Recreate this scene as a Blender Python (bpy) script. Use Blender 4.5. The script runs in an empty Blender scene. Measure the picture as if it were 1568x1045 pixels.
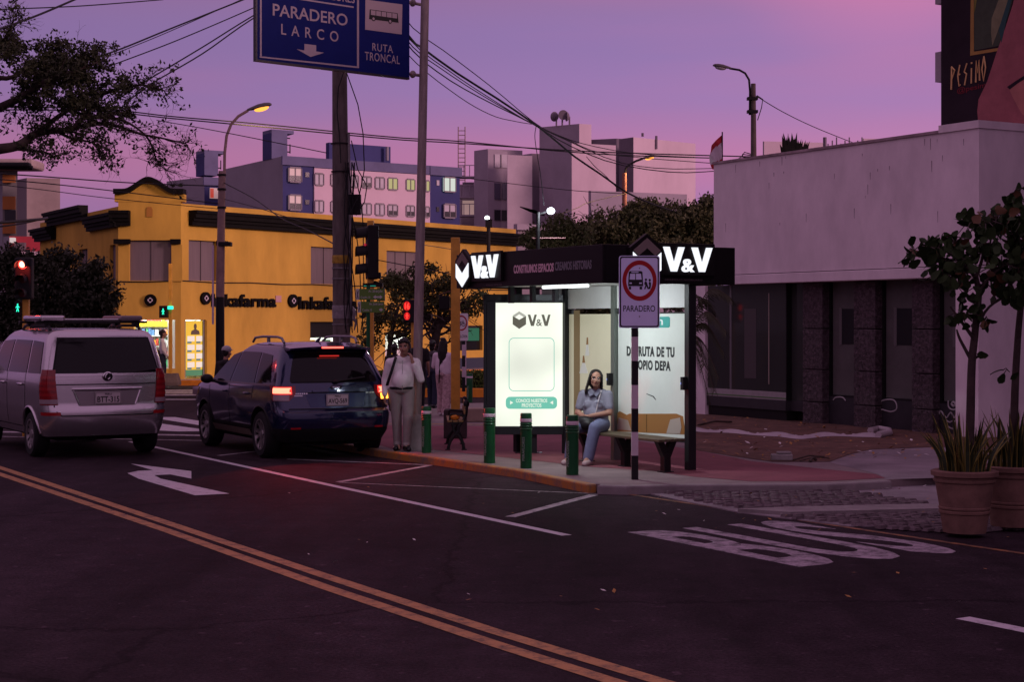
import bpy, bmesh, math, random
from mathutils import Vector, Matrix, Euler

random.seed(7)
SC = bpy.context.scene
COL = SC.collection
RD = math.radians

# ------------------------------------------------------------------ camera
F, CX, YH, H = 2500.0, 784.0, 492.0, 2.05      # focal length in photo pixels, principal column, horizon row, eye height
cam_data = bpy.data.cameras.new('camera')
cam = bpy.data.objects.new('camera', cam_data)
COL.objects.link(cam)
cam.location = (0, 0, H)
cam.rotation_euler = (RD(90), 0, 0)
cam_data.sensor_width = 36
cam_data.lens = 36 * F / 1568
cam_data.shift_y = -(522.5 - YH) / 1568
cam_data.clip_start = 0.1
cam_data.clip_end = 2000
SC.camera = cam

# ------------------------------------------------------------------ sky
world = bpy.data.worlds.new('World')
SC.world = world
world.use_nodes = True
wt = world.node_tree
wt.nodes.clear()
def wn(t, **k):
    n = wt.nodes.new(t)
    for a, b in k.items():
        setattr(n, a, b)
    return n
w_out = wn('ShaderNodeOutputWorld')
w_bg = wn('ShaderNodeBackground')
w_tc = wn('ShaderNodeTexCoord')
w_sep = wn('ShaderNodeSeparateXYZ')
wt.links.new(w_tc.outputs['Generated'], w_sep.inputs[0])
w_map = wn('ShaderNodeMapping')
w_map.inputs['Scale'].default_value = (1.6, 1.6, 13)
w_map.inputs['Rotation'].default_value = (0, RD(3.0), 0)
wt.links.new(w_tc.outputs['Generated'], w_map.inputs[0])
w_noise = wn('ShaderNodeTexNoise')
w_noise.inputs['Scale'].default_value = 1.5
w_noise.inputs['Detail'].default_value = 4
w_noise.inputs['Roughness'].default_value = 0.45
wt.links.new(w_map.outputs[0], w_noise.inputs['Vector'])
# base colour by elevation, then rosy streaks, then a little brighter towards the right
w_ramp = wn('ShaderNodeValToRGB')
w_ramp.color_ramp.interpolation = 'EASE'
def srgb(r, g, b):
    f = lambda c: (c / 255 / 12.92) if c / 255 <= 0.04045 else ((c / 255 + 0.055) / 1.055) ** 2.4
    return (f(r), f(g), f(b), 1)
stops = [(0.0, srgb(150, 112, 158)), (0.06, srgb(152, 113, 162)), (0.096, srgb(177, 117, 159)), (0.135, srgb(148, 115, 167)),
         (0.17, srgb(140, 112, 164)), (0.21, srgb(146, 108, 151)), (0.5, srgb(160, 118, 144)), (1.0, srgb(152, 122, 148))]
cr = w_ramp.color_ramp
while len(cr.elements) < len(stops):
    cr.elements.new(0.5)
for e, (p, c) in zip(cr.elements, stops):
    e.position = p
    e.color = c
wt.links.new(w_sep.outputs['Z'], w_ramp.inputs[0])
w_nr = wn('ShaderNodeMapRange')
w_nr.inputs['From Min'].default_value = 0.42
w_nr.inputs['From Max'].default_value = 0.68
w_nr.inputs['To Max'].default_value = 0.5
wt.links.new(w_noise.outputs['Fac'], w_nr.inputs['Value'])
w_mix = wn('ShaderNodeMix', data_type='RGBA')
w_mix.inputs[7].default_value = srgb(174, 112, 154)
wt.links.new(w_nr.outputs[0], w_mix.inputs[0])
wt.links.new(w_ramp.outputs[0], w_mix.inputs[6])
# corner of rose light high on the right
w_dot = wn('ShaderNodeVectorMath', operation='DOT_PRODUCT')
_v = Vector((0.24, 1, 0.30)).normalized()
w_dot.inputs[1].default_value = _v
wt.links.new(w_tc.outputs['Generated'], w_dot.inputs[0])
w_dr = wn('ShaderNodeMapRange', interpolation_type='SMOOTHSTEP')
w_dr.inputs['From Min'].default_value = 0.9892
w_dr.inputs['From Max'].default_value = 1.0
w_dr.inputs['To Max'].default_value = 0.85
wt.links.new(w_dot.outputs['Value'], w_dr.inputs['Value'])
w_mix2 = wn('ShaderNodeMix', data_type='RGBA')
w_mix2.inputs[7].default_value = srgb(196, 116, 158)
wt.links.new(w_dr.outputs[0], w_mix2.inputs[0])
wt.links.new(w_mix.outputs[2], w_mix2.inputs[6])
# darker towards the left of the view
w_lr = wn('ShaderNodeMapRange')
w_lr.inputs['From Min'].default_value = -0.42
w_lr.inputs['From Max'].default_value = 0.22
w_lr.inputs['To Min'].default_value = 0.80
w_lr.inputs['To Max'].default_value = 1.10
wt.links.new(w_sep.outputs['X'], w_lr.inputs['Value'])
w_mul = wn('ShaderNodeVectorMath', operation='SCALE')
wt.links.new(w_mix2.outputs[2], w_mul.inputs[0])
wt.links.new(w_lr.outputs[0], w_mul.inputs['Scale'])
# low sky behind and left darkened in place of unseen buildings and trees; bluer behind
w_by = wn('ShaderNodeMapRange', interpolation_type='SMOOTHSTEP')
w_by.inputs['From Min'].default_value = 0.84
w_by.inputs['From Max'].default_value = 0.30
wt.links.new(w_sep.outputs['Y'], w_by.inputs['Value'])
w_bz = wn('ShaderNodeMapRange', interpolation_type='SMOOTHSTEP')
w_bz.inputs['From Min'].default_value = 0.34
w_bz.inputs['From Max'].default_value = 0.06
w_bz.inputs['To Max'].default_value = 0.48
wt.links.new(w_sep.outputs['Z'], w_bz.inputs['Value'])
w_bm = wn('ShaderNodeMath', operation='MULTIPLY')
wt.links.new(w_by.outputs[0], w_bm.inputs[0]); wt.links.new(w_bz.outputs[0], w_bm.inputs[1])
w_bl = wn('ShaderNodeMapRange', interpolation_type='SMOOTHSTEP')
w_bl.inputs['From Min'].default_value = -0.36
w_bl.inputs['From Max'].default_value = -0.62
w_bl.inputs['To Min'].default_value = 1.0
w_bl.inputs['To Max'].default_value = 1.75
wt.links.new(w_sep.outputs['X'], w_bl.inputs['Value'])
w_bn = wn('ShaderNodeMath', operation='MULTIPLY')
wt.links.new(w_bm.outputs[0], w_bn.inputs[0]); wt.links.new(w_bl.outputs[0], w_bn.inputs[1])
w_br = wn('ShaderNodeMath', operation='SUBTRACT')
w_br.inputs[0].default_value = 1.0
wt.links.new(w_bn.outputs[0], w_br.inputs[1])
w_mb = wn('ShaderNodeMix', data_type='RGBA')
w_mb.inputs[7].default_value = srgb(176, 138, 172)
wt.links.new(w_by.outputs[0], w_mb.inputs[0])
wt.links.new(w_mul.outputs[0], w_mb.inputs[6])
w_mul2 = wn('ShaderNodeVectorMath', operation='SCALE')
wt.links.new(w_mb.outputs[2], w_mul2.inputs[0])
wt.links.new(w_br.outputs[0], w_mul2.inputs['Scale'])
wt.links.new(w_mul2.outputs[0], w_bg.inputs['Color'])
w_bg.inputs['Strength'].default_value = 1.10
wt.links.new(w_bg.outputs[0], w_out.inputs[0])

# ------------------------------------------------------------------ the last glow of the sun, behind and right of the camera
sun_d = bpy.data.lights.new('sun', 'SUN')
sun_d.energy = 2.1
sun_d.angle = RD(12)
sun_d.color = (1.0, 0.58, 0.64)
sun = bpy.data.objects.new('sun', sun_d)
COL.objects.link(sun)
sun.rotation_euler = (RD(78), 0, RD(62))

SC.view_settings.view_transform = 'Standard'
SC.view_settings.look = 'None'
SC.view_settings.exposure = 0.0
SC.view_settings.gamma = 1.0
SC.cycles.max_bounces = 6
SC.cycles.sample_clamp_indirect = 3.0

# ------------------------------------------------------------------ directions of the place
THETA = math.atan(1424 / 2500)
U = Vector((-math.sin(THETA), math.cos(THETA), 0))      # along the avenue, away from the camera
N = Vector((math.cos(THETA), math.sin(THETA), 0))       # across it, towards the right-hand buildings
RZ_STREET = math.atan2(-U.y, -U.x)                      # local x runs back towards the camera, local y away from the street

def G(px, py, z=0.0):
    Y = F * (H - z) / (py - YH)
    return Vector(((px - CX) / F * Y, Y, z))
def A(px, py, Y):
    return Vector(((px - CX) / F * Y, Y, H + (YH - py) / F * Y))
def along(P, d, px):
    """distance t from P along d at which the vertical plane of column px is met"""
    r = (px - CX) / F
    return (r * P.y - P.x) / (d.x - r * d.y)
def zat(py, Y):
    return H + (YH - py) / F * Y

# ------------------------------------------------------------------ mesh collecting
def rot2(x, y, a):
    c, s = math.cos(a), math.sin(a)
    return x * c - y * s, x * s + y * c

def spline(pts, k=5):
    out = []
    for i in range(len(pts) - 1):
        p0, a, b, p3 = [Vector(pts[min(max(i + j, 0), len(pts) - 1)]) for j in (-1, 0, 1, 2)]
        for s_ in range(k):
            t = s_ / k; out.append(.5 * (2 * a + (b - p0) * t + (2 * p0 - 5 * a + 4 * b - p3) * t * t + (-p0 + 3 * a - 3 * b + p3) * t ** 3))
    out.append(Vector(pts[-1])); return out
class PM:
    def __init__(s):
        s.v, s.f, s.mi = [], [], []
    def add(s, vs, fs, m=0, M=None):
        o = len(s.v)
        for p in vs:
            p = Vector(p)
            s.v.append(M @ p if M is not None else p)
        for q in fs:
            s.f.append([i + o for i in q]); s.mi.append(m)
    def box(s, c, d, rz=0, m=0, M=None, tilt=0):
        x, y, z = d[0] / 2, d[1] / 2, d[2] / 2
        vs = [(-x, -y, -z), (x, -y, -z), (x, y, -z), (-x, y, -z), (-x, -y, z), (x, -y, z), (x, y, z), (-x, y, z)]
        T = Matrix.Translation(c) @ Matrix.Rotation(rz, 4, 'Z') @ Matrix.Rotation(tilt, 4, 'X')
        s.add(vs, [(0, 3, 2, 1), (4, 5, 6, 7), (0, 1, 5, 4), (1, 2, 6, 5), (2, 3, 7, 6), (3, 0, 4, 7)], m, (M @ T) if M is not None else T)
        return s
    def b2(s, x0, x1, y0, y1, z0, z1, m=0):
        return s.box(((x0 + x1) / 2, (y0 + y1) / 2, (z0 + z1) / 2), (abs(x1 - x0), abs(y1 - y0), abs(z1 - z0)), m=m)
    def tube(s, pts, rad, seg=8, m=0, cap=True, sq=None):
        pts = [Vector(p) for p in pts]
        n = len(pts)
        if not hasattr(rad, '__len__'):
            rad = [rad] * n
        t0 = (pts[1] - pts[0]).normalized()
        a = Vector((0, 0, 1)) if abs(t0.z) < 0.9 else Vector((1, 0, 0))
        u = t0.cross(a).normalized()
        vs, fs = [], []
        for i, p in enumerate(pts):
            if i == 0: t = pts[1] - pts[0]
            elif i == n - 1: t = pts[-1] - pts[-2]
            else: t = (pts[i + 1] - p).normalized() + (p - pts[i - 1]).normalized()
            if t.length < 1e-9: t = t0
            t.normalize()
            u = u - t * u.dot(t)
            if u.length < 1e-6: u = t.orthogonal()
            u.normalize()
            w = t.cross(u)
            for k in range(seg):
                an = 2 * math.pi * k / seg
                vs.append(p + (u * math.cos(an) + w * math.sin(an)) * rad[i])
        for i in range(n - 1):
            for k in range(seg):
                k2 = (k + 1) % seg
                fs.append((i * seg + k, i * seg + k2, (i + 1) * seg + k2, (i + 1) * seg + k))
        if cap:
            fs.append(tuple(range(seg))[::-1]); fs.append(tuple((n - 1) * seg + k for k in range(seg)))
        s.add(vs, fs, m)
        return s
    def cyl(s, c, r, h, seg=20, m=0, r2=None):
        c = Vector(c)
        return s.tube([c, c + Vector((0, 0, h))], [r, r if r2 is None else r2], seg, m)
    def lathe(s, prof, seg=24, m=0, M=None, cap=True):
        vs, fs = [], []
        for r, z in prof:
            for k in range(seg):
                a = 2 * math.pi * k / seg
                vs.append((r * math.cos(a), r * math.sin(a), z))
        for i in range(len(prof) - 1):
            for k in range(seg):
                k2 = (k + 1) % seg
                fs.append((i * seg + k, i * seg + k2, (i + 1) * seg + k2, (i + 1) * seg + k))
        if cap:
            fs.append(tuple(range(seg))[::-1]); fs.append(tuple((len(prof) - 1) * seg + k for k in range(seg)))
        s.add(vs, fs, m, M)
        return s
    def poly(s, pts, m=0, M=None):
        s.add(pts, [tuple(range(len(pts)))], m, M); return s
    def prism(s, pts, fn, d0, d1, m=0):
        """2-D outline pts; fn(a, b, d) -> point"""
        n = len(pts)
        vs = [fn(a, b, d0) for a, b in pts] + [fn(a, b, d1) for a, b in pts]
        fs = [tuple(range(n))[::-1], tuple(range(n, 2 * n))] + [(i, (i + 1) % n, n + (i + 1) % n, n + i) for i in range(n)]
        s.add(vs, fs, m); return s
    def pxz(s, pts, y0, y1, m=0):
        return s.prism(pts, lambda a, b, d: (a, d, b), y0, y1, m)
    def pxy(s, pts, z0, z1, m=0):
        return s.prism(pts, lambda a, b, d: (a, b, d), z0, z1, m)
    def pyz(s, pts, x0, x1, m=0):
        return s.prism(pts, lambda a, b, d: (d, a, b), x0, x1, m)
    def ell(s, c, r, seg=14, rings=9, m=0, M=None):
        vs, fs = [], []
        for i in range(rings + 1):
            ph = math.pi * i / rings
            for k in range(seg):
                a = 2 * math.pi * k / seg
                vs.append((c[0] + r[0] * math.sin(ph) * math.cos(a), c[1] + r[1] * math.sin(ph) * math.sin(a), c[2] + r[2] * math.cos(ph)))
        for i in range(rings):
            for k in range(seg):
                k2 = (k + 1) % seg
                fs.append((i * seg + k, (i + 1) * seg + k, (i + 1) * seg + k2, i * seg + k2))
        s.add(vs, fs, m, M); return s
    def text(s, t, x0, z0, w, h, fn, d=0.002, m=0, bold=0.0, space=1.0):
        vs, fs = text_data(t, bold, space)
        xs = [p[0] for p in vs]; ys = [p[1] for p in vs]
        ax, ay = min(xs), min(ys)
        kx, ky = w / (max(xs) - ax), h / (max(ys) - ay)
        s.add([fn(x0 + (p[0] - ax) * kx, z0 + (p[1] - ay) * ky, d if p[2] > 0 else 0) for p in vs], fs, m)
        return s
    def build(s, name, mats, parent=None, loc=None, rz=0, smooth=None, bevel=0, bseg=2, recalc=True):
        me = bpy.data.meshes.new(name)
        me.from_pydata([tuple(p) for p in s.v], [], s.f)
        if not isinstance(mats, (list, tuple)):
            mats = [mats]
        for mm in mats:
            me.materials.append(mm)
        me.polygons.foreach_set('material_index', s.mi)
        if recalc:
            b = bmesh.new(); b.from_mesh(me)
            bmesh.ops.remove_doubles(b, verts=b.verts, dist=1e-6)
            bmesh.ops.recalc_face_normals(b, faces=b.faces)
            b.to_mesh(me); b.free()
        if smooth:
            for p in me.polygons: p.use_smooth = True
            me.set_sharp_from_angle(angle=RD(smooth))
        o = bpy.data.objects.new(name, me)
        COL.objects.link(o)
        if parent is not None: o.parent = parent
        if loc is not None: o.location = loc
        if rz: o.rotation_euler = (0, 0, rz)
        if bevel:
            md = o.modifiers.new('bevel', 'BEVEL'); md.width = bevel; md.segments = bseg; md.limit_method = 'ANGLE'; md.angle_limit = RD(40)
        return o

FX = lambda y: (lambda a, b, d: (a, y - d, b))           # lettering that faces -y at depth y
FXP = lambda x: (lambda a, b, d: (x + d, a, b))          # lettering that faces +x at x
_tc = {}
def text_data(t, bold, space):
    k = (t, bold, space)
    if k in _tc: return _tc[k]
    cu = bpy.data.curves.new('lettering', 'FONT')
    cu.body = t; cu.extrude = 0.5; cu.offset = bold; cu.space_character = space; cu.resolution_u = 4
    o = bpy.data.objects.new('lettering', cu); COL.objects.link(o)
    dg = bpy.context.evaluated_depsgraph_get(); dg.update()
    me = bpy.data.meshes.new_from_object(o.evaluated_get(dg))
    r = ([tuple(v.co) for v in me.vertices], [tuple(p.vertices) for p in me.polygons])
    bpy.data.objects.remove(o); bpy.data.curves.remove(cu); bpy.data.meshes.remove(me)
    _tc[k] = r
    return r

def tag(o, label=None, cat=None, group=None, kind=None):
    if label: o['label'] = label
    if cat: o['category'] = cat
    if group: o['group'] = group
    if kind: o['kind'] = kind
    return o
def thing(name, label, cat, loc=(0, 0, 0), rz=0, group=None):
    o = bpy.data.objects.new(name, None)
    COL.objects.link(o)
    o.empty_display_size = 0.2
    o.location = loc; o.rotation_euler = (0, 0, rz)
    return tag(o, label, cat, group)
def copy_thing(o, parent=None):
    c = o.copy(); COL.objects.link(c)
    if parent is not None: c.parent = parent
    for ch in list(o.children): copy_thing(ch, c)
    return c

# ------------------------------------------------------------------ materials
MATS = {}
def mat(name, col, rough=0.6, metal=0.0, var=0.0, vscale=4.0, bump=0.0, bscale=40.0, spec=0.25, coat=0.0, emit=None, estr=0.0, alpha=None, streak=None, trans=0.0, sheen=0.0):
    if name in MATS: return MATS[name]
    m = bpy.data.materials.new(name); m.use_nodes = True
    nt = m.node_tree; P = nt.nodes['Principled BSDF']
    P.inputs['Base Color'].default_value = (*col[:3], 1)
    P.inputs['Roughness'].default_value = rough
    P.inputs['Metallic'].default_value = metal
    P.inputs['Specular IOR Level'].default_value = spec
    P.inputs['Coat Weight'].default_value = coat
    P.inputs['Transmission Weight'].default_value = trans
    if coat: P.inputs['Coat Roughness'].default_value = 0.06
    if emit is not None:
        P.inputs['Emission Color'].default_value = (*emit[:3], 1)
        P.inputs['Emission Strength'].default_value = estr
    if var or bump:
        tc = nt.nodes.new('ShaderNodeTexCoord')
        mp = nt.nodes.new('ShaderNodeMapping')
        nt.links.new(tc.outputs['Object'], mp.inputs[0])
        if streak: mp.inputs['Scale'].default_value = streak
    if var:
        nz = nt.nodes.new('ShaderNodeTexNoise'); nz.inputs['Scale'].default_value = vscale; nz.inputs['Detail'].default_value = 6; nz.inputs['Roughness'].default_value = 0.65
        nt.links.new(mp.outputs[0], nz.inputs['Vector'])
        rp = nt.nodes.new('ShaderNodeMapRange')
        rp.inputs['From Min'].default_value = 0.25; rp.inputs['From Max'].default_value = 0.75
        rp.inputs['To Min'].default_value = 1 - var; rp.inputs['To Max'].default_value = 1 + var
        nt.links.new(nz.outputs['Fac'], rp.inputs['Value'])
        sc = nt.nodes.new('ShaderNodeVectorMath'); sc.operation = 'SCALE'
        sc.inputs[0].default_value = col[:3]
        nt.links.new(rp.outputs[0], sc.inputs['Scale'])
        nt.links.new(sc.outputs[0], P.inputs['Base Color'])
    if bump:
        nb = nt.nodes.new('ShaderNodeTexNoise'); nb.inputs['Scale'].default_value = bscale; nb.inputs['Detail'].default_value = 4
        nt.links.new(mp.outputs[0], nb.inputs['Vector'])
        bp = nt.nodes.new('ShaderNodeBump'); bp.inputs['Strength'].default_value = bump; bp.inputs['Distance'].default_value = 0.02
        nt.links.new(nb.outputs['Fac'], bp.inputs['Height'])
        nt.links.new(bp.outputs[0], P.inputs['Normal'])
    MATS[name] = m
    return m
def glow(name, col, st):
    return mat(name, (0.02, 0.02, 0.02), 0.4, emit=col, estr=st)

def worn_paint(name, col, under, wear=0.5, sc=9.0):
    """road paint with the asphalt showing through where it is worn"""
    if name in MATS: return MATS[name]
    m = mat(name, col, 0.65)
    nt = m.node_tree; P = nt.nodes['Principled BSDF']
    tc = nt.nodes.new('ShaderNodeTexCoord')
    n1 = nt.nodes.new('ShaderNodeTexNoise'); n1.inputs['Scale'].default_value = sc; n1.inputs['Detail'].default_value = 10; n1.inputs['Roughness'].default_value = 0.8
    nt.links.new(tc.outputs['Object'], n1.inputs['Vector'])
    mr = nt.nodes.new('ShaderNodeMapRange'); mr.inputs['From Min'].default_value = wear - 0.08; mr.inputs['From Max'].default_value = wear + 0.12
    nt.links.new(n1.outputs['Fac'], mr.inputs['Value'])
    mx = nt.nodes.new('ShaderNodeMix'); mx.data_type = 'RGBA'
    mx.inputs[6].default_value = (*col[:3], 1); mx.inputs[7].default_value = (*under[:3], 1)
    nt.links.new(mr.outputs[0], mx.inputs[0]); nt.links.new(mx.outputs[2], P.inputs['Base Color'])
    return m

def asphalt():
    m = mat('asphalt', (0.045, 0.042, 0.046), 0.9, spec=.06)
    nt = m.node_tree; P = nt.nodes['Principled BSDF']
    tc = nt.nodes.new('ShaderNodeTexCoord')
    big = nt.nodes.new('ShaderNodeTexNoise'); big.inputs['Scale'].default_value = 0.35; big.inputs['Detail'].default_value = 7; big.inputs['Roughness'].default_value = 0.6
    mp = nt.nodes.new('ShaderNodeMapping'); mp.inputs['Rotation'].default_value = (0, 0, -THETA); mp.inputs['Scale'].default_value = (1.6, 0.35, 1)
    nt.links.new(tc.outputs['Object'], mp.inputs[0]); nt.links.new(mp.outputs[0], big.inputs['Vector'])
    fine = nt.nodes.new('ShaderNodeTexNoise'); fine.inputs['Scale'].default_value = 38; fine.inputs['Detail'].default_value = 5; fine.inputs['Roughness'].default_value = 0.8
    nt.links.new(tc.outputs['Object'], fine.inputs['Vector'])
    mid = nt.nodes.new('ShaderNodeTexNoise'); mid.inputs['Scale'].default_value = 2.6; mid.inputs['Detail'].default_value = 9; mid.inputs['Roughness'].default_value = 0.75
    nt.links.new(tc.outputs['Object'], mid.inputs['Vector'])
    r1 = nt.nodes.new('ShaderNodeMapRange'); r1.inputs['From Min'].default_value = .3; r1.inputs['From Max'].default_value = .7; r1.inputs['To Min'].default_value = 0.42; r1.inputs['To Max'].default_value = 1.75
    nt.links.new(big.outputs['Fac'], r1.inputs['Value'])
    r2 = nt.nodes.new('ShaderNodeMapRange'); r2.inputs['From Min'].default_value = .25; r2.inputs['From Max'].default_value = .75; r2.inputs['To Min'].default_value = 0.25; r2.inputs['To Max'].default_value = 1.9
    nt.links.new(fine.outputs['Fac'], r2.inputs['Value'])
    r3 = nt.nodes.new('ShaderNodeMapRange'); r3.inputs['From Min'].default_value = .3; r3.inputs['From Max'].default_value = .7; r3.inputs['To Min'].default_value = 0.55; r3.inputs['To Max'].default_value = 1.5
    nt.links.new(mid.outputs['Fac'], r3.inputs['Value'])
    m1 = nt.nodes.new('ShaderNodeMath'); m1.operation = 'MULTIPLY'; nt.links.new(r1.outputs[0], m1.inputs[0]); nt.links.new(r2.outputs[0], m1.inputs[1])
    m2 = nt.nodes.new('ShaderNodeMath'); m2.operation = 'MULTIPLY'; nt.links.new(m1.outputs[0], m2.inputs[0]); nt.links.new(r3.outputs[0], m2.inputs[1])
    # hairline cracks and pale polished specks
    vo = nt.nodes.new('ShaderNodeTexVoronoi'); vo.feature = 'DISTANCE_TO_EDGE'; vo.inputs['Scale'].default_value = 0.22
    wp = nt.nodes.new('ShaderNodeMix'); wp.data_type = 'VECTOR'; wp.inputs[0].default_value = .35; nt.links.new(tc.outputs['Object'], wp.inputs[4]); nt.links.new(mid.outputs['Color'], wp.inputs[5]); nt.links.new(wp.outputs[1], vo.inputs['Vector'])
    cr = nt.nodes.new('ShaderNodeMapRange'); cr.inputs['From Max'].default_value = .006; cr.inputs['To Min'].default_value = .45; nt.links.new(vo.outputs['Distance'], cr.inputs['Value'])
    sp = nt.nodes.new('ShaderNodeTexNoise'); sp.inputs['Scale'].default_value = 9; sp.inputs['Detail'].default_value = 2; nt.links.new(tc.outputs['Object'], sp.inputs['Vector'])
    s2 = nt.nodes.new('ShaderNodeMapRange'); s2.inputs['From Min'].default_value = .66; s2.inputs['From Max'].default_value = .74; s2.inputs['To Min'].default_value = 1; s2.inputs['To Max'].default_value = 2.2; nt.links.new(sp.outputs['Fac'], s2.inputs['Value'])
    m4 = nt.nodes.new('ShaderNodeMath'); m4.operation = 'MULTIPLY'; nt.links.new(cr.outputs[0], m4.inputs[0]); nt.links.new(s2.outputs[0], m4.inputs[1])
    m3 = nt.nodes.new('ShaderNodeMath'); m3.operation = 'MULTIPLY'; nt.links.new(m2.outputs[0], m3.inputs[0]); nt.links.new(m4.outputs[0], m3.inputs[1]); m2 = m3
    sc = nt.nodes.new('ShaderNodeVectorMath'); sc.operation = 'SCALE'; sc.inputs[0].default_value = (0.0215, 0.0140, 0.0180)
    nt.links.new(m2.outputs[0], sc.inputs['Scale']); nt.links.new(sc.outputs[0], P.inputs['Base Color'])
    bp = nt.nodes.new('ShaderNodeBump'); bp.inputs['Strength'].default_value = 0.5; bp.inputs['Distance'].default_value = 0.01
    nt.links.new(fine.outputs['Fac'], bp.inputs['Height']); nt.links.new(bp.outputs[0], P.inputs['Normal'])
    r4 = nt.nodes.new('ShaderNodeMapRange'); r4.inputs['To Min'].default_value = 0.75; r4.inputs['To Max'].default_value = 0.95
    nt.links.new(mid.outputs['Fac'], r4.inputs['Value']); nt.links.new(r4.outputs[0], P.inputs['Roughness'])
    return m

M_ASPHALT = asphalt()
M_BLACK = mat('black_metal', (0.009, 0.008, 0.009), 0.5, spec=.25, var=0.3, vscale=8)
M_DARK = mat('dark_plastic', (0.010, 0.009, 0.010), 0.6, spec=.2)
M_STEEL = mat('grey_steel', (0.24, 0.23, 0.23), 0.5, 0.6, var=0.25, vscale=10)
M_CONC = mat('concrete', (0.26, 0.235, 0.23), 0.85, var=0.35, vscale=3, bump=0.25, bscale=30)
M_WHITE = mat('white_paint', (0.72, 0.7, 0.72), 0.6, var=0.12, vscale=6)
M_RED = mat('red_paint', (0.45, 0.02, 0.02), 0.5)
M_YPOLE = mat('yellow_pole_paint', (0.60, 0.31, 0.05), 0.5, var=0.25, vscale=5)
M_WIRE = mat('black_cable', (0.01, 0.01, 0.012), 0.6)
M_WOOD = mat('bench_wood', (0.22, 0.12, 0.05), 0.6, var=0.35, vscale=6, streak=(1, 12, 12))
M_TERRA = mat('terracotta', (0.17, 0.095, 0.075), 0.85, var=0.35, vscale=5, bump=0.15, bscale=25)
M_BARK = mat('bark', (0.07, 0.05, 0.04), 0.9, var=0.4, vscale=9, bump=0.5, bscale=30)
# ================================================================== ground, road, pavements
def sheet(name, pts, z, m, drop=0.0, kind='structure', lab=None):
    p = PM()
    if drop:
        p.pxy([(q[0], q[1]) for q in pts], z - drop, z)
    else:
        p.poly([(q[0], q[1], z) for q in pts])
    o = p.build(name, m)
    b = bmesh.new(); b.from_mesh(o.data); bmesh.ops.triangulate(b, faces=[f for f in b.faces if len(f.verts) > 4])
    if not drop:
        for f in b.faces:
            if f.normal.z < 0: f.normal_flip()
    b.to_mesh(o.data); b.free()
    return tag(o, kind=kind)
def ribbon_pts(pts, w):
    L, Rr = [], []
    for i, p in enumerate(pts):
        a = pts[max(0, i - 1)]; b = pts[min(len(pts) - 1, i + 1)]
        t = (b - a).normalized(); n = Vector((-t.y, t.x, 0))
        L.append(p + n * w / 2); Rr.append(p - n * w / 2)
    return L + Rr[::-1]
def ribbon(name, px, w, m, z=0.004):
    return sheet(name, ribbon_pts([G(a, b) for a, b in px], w), z, m)

sheet('road', [(-260, -60), (260, -60), (260, 620), (-260, 620)], 0.0, M_ASPHALT)

UA = (0.03, 0.026, 0.03)
P_WHITE = worn_paint('white_road_paint', (0.50, 0.46, 0.49), UA, 0.60, 7)
P_WORN = worn_paint('worn_white_road_paint', (0.40, 0.36, 0.38), UA, 0.52, 8)
P_YELL = worn_paint('yellow_road_paint', (0.40, 0.20, 0.075), UA, 0.55, 7)
P_EDGE = worn_paint('worn_yellow_edge_paint', (0.30, 0.13, 0.05), UA, 0.50, 6)
ribbon('yellow_centre_line', [(-90, 687), (0, 717), (260, 803), (500, 884), (750, 966), (1000, 1042), (1300, 1131)], 0.125, P_YELL)
ribbon('yellow_centre_line', [(-90, 697), (0, 727), (260, 815), (500, 901), (750, 985), (938, 1045), (1300, 1160)], 0.125, P_YELL)
ribbon('white_lane_line', [(200, 677), (240, 686), (520, 747), (868, 821)], 0.11, P_WHITE)
ribbon('white_lane_dash', [(1474, 947.5), (1660, 985)], 0.14, P_WHITE)
sheet('turn_arrow', [G(a, b) for a, b in [(200, 711), (293, 722.5), (293, 734), (261, 727.5), (236, 728.6), (246, 734), (351.5, 757), (298.5, 759.6), (212, 734), (195, 725.6), (212, 722), (234, 721)]], 0.004, P_WHITE)
ribbon('bus_bay_line', [(440, 704), (661, 713)], 0.08, P_WORN)
ribbon('bus_bay_line', [(658, 713.5), (519, 739.2)], 0.11, P_WORN, 0.0045)
ribbon('bus_bay_line', [(519, 740), (917, 757.4)], 0.045, P_WORN, 0.005)
ribbon('bus_bay_line', [(909, 759), (781, 793)], 0.12, P_WORN, 0.0055)
ribbon('bus_bay_line', [(335, 698.5), (392, 692)], 0.09, P_WORN)
ribbon('yellow_edge_line', [(860, 744), (960, 757.5), (1208, 795), (1332, 814), (1568, 849), (1760, 878)], 0.075, P_EDGE)
# BUS lettering
BL, BUw, BUh = G(1227, 870) + N * .0, 1.95, 2.62
p = PM()
p.text('BUS', 0, 0, BUw, BUh, lambda a, b, d: tuple(BL + N * a + U * b + Vector((0, 0, 0.001 + d))), 0.003, bold=0.026, space=1.05)
tag(p.build('bus_lettering', worn_paint('lettering_road_paint', (0.36, 0.30, 0.34), UA, 0.51, 6)), kind='structure')
# zebra crossings
for a in ([(-40, 640), (60, 640), (120, 645), (20, 645)], [(246, 639.5), (268, 639.5), (330, 649), (328, 655.5), (246, 642.5)], [(120, 648), (247, 649.5), (330, 661), (273, 661.4), (140, 655)]):
    sheet('zebra_stripe', [G(*q) for q in a], 0.004, P_WHITE)
ribbon('stop_line', [(-60, 661), (330, 668)], 0.30, P_WORN)
ribbon('stop_line', [(-60, 668), (330, 676)], 0.10, P_WORN, 0.0045)
for y0, y1 in ((597.5, 599.3), (600.5, 602.5), (604, 606.3), (611.5, 613)):
    sheet('zebra_stripe', [G(-120, y1 - 2), G(330, y0), G(560, y0 + 1), G(560, y1 + 1), G(330, y1), G(-120, y1 + 1)], 0.004, P_WORN)

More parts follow.
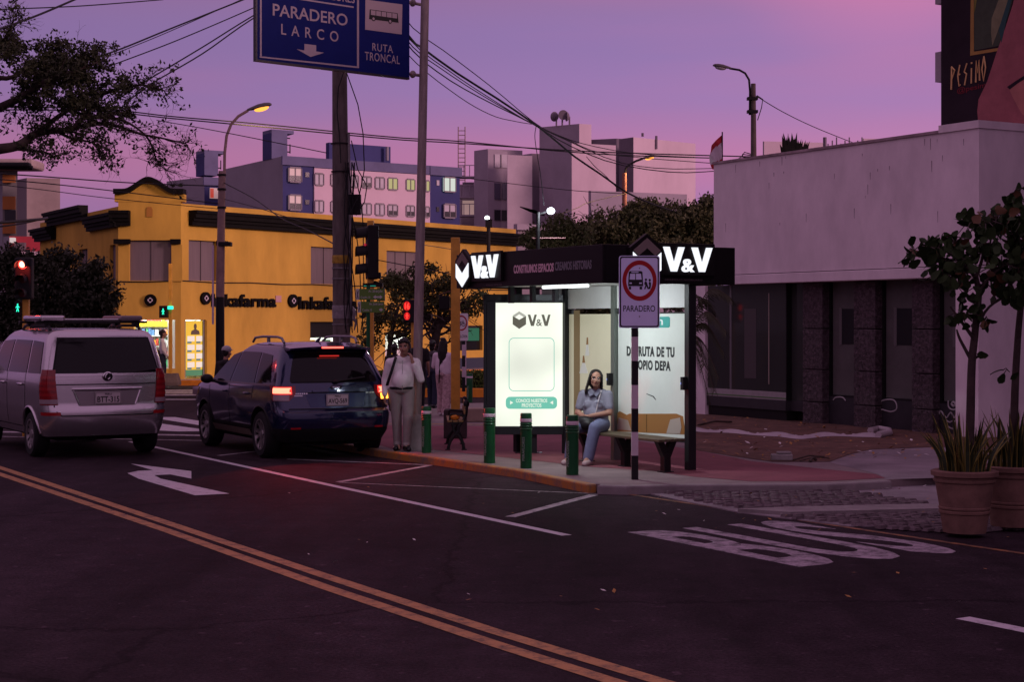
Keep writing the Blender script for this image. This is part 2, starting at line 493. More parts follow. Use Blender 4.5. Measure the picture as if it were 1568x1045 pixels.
# ---- right-hand pavement
ZS = 0.10
M_PAVE = mat('pavement_concrete', (0.20, 0.155, 0.155), 0.85, var=0.3, vscale=1.6, bump=0.2, bscale=25)
M_REDP = mat('red_path', (0.19, 0.058, 0.075), 0.85, var=0.28, vscale=1.4, bump=0.15, bscale=30)
M_DRIVE = mat('driveway_concrete', (0.21, 0.175, 0.19), 0.85, var=0.4, vscale=1.2, bump=0.25, bscale=22)
k0, k1 = G(911, 741.5, ZS), G(593, 690, ZS)
kfar = k1 + U * 5.5
edge = [G(x, y, ZS) for x, y in ((911, 741.5), (802, 719.5), (694, 704), (593, 690))]
far_c = [kfar, kfar + U * 1.5 + N * 0.5, kfar + U * 3.8 + N * 1.6, kfar + U * 6.2 + N * 3.4]
pave = [G(1470, 728, ZS), G(1356, 736, ZS), G(1262, 741, ZS), G(1040, 742, ZS), G(957, 744, ZS)] + edge + far_c + [kfar + U * 7 + N * 30, G(1470, 728, ZS) + N * 22]
sheet('pavement', pave, ZS, M_PAVE, 0.09)
M_KERBY = worn_paint('yellow_kerb_paint', (0.36, 0.16, 0.035), (0.14, 0.11, 0.10), 0.51, 5)
M_KERBG = mat('grey_kerb', (0.22, 0.19, 0.19), 0.85, var=0.3, vscale=4)
def kerb(name, pts, m, w=0.13, h=ZS + 0.006):
    n = len(pts); a, b = [], []
    for i, p in enumerate(pts):
        t = (pts[min(n - 1, i + 1)] - pts[max(0, i - 1)]).normalized()
        nn = Vector((-t.y, t.x, 0))
        a.append(p); b.append(p + nn * w)
    q = PM()
    vs, fs = [], []
    for i in range(n):
        vs += [(a[i].x, a[i].y, h), (b[i].x, b[i].y, h), (b[i].x - 0, b[i].y, -0.02), (a[i].x, a[i].y, -0.02)]
    for i in range(n - 1):
        for k in range(4):
            fs.append((4 * i + k, 4 * i + (k + 1) % 4, 4 * i + 4 + (k + 1) % 4, 4 * i + 4 + k))
    fs += [(0, 1, 2, 3), tuple(4 * n - 4 + k for k in range(4))]
    q.add(vs, fs)
    return tag(q.build(name, m, bevel=0.02), kind='structure')
kerb('yellow_kerb', [k0 + Vector((0.02, -0.06, 0))] + edge[1:] + [k1 + U * 4, kfar] + far_c[1:], M_KERBY)
kerb('grey_kerb', [G(1356, 736, ZS), G(1262, 741, ZS), G(1040, 742, ZS), G(957, 744, ZS), k0 + Vector((0.05, -0.1, 0))], M_KERBG)
red = [G(x, y, ZS) for x, y in ((560, 676), (600, 688), (667, 690), (740, 698), (798, 704), (907, 716), (1000, 722), (1060, 731), (1150, 738), (1262, 738), (1356, 733), (1340, 727), (1250, 718), (1150, 707), (1065, 690), (950, 672), (860, 657), (745, 653), (560, 652))]
sheet('cycle_path', red, ZS + 0.004, M_REDP)
ribbon_y = sheet('yellow_path_line', ribbon_pts([G(560, 649, ZS), G(745, 651, ZS), G(880, 655, ZS)], 0.16), ZS + 0.005, P_YELL)
# bare earth in front of the empty shop
M_EARTH = mat('bare_earth', (0.115, 0.06, 0.045), 0.95, var=0.55, vscale=3.2, bump=0.9, bscale=16)
earth = [G(x, y, ZS) for x, y in ((1040, 634), (1066, 690), (1120, 699), (1183, 708), (1270, 708), (1300, 697), (1333, 689), (1440, 685), (1530, 690), (1530, 660), (1400, 640), (1240, 625), (1090, 618))]
sheet('bare_earth', earth, ZS + 0.006, M_EARTH)
sheet('driveway', [G(x, y, ZS) for x, y in ((1270, 709), (1305, 697.5), (1333, 689.5), (1440, 685.5), (1700, 690), (1700, 735), (1500, 731), (1356, 735), (1345, 727))], ZS + 0.003, M_DRIVE)
# apron and cobbles between the road and the pavement
sheet('driveway_apron', [G(x, y) for x, y in ((965, 751), (1050, 746), (1262, 744), (1380, 738), (1480, 733), (1800, 728), (1800, 800), (1300, 808), (1130, 786), (1040, 768))], 0.012, M_DRIVE, 0.02)
def cobbles(name, region, seed):
    """setts laid in rows across the apron, each a small rounded block"""
    rnd = random.Random(seed)
    poly = [(q.x, q.y) for q in region]
    def inside(x, y):
        c = False
        for i in range(len(poly)):
            x1, y1 = poly[i]; x2, y2 = poly[i - 1]
            if (y1 > y) != (y2 > y) and x < (x2 - x1) * (y - y1) / (y2 - y1) + x1: c = not c
        return c
    o = region[0]; q = PM()
    for i in range(-70, 70):
        for j in range(-80, 80):
            a = i * 0.135 + (0.067 if j % 2 else 0) + rnd.uniform(-.012, .012); b = j * 0.092 + .012 * math.sin(i * .7)
            c = o + N * a + U * b
            if not inside(c.x, c.y) or rnd.random() < 0.05: continue
            h = 0.020 + rnd.random() * 0.016
            sx, sy = 0.052 + rnd.random() * 0.014, 0.034 + rnd.random() * 0.010
            vs = []
            for kx, ky, zz in ((1, 1, 0), (0.72, 0.68, h)):
                for ux, uy in ((-1, -1), (1, -1), (1, 1), (-1, 1)):
                    pt = c + N * (ux * sx * kx + rnd.uniform(-.006, .006)) + U * (uy * sy * ky + rnd.uniform(-.005, .005))
                    vs.append((pt.x, pt.y, 0.010 + zz))
            q.add(vs, [(4, 5, 6, 7), (0, 1, 5, 4), (1, 2, 6, 5), (2, 3, 7, 6), (3, 0, 4, 7)])
    return tag(q.build(name, mat('cobble_stone', (0.11, 0.082, 0.09), 0.8, var=0.6, vscale=5, bump=0.3, bscale=40), smooth=50), kind='structure')
cobbles('cobbles', [G(x, y) for x, y in ((1000, 752), (1262, 750), (1320, 757), (1425, 774), (1340, 783), (1140, 783), (1060, 768))], 3)
cobbles('cobbles', [G(x, y) for x, y in ((1190, 793), (1440, 788), (1640, 786), (1640, 812), (1440, 818), (1330, 810))], 4)
sheet('kerb_slab', [G(x, y) for x, y in ((1130, 786.5), (1210, 783.5), (1440, 778), (1700, 772), (1700, 780), (1440, 786), (1210, 792))], 0.05, M_KERBG, 0.05)
# litter and dry leaves
M_LEAFD = mat('dry_leaf', (0.32, 0.16, 0.05), 0.8, var=0.4, vscale=40)
M_PAPER = mat('scrap_paper', (0.62, 0.58, 0.56), 0.8)
rl = random.Random(21)
q = PM()
def leafquad(q, c, s, z, m=0, r=rl):
    a = r.uniform(0, 6.28); t = r.uniform(-.5, .5)
    e1 = Vector((math.cos(a), math.sin(a), t)) * s; e2 = Vector((-math.sin(a), math.cos(a), -t * .6)) * s * .55
    c = Vector((c[0], c[1], z + s * .5))
    q.add([c - e1, c + e2, c + e1, c - e2], [(0, 1, 2, 3)], m)
for i in range(260):
    x = rl.uniform(-.2, 9.2); 
    px, py = rl.uniform(1070, 1470), rl.uniform(640, 706)
    c = G(px, py, ZS); leafquad(q, c, rl.uniform(.02, .05), ZS + .006, 0 if rl.random() < .85 else 1)
for i in range(45):
    px, py = rl.uniform(420, 1560), rl.uniform(700, 960)
    c = G(px, py); leafquad(q, c, rl.uniform(.012, .03), 0.004, 0 if rl.random() < .6 else 1)
for i in range(60):
    px, py = rl.uniform(1000, 1430), rl.uniform(745, 810)
    c = G(px, py); leafquad(q, c, rl.uniform(.012, .03), 0.03, 0 if rl.random() < .8 else 1)
tag(q.build('fallen_leaves', [M_LEAFD, M_PAPER], recalc=False), 'dry brown leaves and paper scraps scattered over road and bare earth', 'leaves', kind='stuff')
# white plastic sheeting lying in a line over the bare earth
q = PM(); pts = []
for i in range(60):
    t = i / 59
    px = 1058 + (1345 - 1058) * t
    py = 659.5 + 12 * min(1, t * 1.7) - 3 * math.sin(max(0, t - .55) * 6) + 0.5 * math.sin(i * .4)
    pts.append(G(px, py, ZS))
vs, fs = [], []
for i, c in enumerate(pts):
    w = 0.13 + .05 * math.sin(i * .21 + 1) + .05 * math.exp(-((i - 34) / 5) ** 2)
    for k, (o_, z) in enumerate(((-1, .01), (-.45, .035 + .02 * math.sin(i * .6)), (.1, .03 + .025 * math.sin(i * 2.1 + 1)), (.6, .045 + .02 * math.cos(i * .45)), (1, .01))):
        vs.append((c.x + o_ * w * .2, c.y + o_ * w * 1.6, ZS + z))
for i in range(59):
    for k in range(4):
        fs.append((i * 5 + k, i * 5 + k + 1, (i + 1) * 5 + k + 1, (i + 1) * 5 + k))
q.add(vs, fs)
lp = [G(1345, 671, ZS), G(1362, 668, ZS), G(1361, 664, ZS), G(1345, 661.5, ZS), G(1333, 664, ZS)]
q.tube([c + Vector((0, 0, .05)) for c in lp], .06, 7)
tag(q.build('plastic_sheeting', mat('white_plastic_sheet', (0.42, 0.36, 0.38), 0.5), smooth=60), 'crumpled white plastic sheeting lying in a long line on the bare earth', 'plastic sheet')
q = PM(); c = G(1197, 706, ZS)
q.box((0, 0, .05), (.30, .16, .09)); q.box((.03, .01, .112), (.2, .12, .035), rz=.2)
tag(q.build('concrete_lump', M_CONC, loc=c, rz=-.1, bevel=.02), 'broken lump of concrete at the edge of the bare earth', 'rubble')
q = PM()
for a, b, r in (((1215, 707), (1262, 702), .012), ((1225, 708.5), (1270, 704.5), .01), ((1240, 709), (1250, 707), .02), ((1069, 653), (1120, 648), .02)):
    m_ = G((a[0] + b[0]) / 2, (a[1] + b[1]) / 2 - .8, ZS)
    q.tube([G(*a, ZS) + Vector((0, 0, .02)), m_ + Vector((0, 0, .05)), G(*b, ZS) + Vector((0, 0, .02))], r, 6)
tag(q.build('broken_branches', M_BARK), 'thin broken branches lying on the bare earth', 'branches', kind='stuff')
# ================================================================== buildings
def wall(q, O, d, L, z0, z1, holes, depth=0.2, m=0, mrev=None, top=0.0):
    """vertical wall face from O along unit vector d, length L, with rectangular holes (t0,t1,za,zb) and their reveals.
    The inside lies to the left of d turned by -90 degrees ... away from the viewer (n_in)."""
    n_in = Vector((-d.y, d.x, 0))
    ts = sorted({0.0, L, *[h[0] for h in holes], *[h[1] for h in holes]})
    zs = sorted({z0, z1, *[h[2] for h in holes], *[h[3] for h in holes]})
    P = lambda t, z, y=0.0: (O.x + d.x * t + n_in.x * y, O.y + d.y * t + n_in.y * y, z)
    for i in range(len(ts) - 1):
        for j in range(len(zs) - 1):
            tm, zm = (ts[i] + ts[i + 1]) / 2, (zs[j] + zs[j + 1]) / 2
            if any(h[0] < tm < h[1] and h[2] < zm < h[3] for h in holes): continue
            q.add([P(ts[i], zs[j]), P(ts[i + 1], zs[j]), P(ts[i + 1], zs[j + 1]), P(ts[i], zs[j + 1])], [(0, 1, 2, 3)], m)
    mr = m if mrev is None else mrev
    for a, b, za, zb in holes:
        q.add([P(a, za), P(a, zb), P(a, zb, depth), P(a, za, depth)], [(0, 1, 2, 3)], mr)
        q.add([P(b, za), P(b, za, depth), P(b, zb, depth), P(b, zb)], [(0, 1, 2, 3)], mr)
        q.add([P(a, zb), P(b, zb), P(b, zb, depth), P(a, zb, depth)], [(0, 1, 2, 3)], mr)
        q.add([P(a, za), P(a, za, depth), P(b, za, depth), P(b, za)], [(0, 1, 2, 3)], mr)
    return P
def pane(q, P, t0, t1, z0, z1, y, th=0.02, m=0):
    vs = [P(t0, z0, y), P(t1, z0, y), P(t1, z1, y), P(t0, z1, y), P(t0, z0, y + th), P(t1, z0, y + th), P(t1, z1, y + th), P(t0, z1, y + th)]
    q.add(vs, [(0, 1, 2, 3), (7, 6, 5, 4), (0, 4, 5, 1), (1, 5, 6, 2), (2, 6, 7, 3), (3, 7, 4, 0)], m)

# ---------------------------------------------------------------- yellow corner building with the pharmacy
M_OCHRE = mat('ochre_render', (0.50, 0.30, 0.055), 0.85, spec=.1, var=0.22, vscale=0.9, bump=0.12, bscale=14, streak=(1, 1, .35))
M_CORN = mat('black_cornice', (0.005, 0.0045, 0.0045), 0.7, spec=.1, var=0.5, vscale=3)
M_SHUT = mat('mauve_grey_blind', (0.15, 0.115, 0.125), 0.6, var=0.15, vscale=2, streak=(8, 8, .3))
M_GLASS = mat('dark_glass', (0.012, 0.012, 0.014), 0.06, spec=0.6)
M_ROOF = mat('flat_roof', (0.2, 0.17, 0.17), 0.9, var=.3, vscale=.5)
ZP = 0.12
P1 = Vector(((181 - CX) / F * 54, 54, 0)); P2 = Vector(((277 - CX) / F * 54, 54, 0))
dR = Vector((11.1, 15.3, 0)).normalized(); dC = (P2 - P1).normalized(); dL = -U      # left wall runs from far to P1
LL = 10.6; PL = P1 + U * LL; LR = along(P2, dR, 790); LC = (P2 - P1).length
tR = lambda px: along(P2, dR, px)
YR = lambda px: P2.y + dR.y * tR(px)
zR = lambda px, py: zat(py, YR(px))
tC = lambda px: along(P1, dC, px)
tLL = lambda px: along(PL, dL, px)
yLL = lambda px: PL.y + dL.y * tLL(px)
pb = thing('corner_building', 'ochre two storey corner building with black cornices and lit shop windows', 'building', (0, 0, 0))
ZT = 5.95
sheet('far_pavement', [P1 + U * 20 + Vector((-2.2, 0, 0)), P1 + Vector((-2.4, -1.6, 0)), P1 + Vector((0, -2.1, 0)), P2 + Vector((1.2, -1.9, 0)), P2 + dR * 30 + Vector((1.9, -1.3, 0)), P2 + dR * 30 + Vector((-9, 6, 0))], ZP, M_PAVE, 0.1)
kerb('orange_kerb', [P2 + dR * 30 + Vector((2.0, -1.35, 0)), P2 + Vector((1.25, -1.98, 0)), P1 + Vector((0, -2.2, 0)), P1 + Vector((-2.5, -1.65, 0)), P1 + U * 20 + Vector((-2.3, 0, 0))], mat('orange_kerb_paint', (0.62, 0.20, 0.02), 0.7, var=.25, vscale=3), w=0.16, h=0.17)
# right facade
w2z = (zR(300, 430), zR(300, 368))
holesR = [(tR(289), tR(332), *w2z), (tR(476), tR(521), *w2z), (tR(592), tR(640), *w2z), (tR(700), tR(745), *w2z),
          (tR(283), tR(315), ZP + .02, zR(300, 490)), (tR(475), tR(523), .9, zR(495, 493)), (tR(590), tR(628), ZP + .05, zR(600, 509)), (tR(698), tR(739), .85, zR(710, 499))]
q = PM(); PR = wall(q, P2, dR, LR, ZP, ZT, holesR, 0.25)
holesC = [(tC(198), tC(262), zat(430, 54), zat(368, 54)), (tC(205), tC(268), ZP + .35, zat(490, 54))]
PC = wall(q, P1, dC, LC, ZP, 6.3, holesC, 0.25)
holesL = [(tLL(a), tLL(b), zat(430, 55), zat(376, 55)) for a, b in ((168, 177), (121, 134), (94, 106))] + [(tLL(78), tLL(83), zat(430, 57), zat(384, 57))]
PLf = wall(q, PL, dL, LL, ZP, ZT - .1, holesL, 0.25)
# rear and far ends, and the top edge of the parapets
far = P2 + dR * LR
nR = Vector((-dR.y, dR.x, 0)); 
q.add([(far.x, far.y, ZP), (far.x + nR.x * 9, far.y + nR.y * 9, ZP), (far.x + nR.x * 9, far.y + nR.y * 9, ZT), (far.x, far.y, ZT)], [(0, 1, 2, 3)])
for O, d, L, zt in ((P2, dR, LR, ZT), (P1, dC, LC, 6.3), (PL, dL, LL, ZT - .1)):
    n_in = Vector((-d.y, d.x, 0)); e = O + d * L
    q.add([(O.x, O.y, zt), (e.x, e.y, zt), (e.x + n_in.x * .25, e.y + n_in.y * .25, zt), (O.x + n_in.x * .25, O.y + n_in.y * .25, zt),
           (O.x + n_in.x * .25, O.y + n_in.y * .25, zt - .8), (e.x + n_in.x * .25, e.y + n_in.y * .25, zt - .8)], [(0, 1, 2, 3), (3, 2, 5, 4)])
# curved pediment on the chamfer
ped = []
for i in range(25):
    t = i / 24; x = -0.12 + (LC + 0.24) * t
    s_ = max(0, 1 - abs(t - .5) / .36); ped.append((x, 6.25 + .40 * (s_ * s_ * (3 - 2 * s_))))
fnC = lambda a, b, d: PC(a, b, d)
q.prism([(x, z) for x, z in ped] + [(LC + .12, 6.0), (-.12, 6.0)], fnC, -0.015, 0.3)
q.build('wall', M_OCHRE, pb)
q = PM()
q.prism([(x, z + .005) for x, z in ped] + [(x, z + .17) for x, z in ped[::-1]], fnC, -0.22, 0.32)
q.build('pediment_coping', M_CORN, pb, smooth=40)
# niche
q = PM(); x0 = LC * .5
q.prism([(x0 - .1, 5.5), (x0 + .1, 5.5), (x0 + .1, 5.75), (x0 + .06, 5.83), (x0 - .06, 5.83), (x0 - .1, 5.75)], fnC, -.03, -.018)
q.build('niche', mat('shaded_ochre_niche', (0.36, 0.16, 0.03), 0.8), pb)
# moulded cornices: stacked steps
def cornice(P, t0, t1, z0, z1, out=.36, ends=0.0):
    q = PM()
    for k, (a, b, o_) in enumerate(((0, .28, .45), (.28, .5, .62), (.5, .8, .85), (.8, 1.0, 1.0))):
        za, zb = z0 + (z1 - z0) * a, z0 + (z1 - z0) * b
        e = ends * o_
        pane(q, P, t0 - e, t1 + e, za, zb, -out * o_, out * o_ + .02)
    q.build('cornice', M_CORN, pb)
cz0, cz1 = zR(300, 346), zR(300, 323)
cornice(PR, tR(289), LR + .25, cz0, cz1, .40)
cornice(PC, -0.25, tC(200), zat(346, 54), zat(323, 54), .32)
cornice(PLf, tLL(138), LL + .1, zat(349, 54.5), zat(327, 54.5), .34)
cornice(PLf, tLL(77), tLL(134), 5.62, 6.12, .34)
cornice(PLf, -.2, tLL(86), 5.12, 5.58, .42)
q = PM(); pane(q, PC, -.12, tC(200), zat(374, 54), zat(366.5, 54), -.16, .16); q.build('window_hood', M_CORN, pb)
q = PM(); pane(q, PC, tC(262), LC, zat(374, 54), zat(366.5, 54), -.16, .16); q.build('window_hood', M_CORN, pb)
q = PM(); pane(q, PR, tR(331), tR(345), zR(335, 376), zR(335, 369), -.14, .14); q.build('window_hood', M_CORN, pb)
# pilaster beside the chamfer window, plinth
q = PM(); pane(q, PC, tC(263), LC + .05, zat(431, 54), zat(375, 54), -.05, .05); q.build('pilaster', M_OCHRE, pb)
q = PM(); pane(q, PR, tR(632), LR, ZP, .55, -.03, .03); q.build('plinth', mat('blue_black_plinth', (0.03, 0.035, 0.06), 0.7), pb)
# blinds behind the upper windows
for P, hs in ((PR, holesR[:4]), (PC, holesC[:1]), (PLf, holesL)):
    for h in hs:
        q = PM(); pane(q, P, h[0], h[1], h[2], h[3], .12, .03)
        w = q.build('window', M_SHUT, pb)
        n_ = max(1, int(round((h[1] - h[0]) / .75)))
        q = PM()
        for k in range(1, n_):
            t = h[0] + (h[1] - h[0]) * k / n_
            pane(q, P, t - .012, t + .012, h[2], h[3], .10, .02)
        if n_ > 1: q.build('mullion', mat('dark_mullion', (0.06, .045, .05), .5), w)
# the shop inside
M_SHOPW = mat('shop_white', (0.8, 0.8, 0.77), 0.6)
EM_CEIL = glow('shop_ceiling_light', (0.93, 1.0, 0.95), 8.5)
M_SHELFY = mat('shop_yellow', (0.75, 0.55, 0.03), 0.5)
PCOL = [mat('packet_%s' % n_, c, 0.5) for n_, c in (('red', (.55, .08, .06)), ('pink', (.6, .3, .3)), ('blue', (.12, .25, .5)), ('white', (.75, .75, .75)), ('green', (.1, .42, .2)), ('dark', (.08, .07, .1)), ('orange', (.7, .3, .05)))]
def shop_room(P, a, b, z0, z1, deep, lightz, ml=.5, mr=.5):
    q = PM(); a += .5 - ml; b -= .5 - mr
    pane(q, P, a - .5, b + .5, z0 - .1, z1 + .25, deep, .05)
    pane(q, P, a - .5, a - .45, z0 - .1, z1 + .25, .26, deep - .28); pane(q, P, b + .45, b + .5, z0 - .1, z1 + .25, .26, deep - .28)
    pane(q, P, a - .44, b + .44, z0 - .12, z0 - .06, .26, deep - .28); pane(q, P, a - .44, b + .44, z1 + .2, z1 + .24, .26, deep - .28)
    q.build('shop_interior', M_SHOPW, pb)
    q = PM(); pane(q, P, a - .3, b + .3, lightz, lightz + .05, .4, max(.3, deep - .9))
    q.build('ceiling_light', EM_CEIL, pb)
a, b, z0, z1 = holesC[1]
shop_room(PC, a, b, z0 - .2, z1, 2.0, z1 + .12, .5, .03)
# shelves with packets
sh = thing('shop_shelf', 'tall white shelf of packets under a yellow header inside the lit shop window', 'shelf', (0, 0, 0))
q = PM(); pane(q, PC, a - .3, b, z0, 2.15, 1.80, .05)
for k in range(5): pane(q, PC, a - .3, b, .45 + k * .36, .48 + k * .36, 1.5, .3)
q.build('shelf_frame', M_SHOPW, sh)
q = PM(); pane(q, PC, a - .3, b, 1.86, 2.04, 1.46, .04); q.build('header', M_SHELFY, sh)
rp = random.Random(5)
base_p = {}
for k in range(5):
    t = a - .25
    while t < b - .1:
        w_ = rp.uniform(.07, .13); mm = rp.choice(PCOL)
        if mm.name not in base_p:
            qq = PM(); qq.box((0, 0, .11), (.09, .1, .2)); o = qq.build('packet', mm); base_p[mm.name] = o
        else:
            o = base_p[mm.name].copy(); COL.objects.link(o)
        o.location = PC(t, .482 + k * .36, 1.6); o.rotation_euler = (0, 0, math.atan2(dC.y, dC.x))
        o.scale = (w_ / .1, 1, rp.uniform(.8, 1.25))
        nm = mm.name.split('_')[1]
        tag(o, 'small %s packet standing among others on the white shop shelf' % nm, 'packet', 'packets on the shop shelf')
        t += w_ + rp.uniform(.005, .03)
# shop doors: frames and glass with a poster
a, b, z0, z1 = holesR[4]
shop_room(PR, a, b, z0, z1, .75, z1 + .12, .03, .3)
q = PM(); pane(q, PR, a + .15, b, ZP + .1, 2.05, .12, .02); po = q.build('poster', mat('lit_yellow_poster', (.6, .45, .05), .5, emit=(.8, .6, .05), estr=.45), pb)  # poster and price tiles glow by themselves, in place of shop light behind
q = PM(); pane(q, PR, a + .15, b, ZP + .1, .42, .112, .006); q.build('poster_strip', PCOL[4], po)
q = PM()
for k in range(4):
    for j in range(2):
        t = a + .22 + j * .5 * (b - a) * .85
        pane(q, PR, t, t + .34 * (b - a), .5 + k * .29, .68 + k * .29, .112, .006)
q.build('price_tile', mat('price_tile', (.6, .62, .55), .5, emit=(.7, .75, .6), estr=.55), po)
q = PM()
for k in range(4):
    for j in range(2):
        t = a + .22 + j * .5 * (b - a) * .85
        pane(q, PR, t, t + .2 * (b - a), .44 + k * .29, .49 + k * .29, .112, .006)
q.build('price_strip', mat('price_strip', (.05, .3, .42), .5), po)
q = PM(); c = (a + b) / 2 + .1
q.prism([(c - .2, 1.6), (c + .2, 1.6), (c + .17, 1.72), (c + .05, 1.77), (c + .04, 1.8), (c + .065, 1.86), (c + .05, 1.94), (c, 1.97), (c - .05, 1.94), (c - .065, 1.86), (c - .04, 1.8), (c - .05, 1.77), (c - .17, 1.72)], PR, .105, .112)
q.build('poster_figure', mat('poster_figure', (.12, .1, .07), .6), po)
q = PM(); pane(q, PR, a + .02, a + .09, ZP + .05, z1, .06, .05); pane(q, PR, b - .05, b, ZP + .05, z1, .06, .05)
q.build('door_frame', M_STEEL, pb)
q = PM(); pane(q, PR, tR(316), tR(333), ZP, zR(325, 491), -.03, .03); pn = q.build('side_panel', mat('yellow_side_panel', (.5, .30, .03), .6, var=.1), pb)
# hazy posters in the other lit windows
for h, cols in ((holesR[5], (M_SHELFY, PCOL[3], PCOL[4], PCOL[0])), (holesR[6], (PCOL[3], M_SHELFY, PCOL[3], PCOL[6]))):
    a, b, z0, z1 = h
    shop_room(PR, a, b, z0, z1, 1.6, z1 + .1)
    q = PM(); pane(q, PR, a, b, z1 - .58, z1, .12, .02)
    if h is holesR[5]: q.build('valance', M_DARK, pb)
    else:
        q = PM(); pane(q, PR, a, b, z1 - .1, z1, .12, .02); q.build('valance', M_DARK, pb)
    for k in range(4):
        q = PM(); w_ = (b - a) / 4
        pane(q, PR, a + w_ * k + .04, a + w_ * (k + 1) - .04, z0 + .1, z1 - .66 - .1 * (k % 2), .14, .02)
        q.build('poster', cols[k], pb)
a, b, z0, z1 = holesR[7]
q = PM(); pane(q, PR, a, b, z0, z1, .15, .02); q.build('window', M_GLASS, pb)
q = PM(); pane(q, PR, a + .6, b - .1, z1 - .62, z1 - .1, .10, .03); gs = q.build('hanging_sign', mat('green_shop_sign', (.02, .2, .10), .5), pb)
# lettering and round emblems of the pharmacy
M_LET = mat('black_lettering', (0.004, 0.0035, 0.004), 0.7, spec=.08)
M_LETP = mat('pale_lettering', (0.6, .52, .6), 0.5)
def emblem(P, t, z, r):
    q = PM(); n = 28
    q.prism([(t + r * math.cos(2 * math.pi * k / n), z + r * math.sin(2 * math.pi * k / n)) for k in range(n)], P, -.10, -.005)
    e = q.build('emblem', M_LET, pb)
    q = PM(); s_ = r * .13
    for k in range(4):
        an = math.pi / 2 * k
        cx, cz = t + math.cos(an) * r * .38, z + math.sin(an) * r * .38
        for sg in (-1, 1):
            ex = t + math.cos(an + sg * .62) * r * .30; ez = z + math.sin(an + sg * .62) * r * .30
            dx, dz = ex - cx, ez - cz; l_ = math.hypot(dx, dz); nx, nz = -dz / l_ * s_ * .6, dx / l_ * s_ * .6
            q.prism([(cx + nx, cz + nz), (cx - nx, cz - nz), (ex - nx, ez - nz), (ex + nx, ez + nz)], P, -.108, -.101)
    q.build('emblem_mark', M_LETP, e)
emblem(PC, tC(231), zat(460, 54), .20)
emblem(PR, tR(313), zR(313, 457), .21)
emblem(PR, tR(447), zR(447, 461), .235)
fnR = lambda y: (lambda a, b, d: PR(a, b, y - d))
for pa, pb_, py0, py1 in ((323, 421, 470, 450), (456, 545, 474, 454)):
    q = PM(); q.text('Inkafarma', tR(pa), zR(pa, py0), tR(pb_) - tR(pa), (zR(pa, py1) - zR(pa, py0)), fnR(-.01), .07, bold=.03, space=1.05)
    q.build('sign_lettering', M_LET, pb)
q = PM(); pane(q, PR, tR(421.5), tR(430), zR(425, 463), zR(425, 453), -.03, .025); q.build('small_panel', mat('pink_panel', (.45, .25, .25), .6), pb)
# cable along the facade
q = PM()
q.tube([PC(.05, zat(431.5, 54), -.03), PC(.9, zat(431, 54) - .02, -.03), PC(LC, zat(430, 54), -.03)] + [PR(LR * k / 12, zat(430.5, 54) - .03 * (k % 2), -.03) for k in range(1, 13)], .018, 5)
q.build('facade_cable', M_WIRE, pb)
q = PM(); inn = Vector((-.6, .8, 0))
q.add([(PL.x, PL.y, 5.1), (P1.x, P1.y + .25, 5.1), (P2.x, P2.y + .25, 5.1), (far.x, far.y, 5.1), (far.x - 9, far.y + 8, 5.1), (PL.x + 3, PL.y + 5, 5.1)], [(0, 1, 2, 3, 4, 5)])
q.build('roof', M_ROOF, pb)

# ---------------------------------------------------------------- low white building on the right (empty shop)
M_RENDER = mat('stained_white_render', (0.70, 0.60, 0.635), 0.85, var=0.16, vscale=1.3, bump=0.12, bscale=18, streak=(1.2, 1.2, .6))
W0 = G(1088, 633, ZS); W0 = Vector((W0.x, W0.y, 0)) - N * 0.40
WD = -U
def wx(px, y=0.0):
    return along(W0 + N * y, WD, px)
Wp = lambda x, y, z: W0 + WD * x + N * y + Vector((0, 0, z))
wb = thing('white_building', 'low stained white building with a blank upper wall over dark empty shop windows', 'building', W0, RZ_STREET)
XL, XR = wx(1093, -.22), wx(1499, -.22)
ZF, ZTOP = 2.79, 5.26
q = PM()
q.b2(XL, XR, -.22, 6, 2.99, ZTOP); q.build('upper_wall', M_RENDER, wb)
q = PM(); q.b2(XL, XR, -.25, 5.9, ZF, 2.975); q.build('fascia', M_RENDER, wb, bevel=.012)
q = PM(); q.b2(XL - .02, XR - .9, -.25, .4, ZTOP + .002, ZTOP + .05); q.build('coping', mat('weathered_coping', (.30, .22, .24), .9, var=.5, vscale=5), wb)
q = PM(); q.b2(XR - .9, XR + .02, -.25, 6.0, ZTOP + .001, ZTOP + .13); q.build('parapet', M_RENDER, wb)
q = PM(); q.b2(0.02, .42, -.05, .6, .0, ZF - .003); q.build('pier', M_RENDER, wb)
q = PM(); q.b2(XR - .55, XR - .03, -.2, .8, .0, ZF - .003); q.b2(XR - .02 - .3, XR - .032, .8, 1.0, 0, ZF - .003); q.build('pier', M_RENDER, wb)
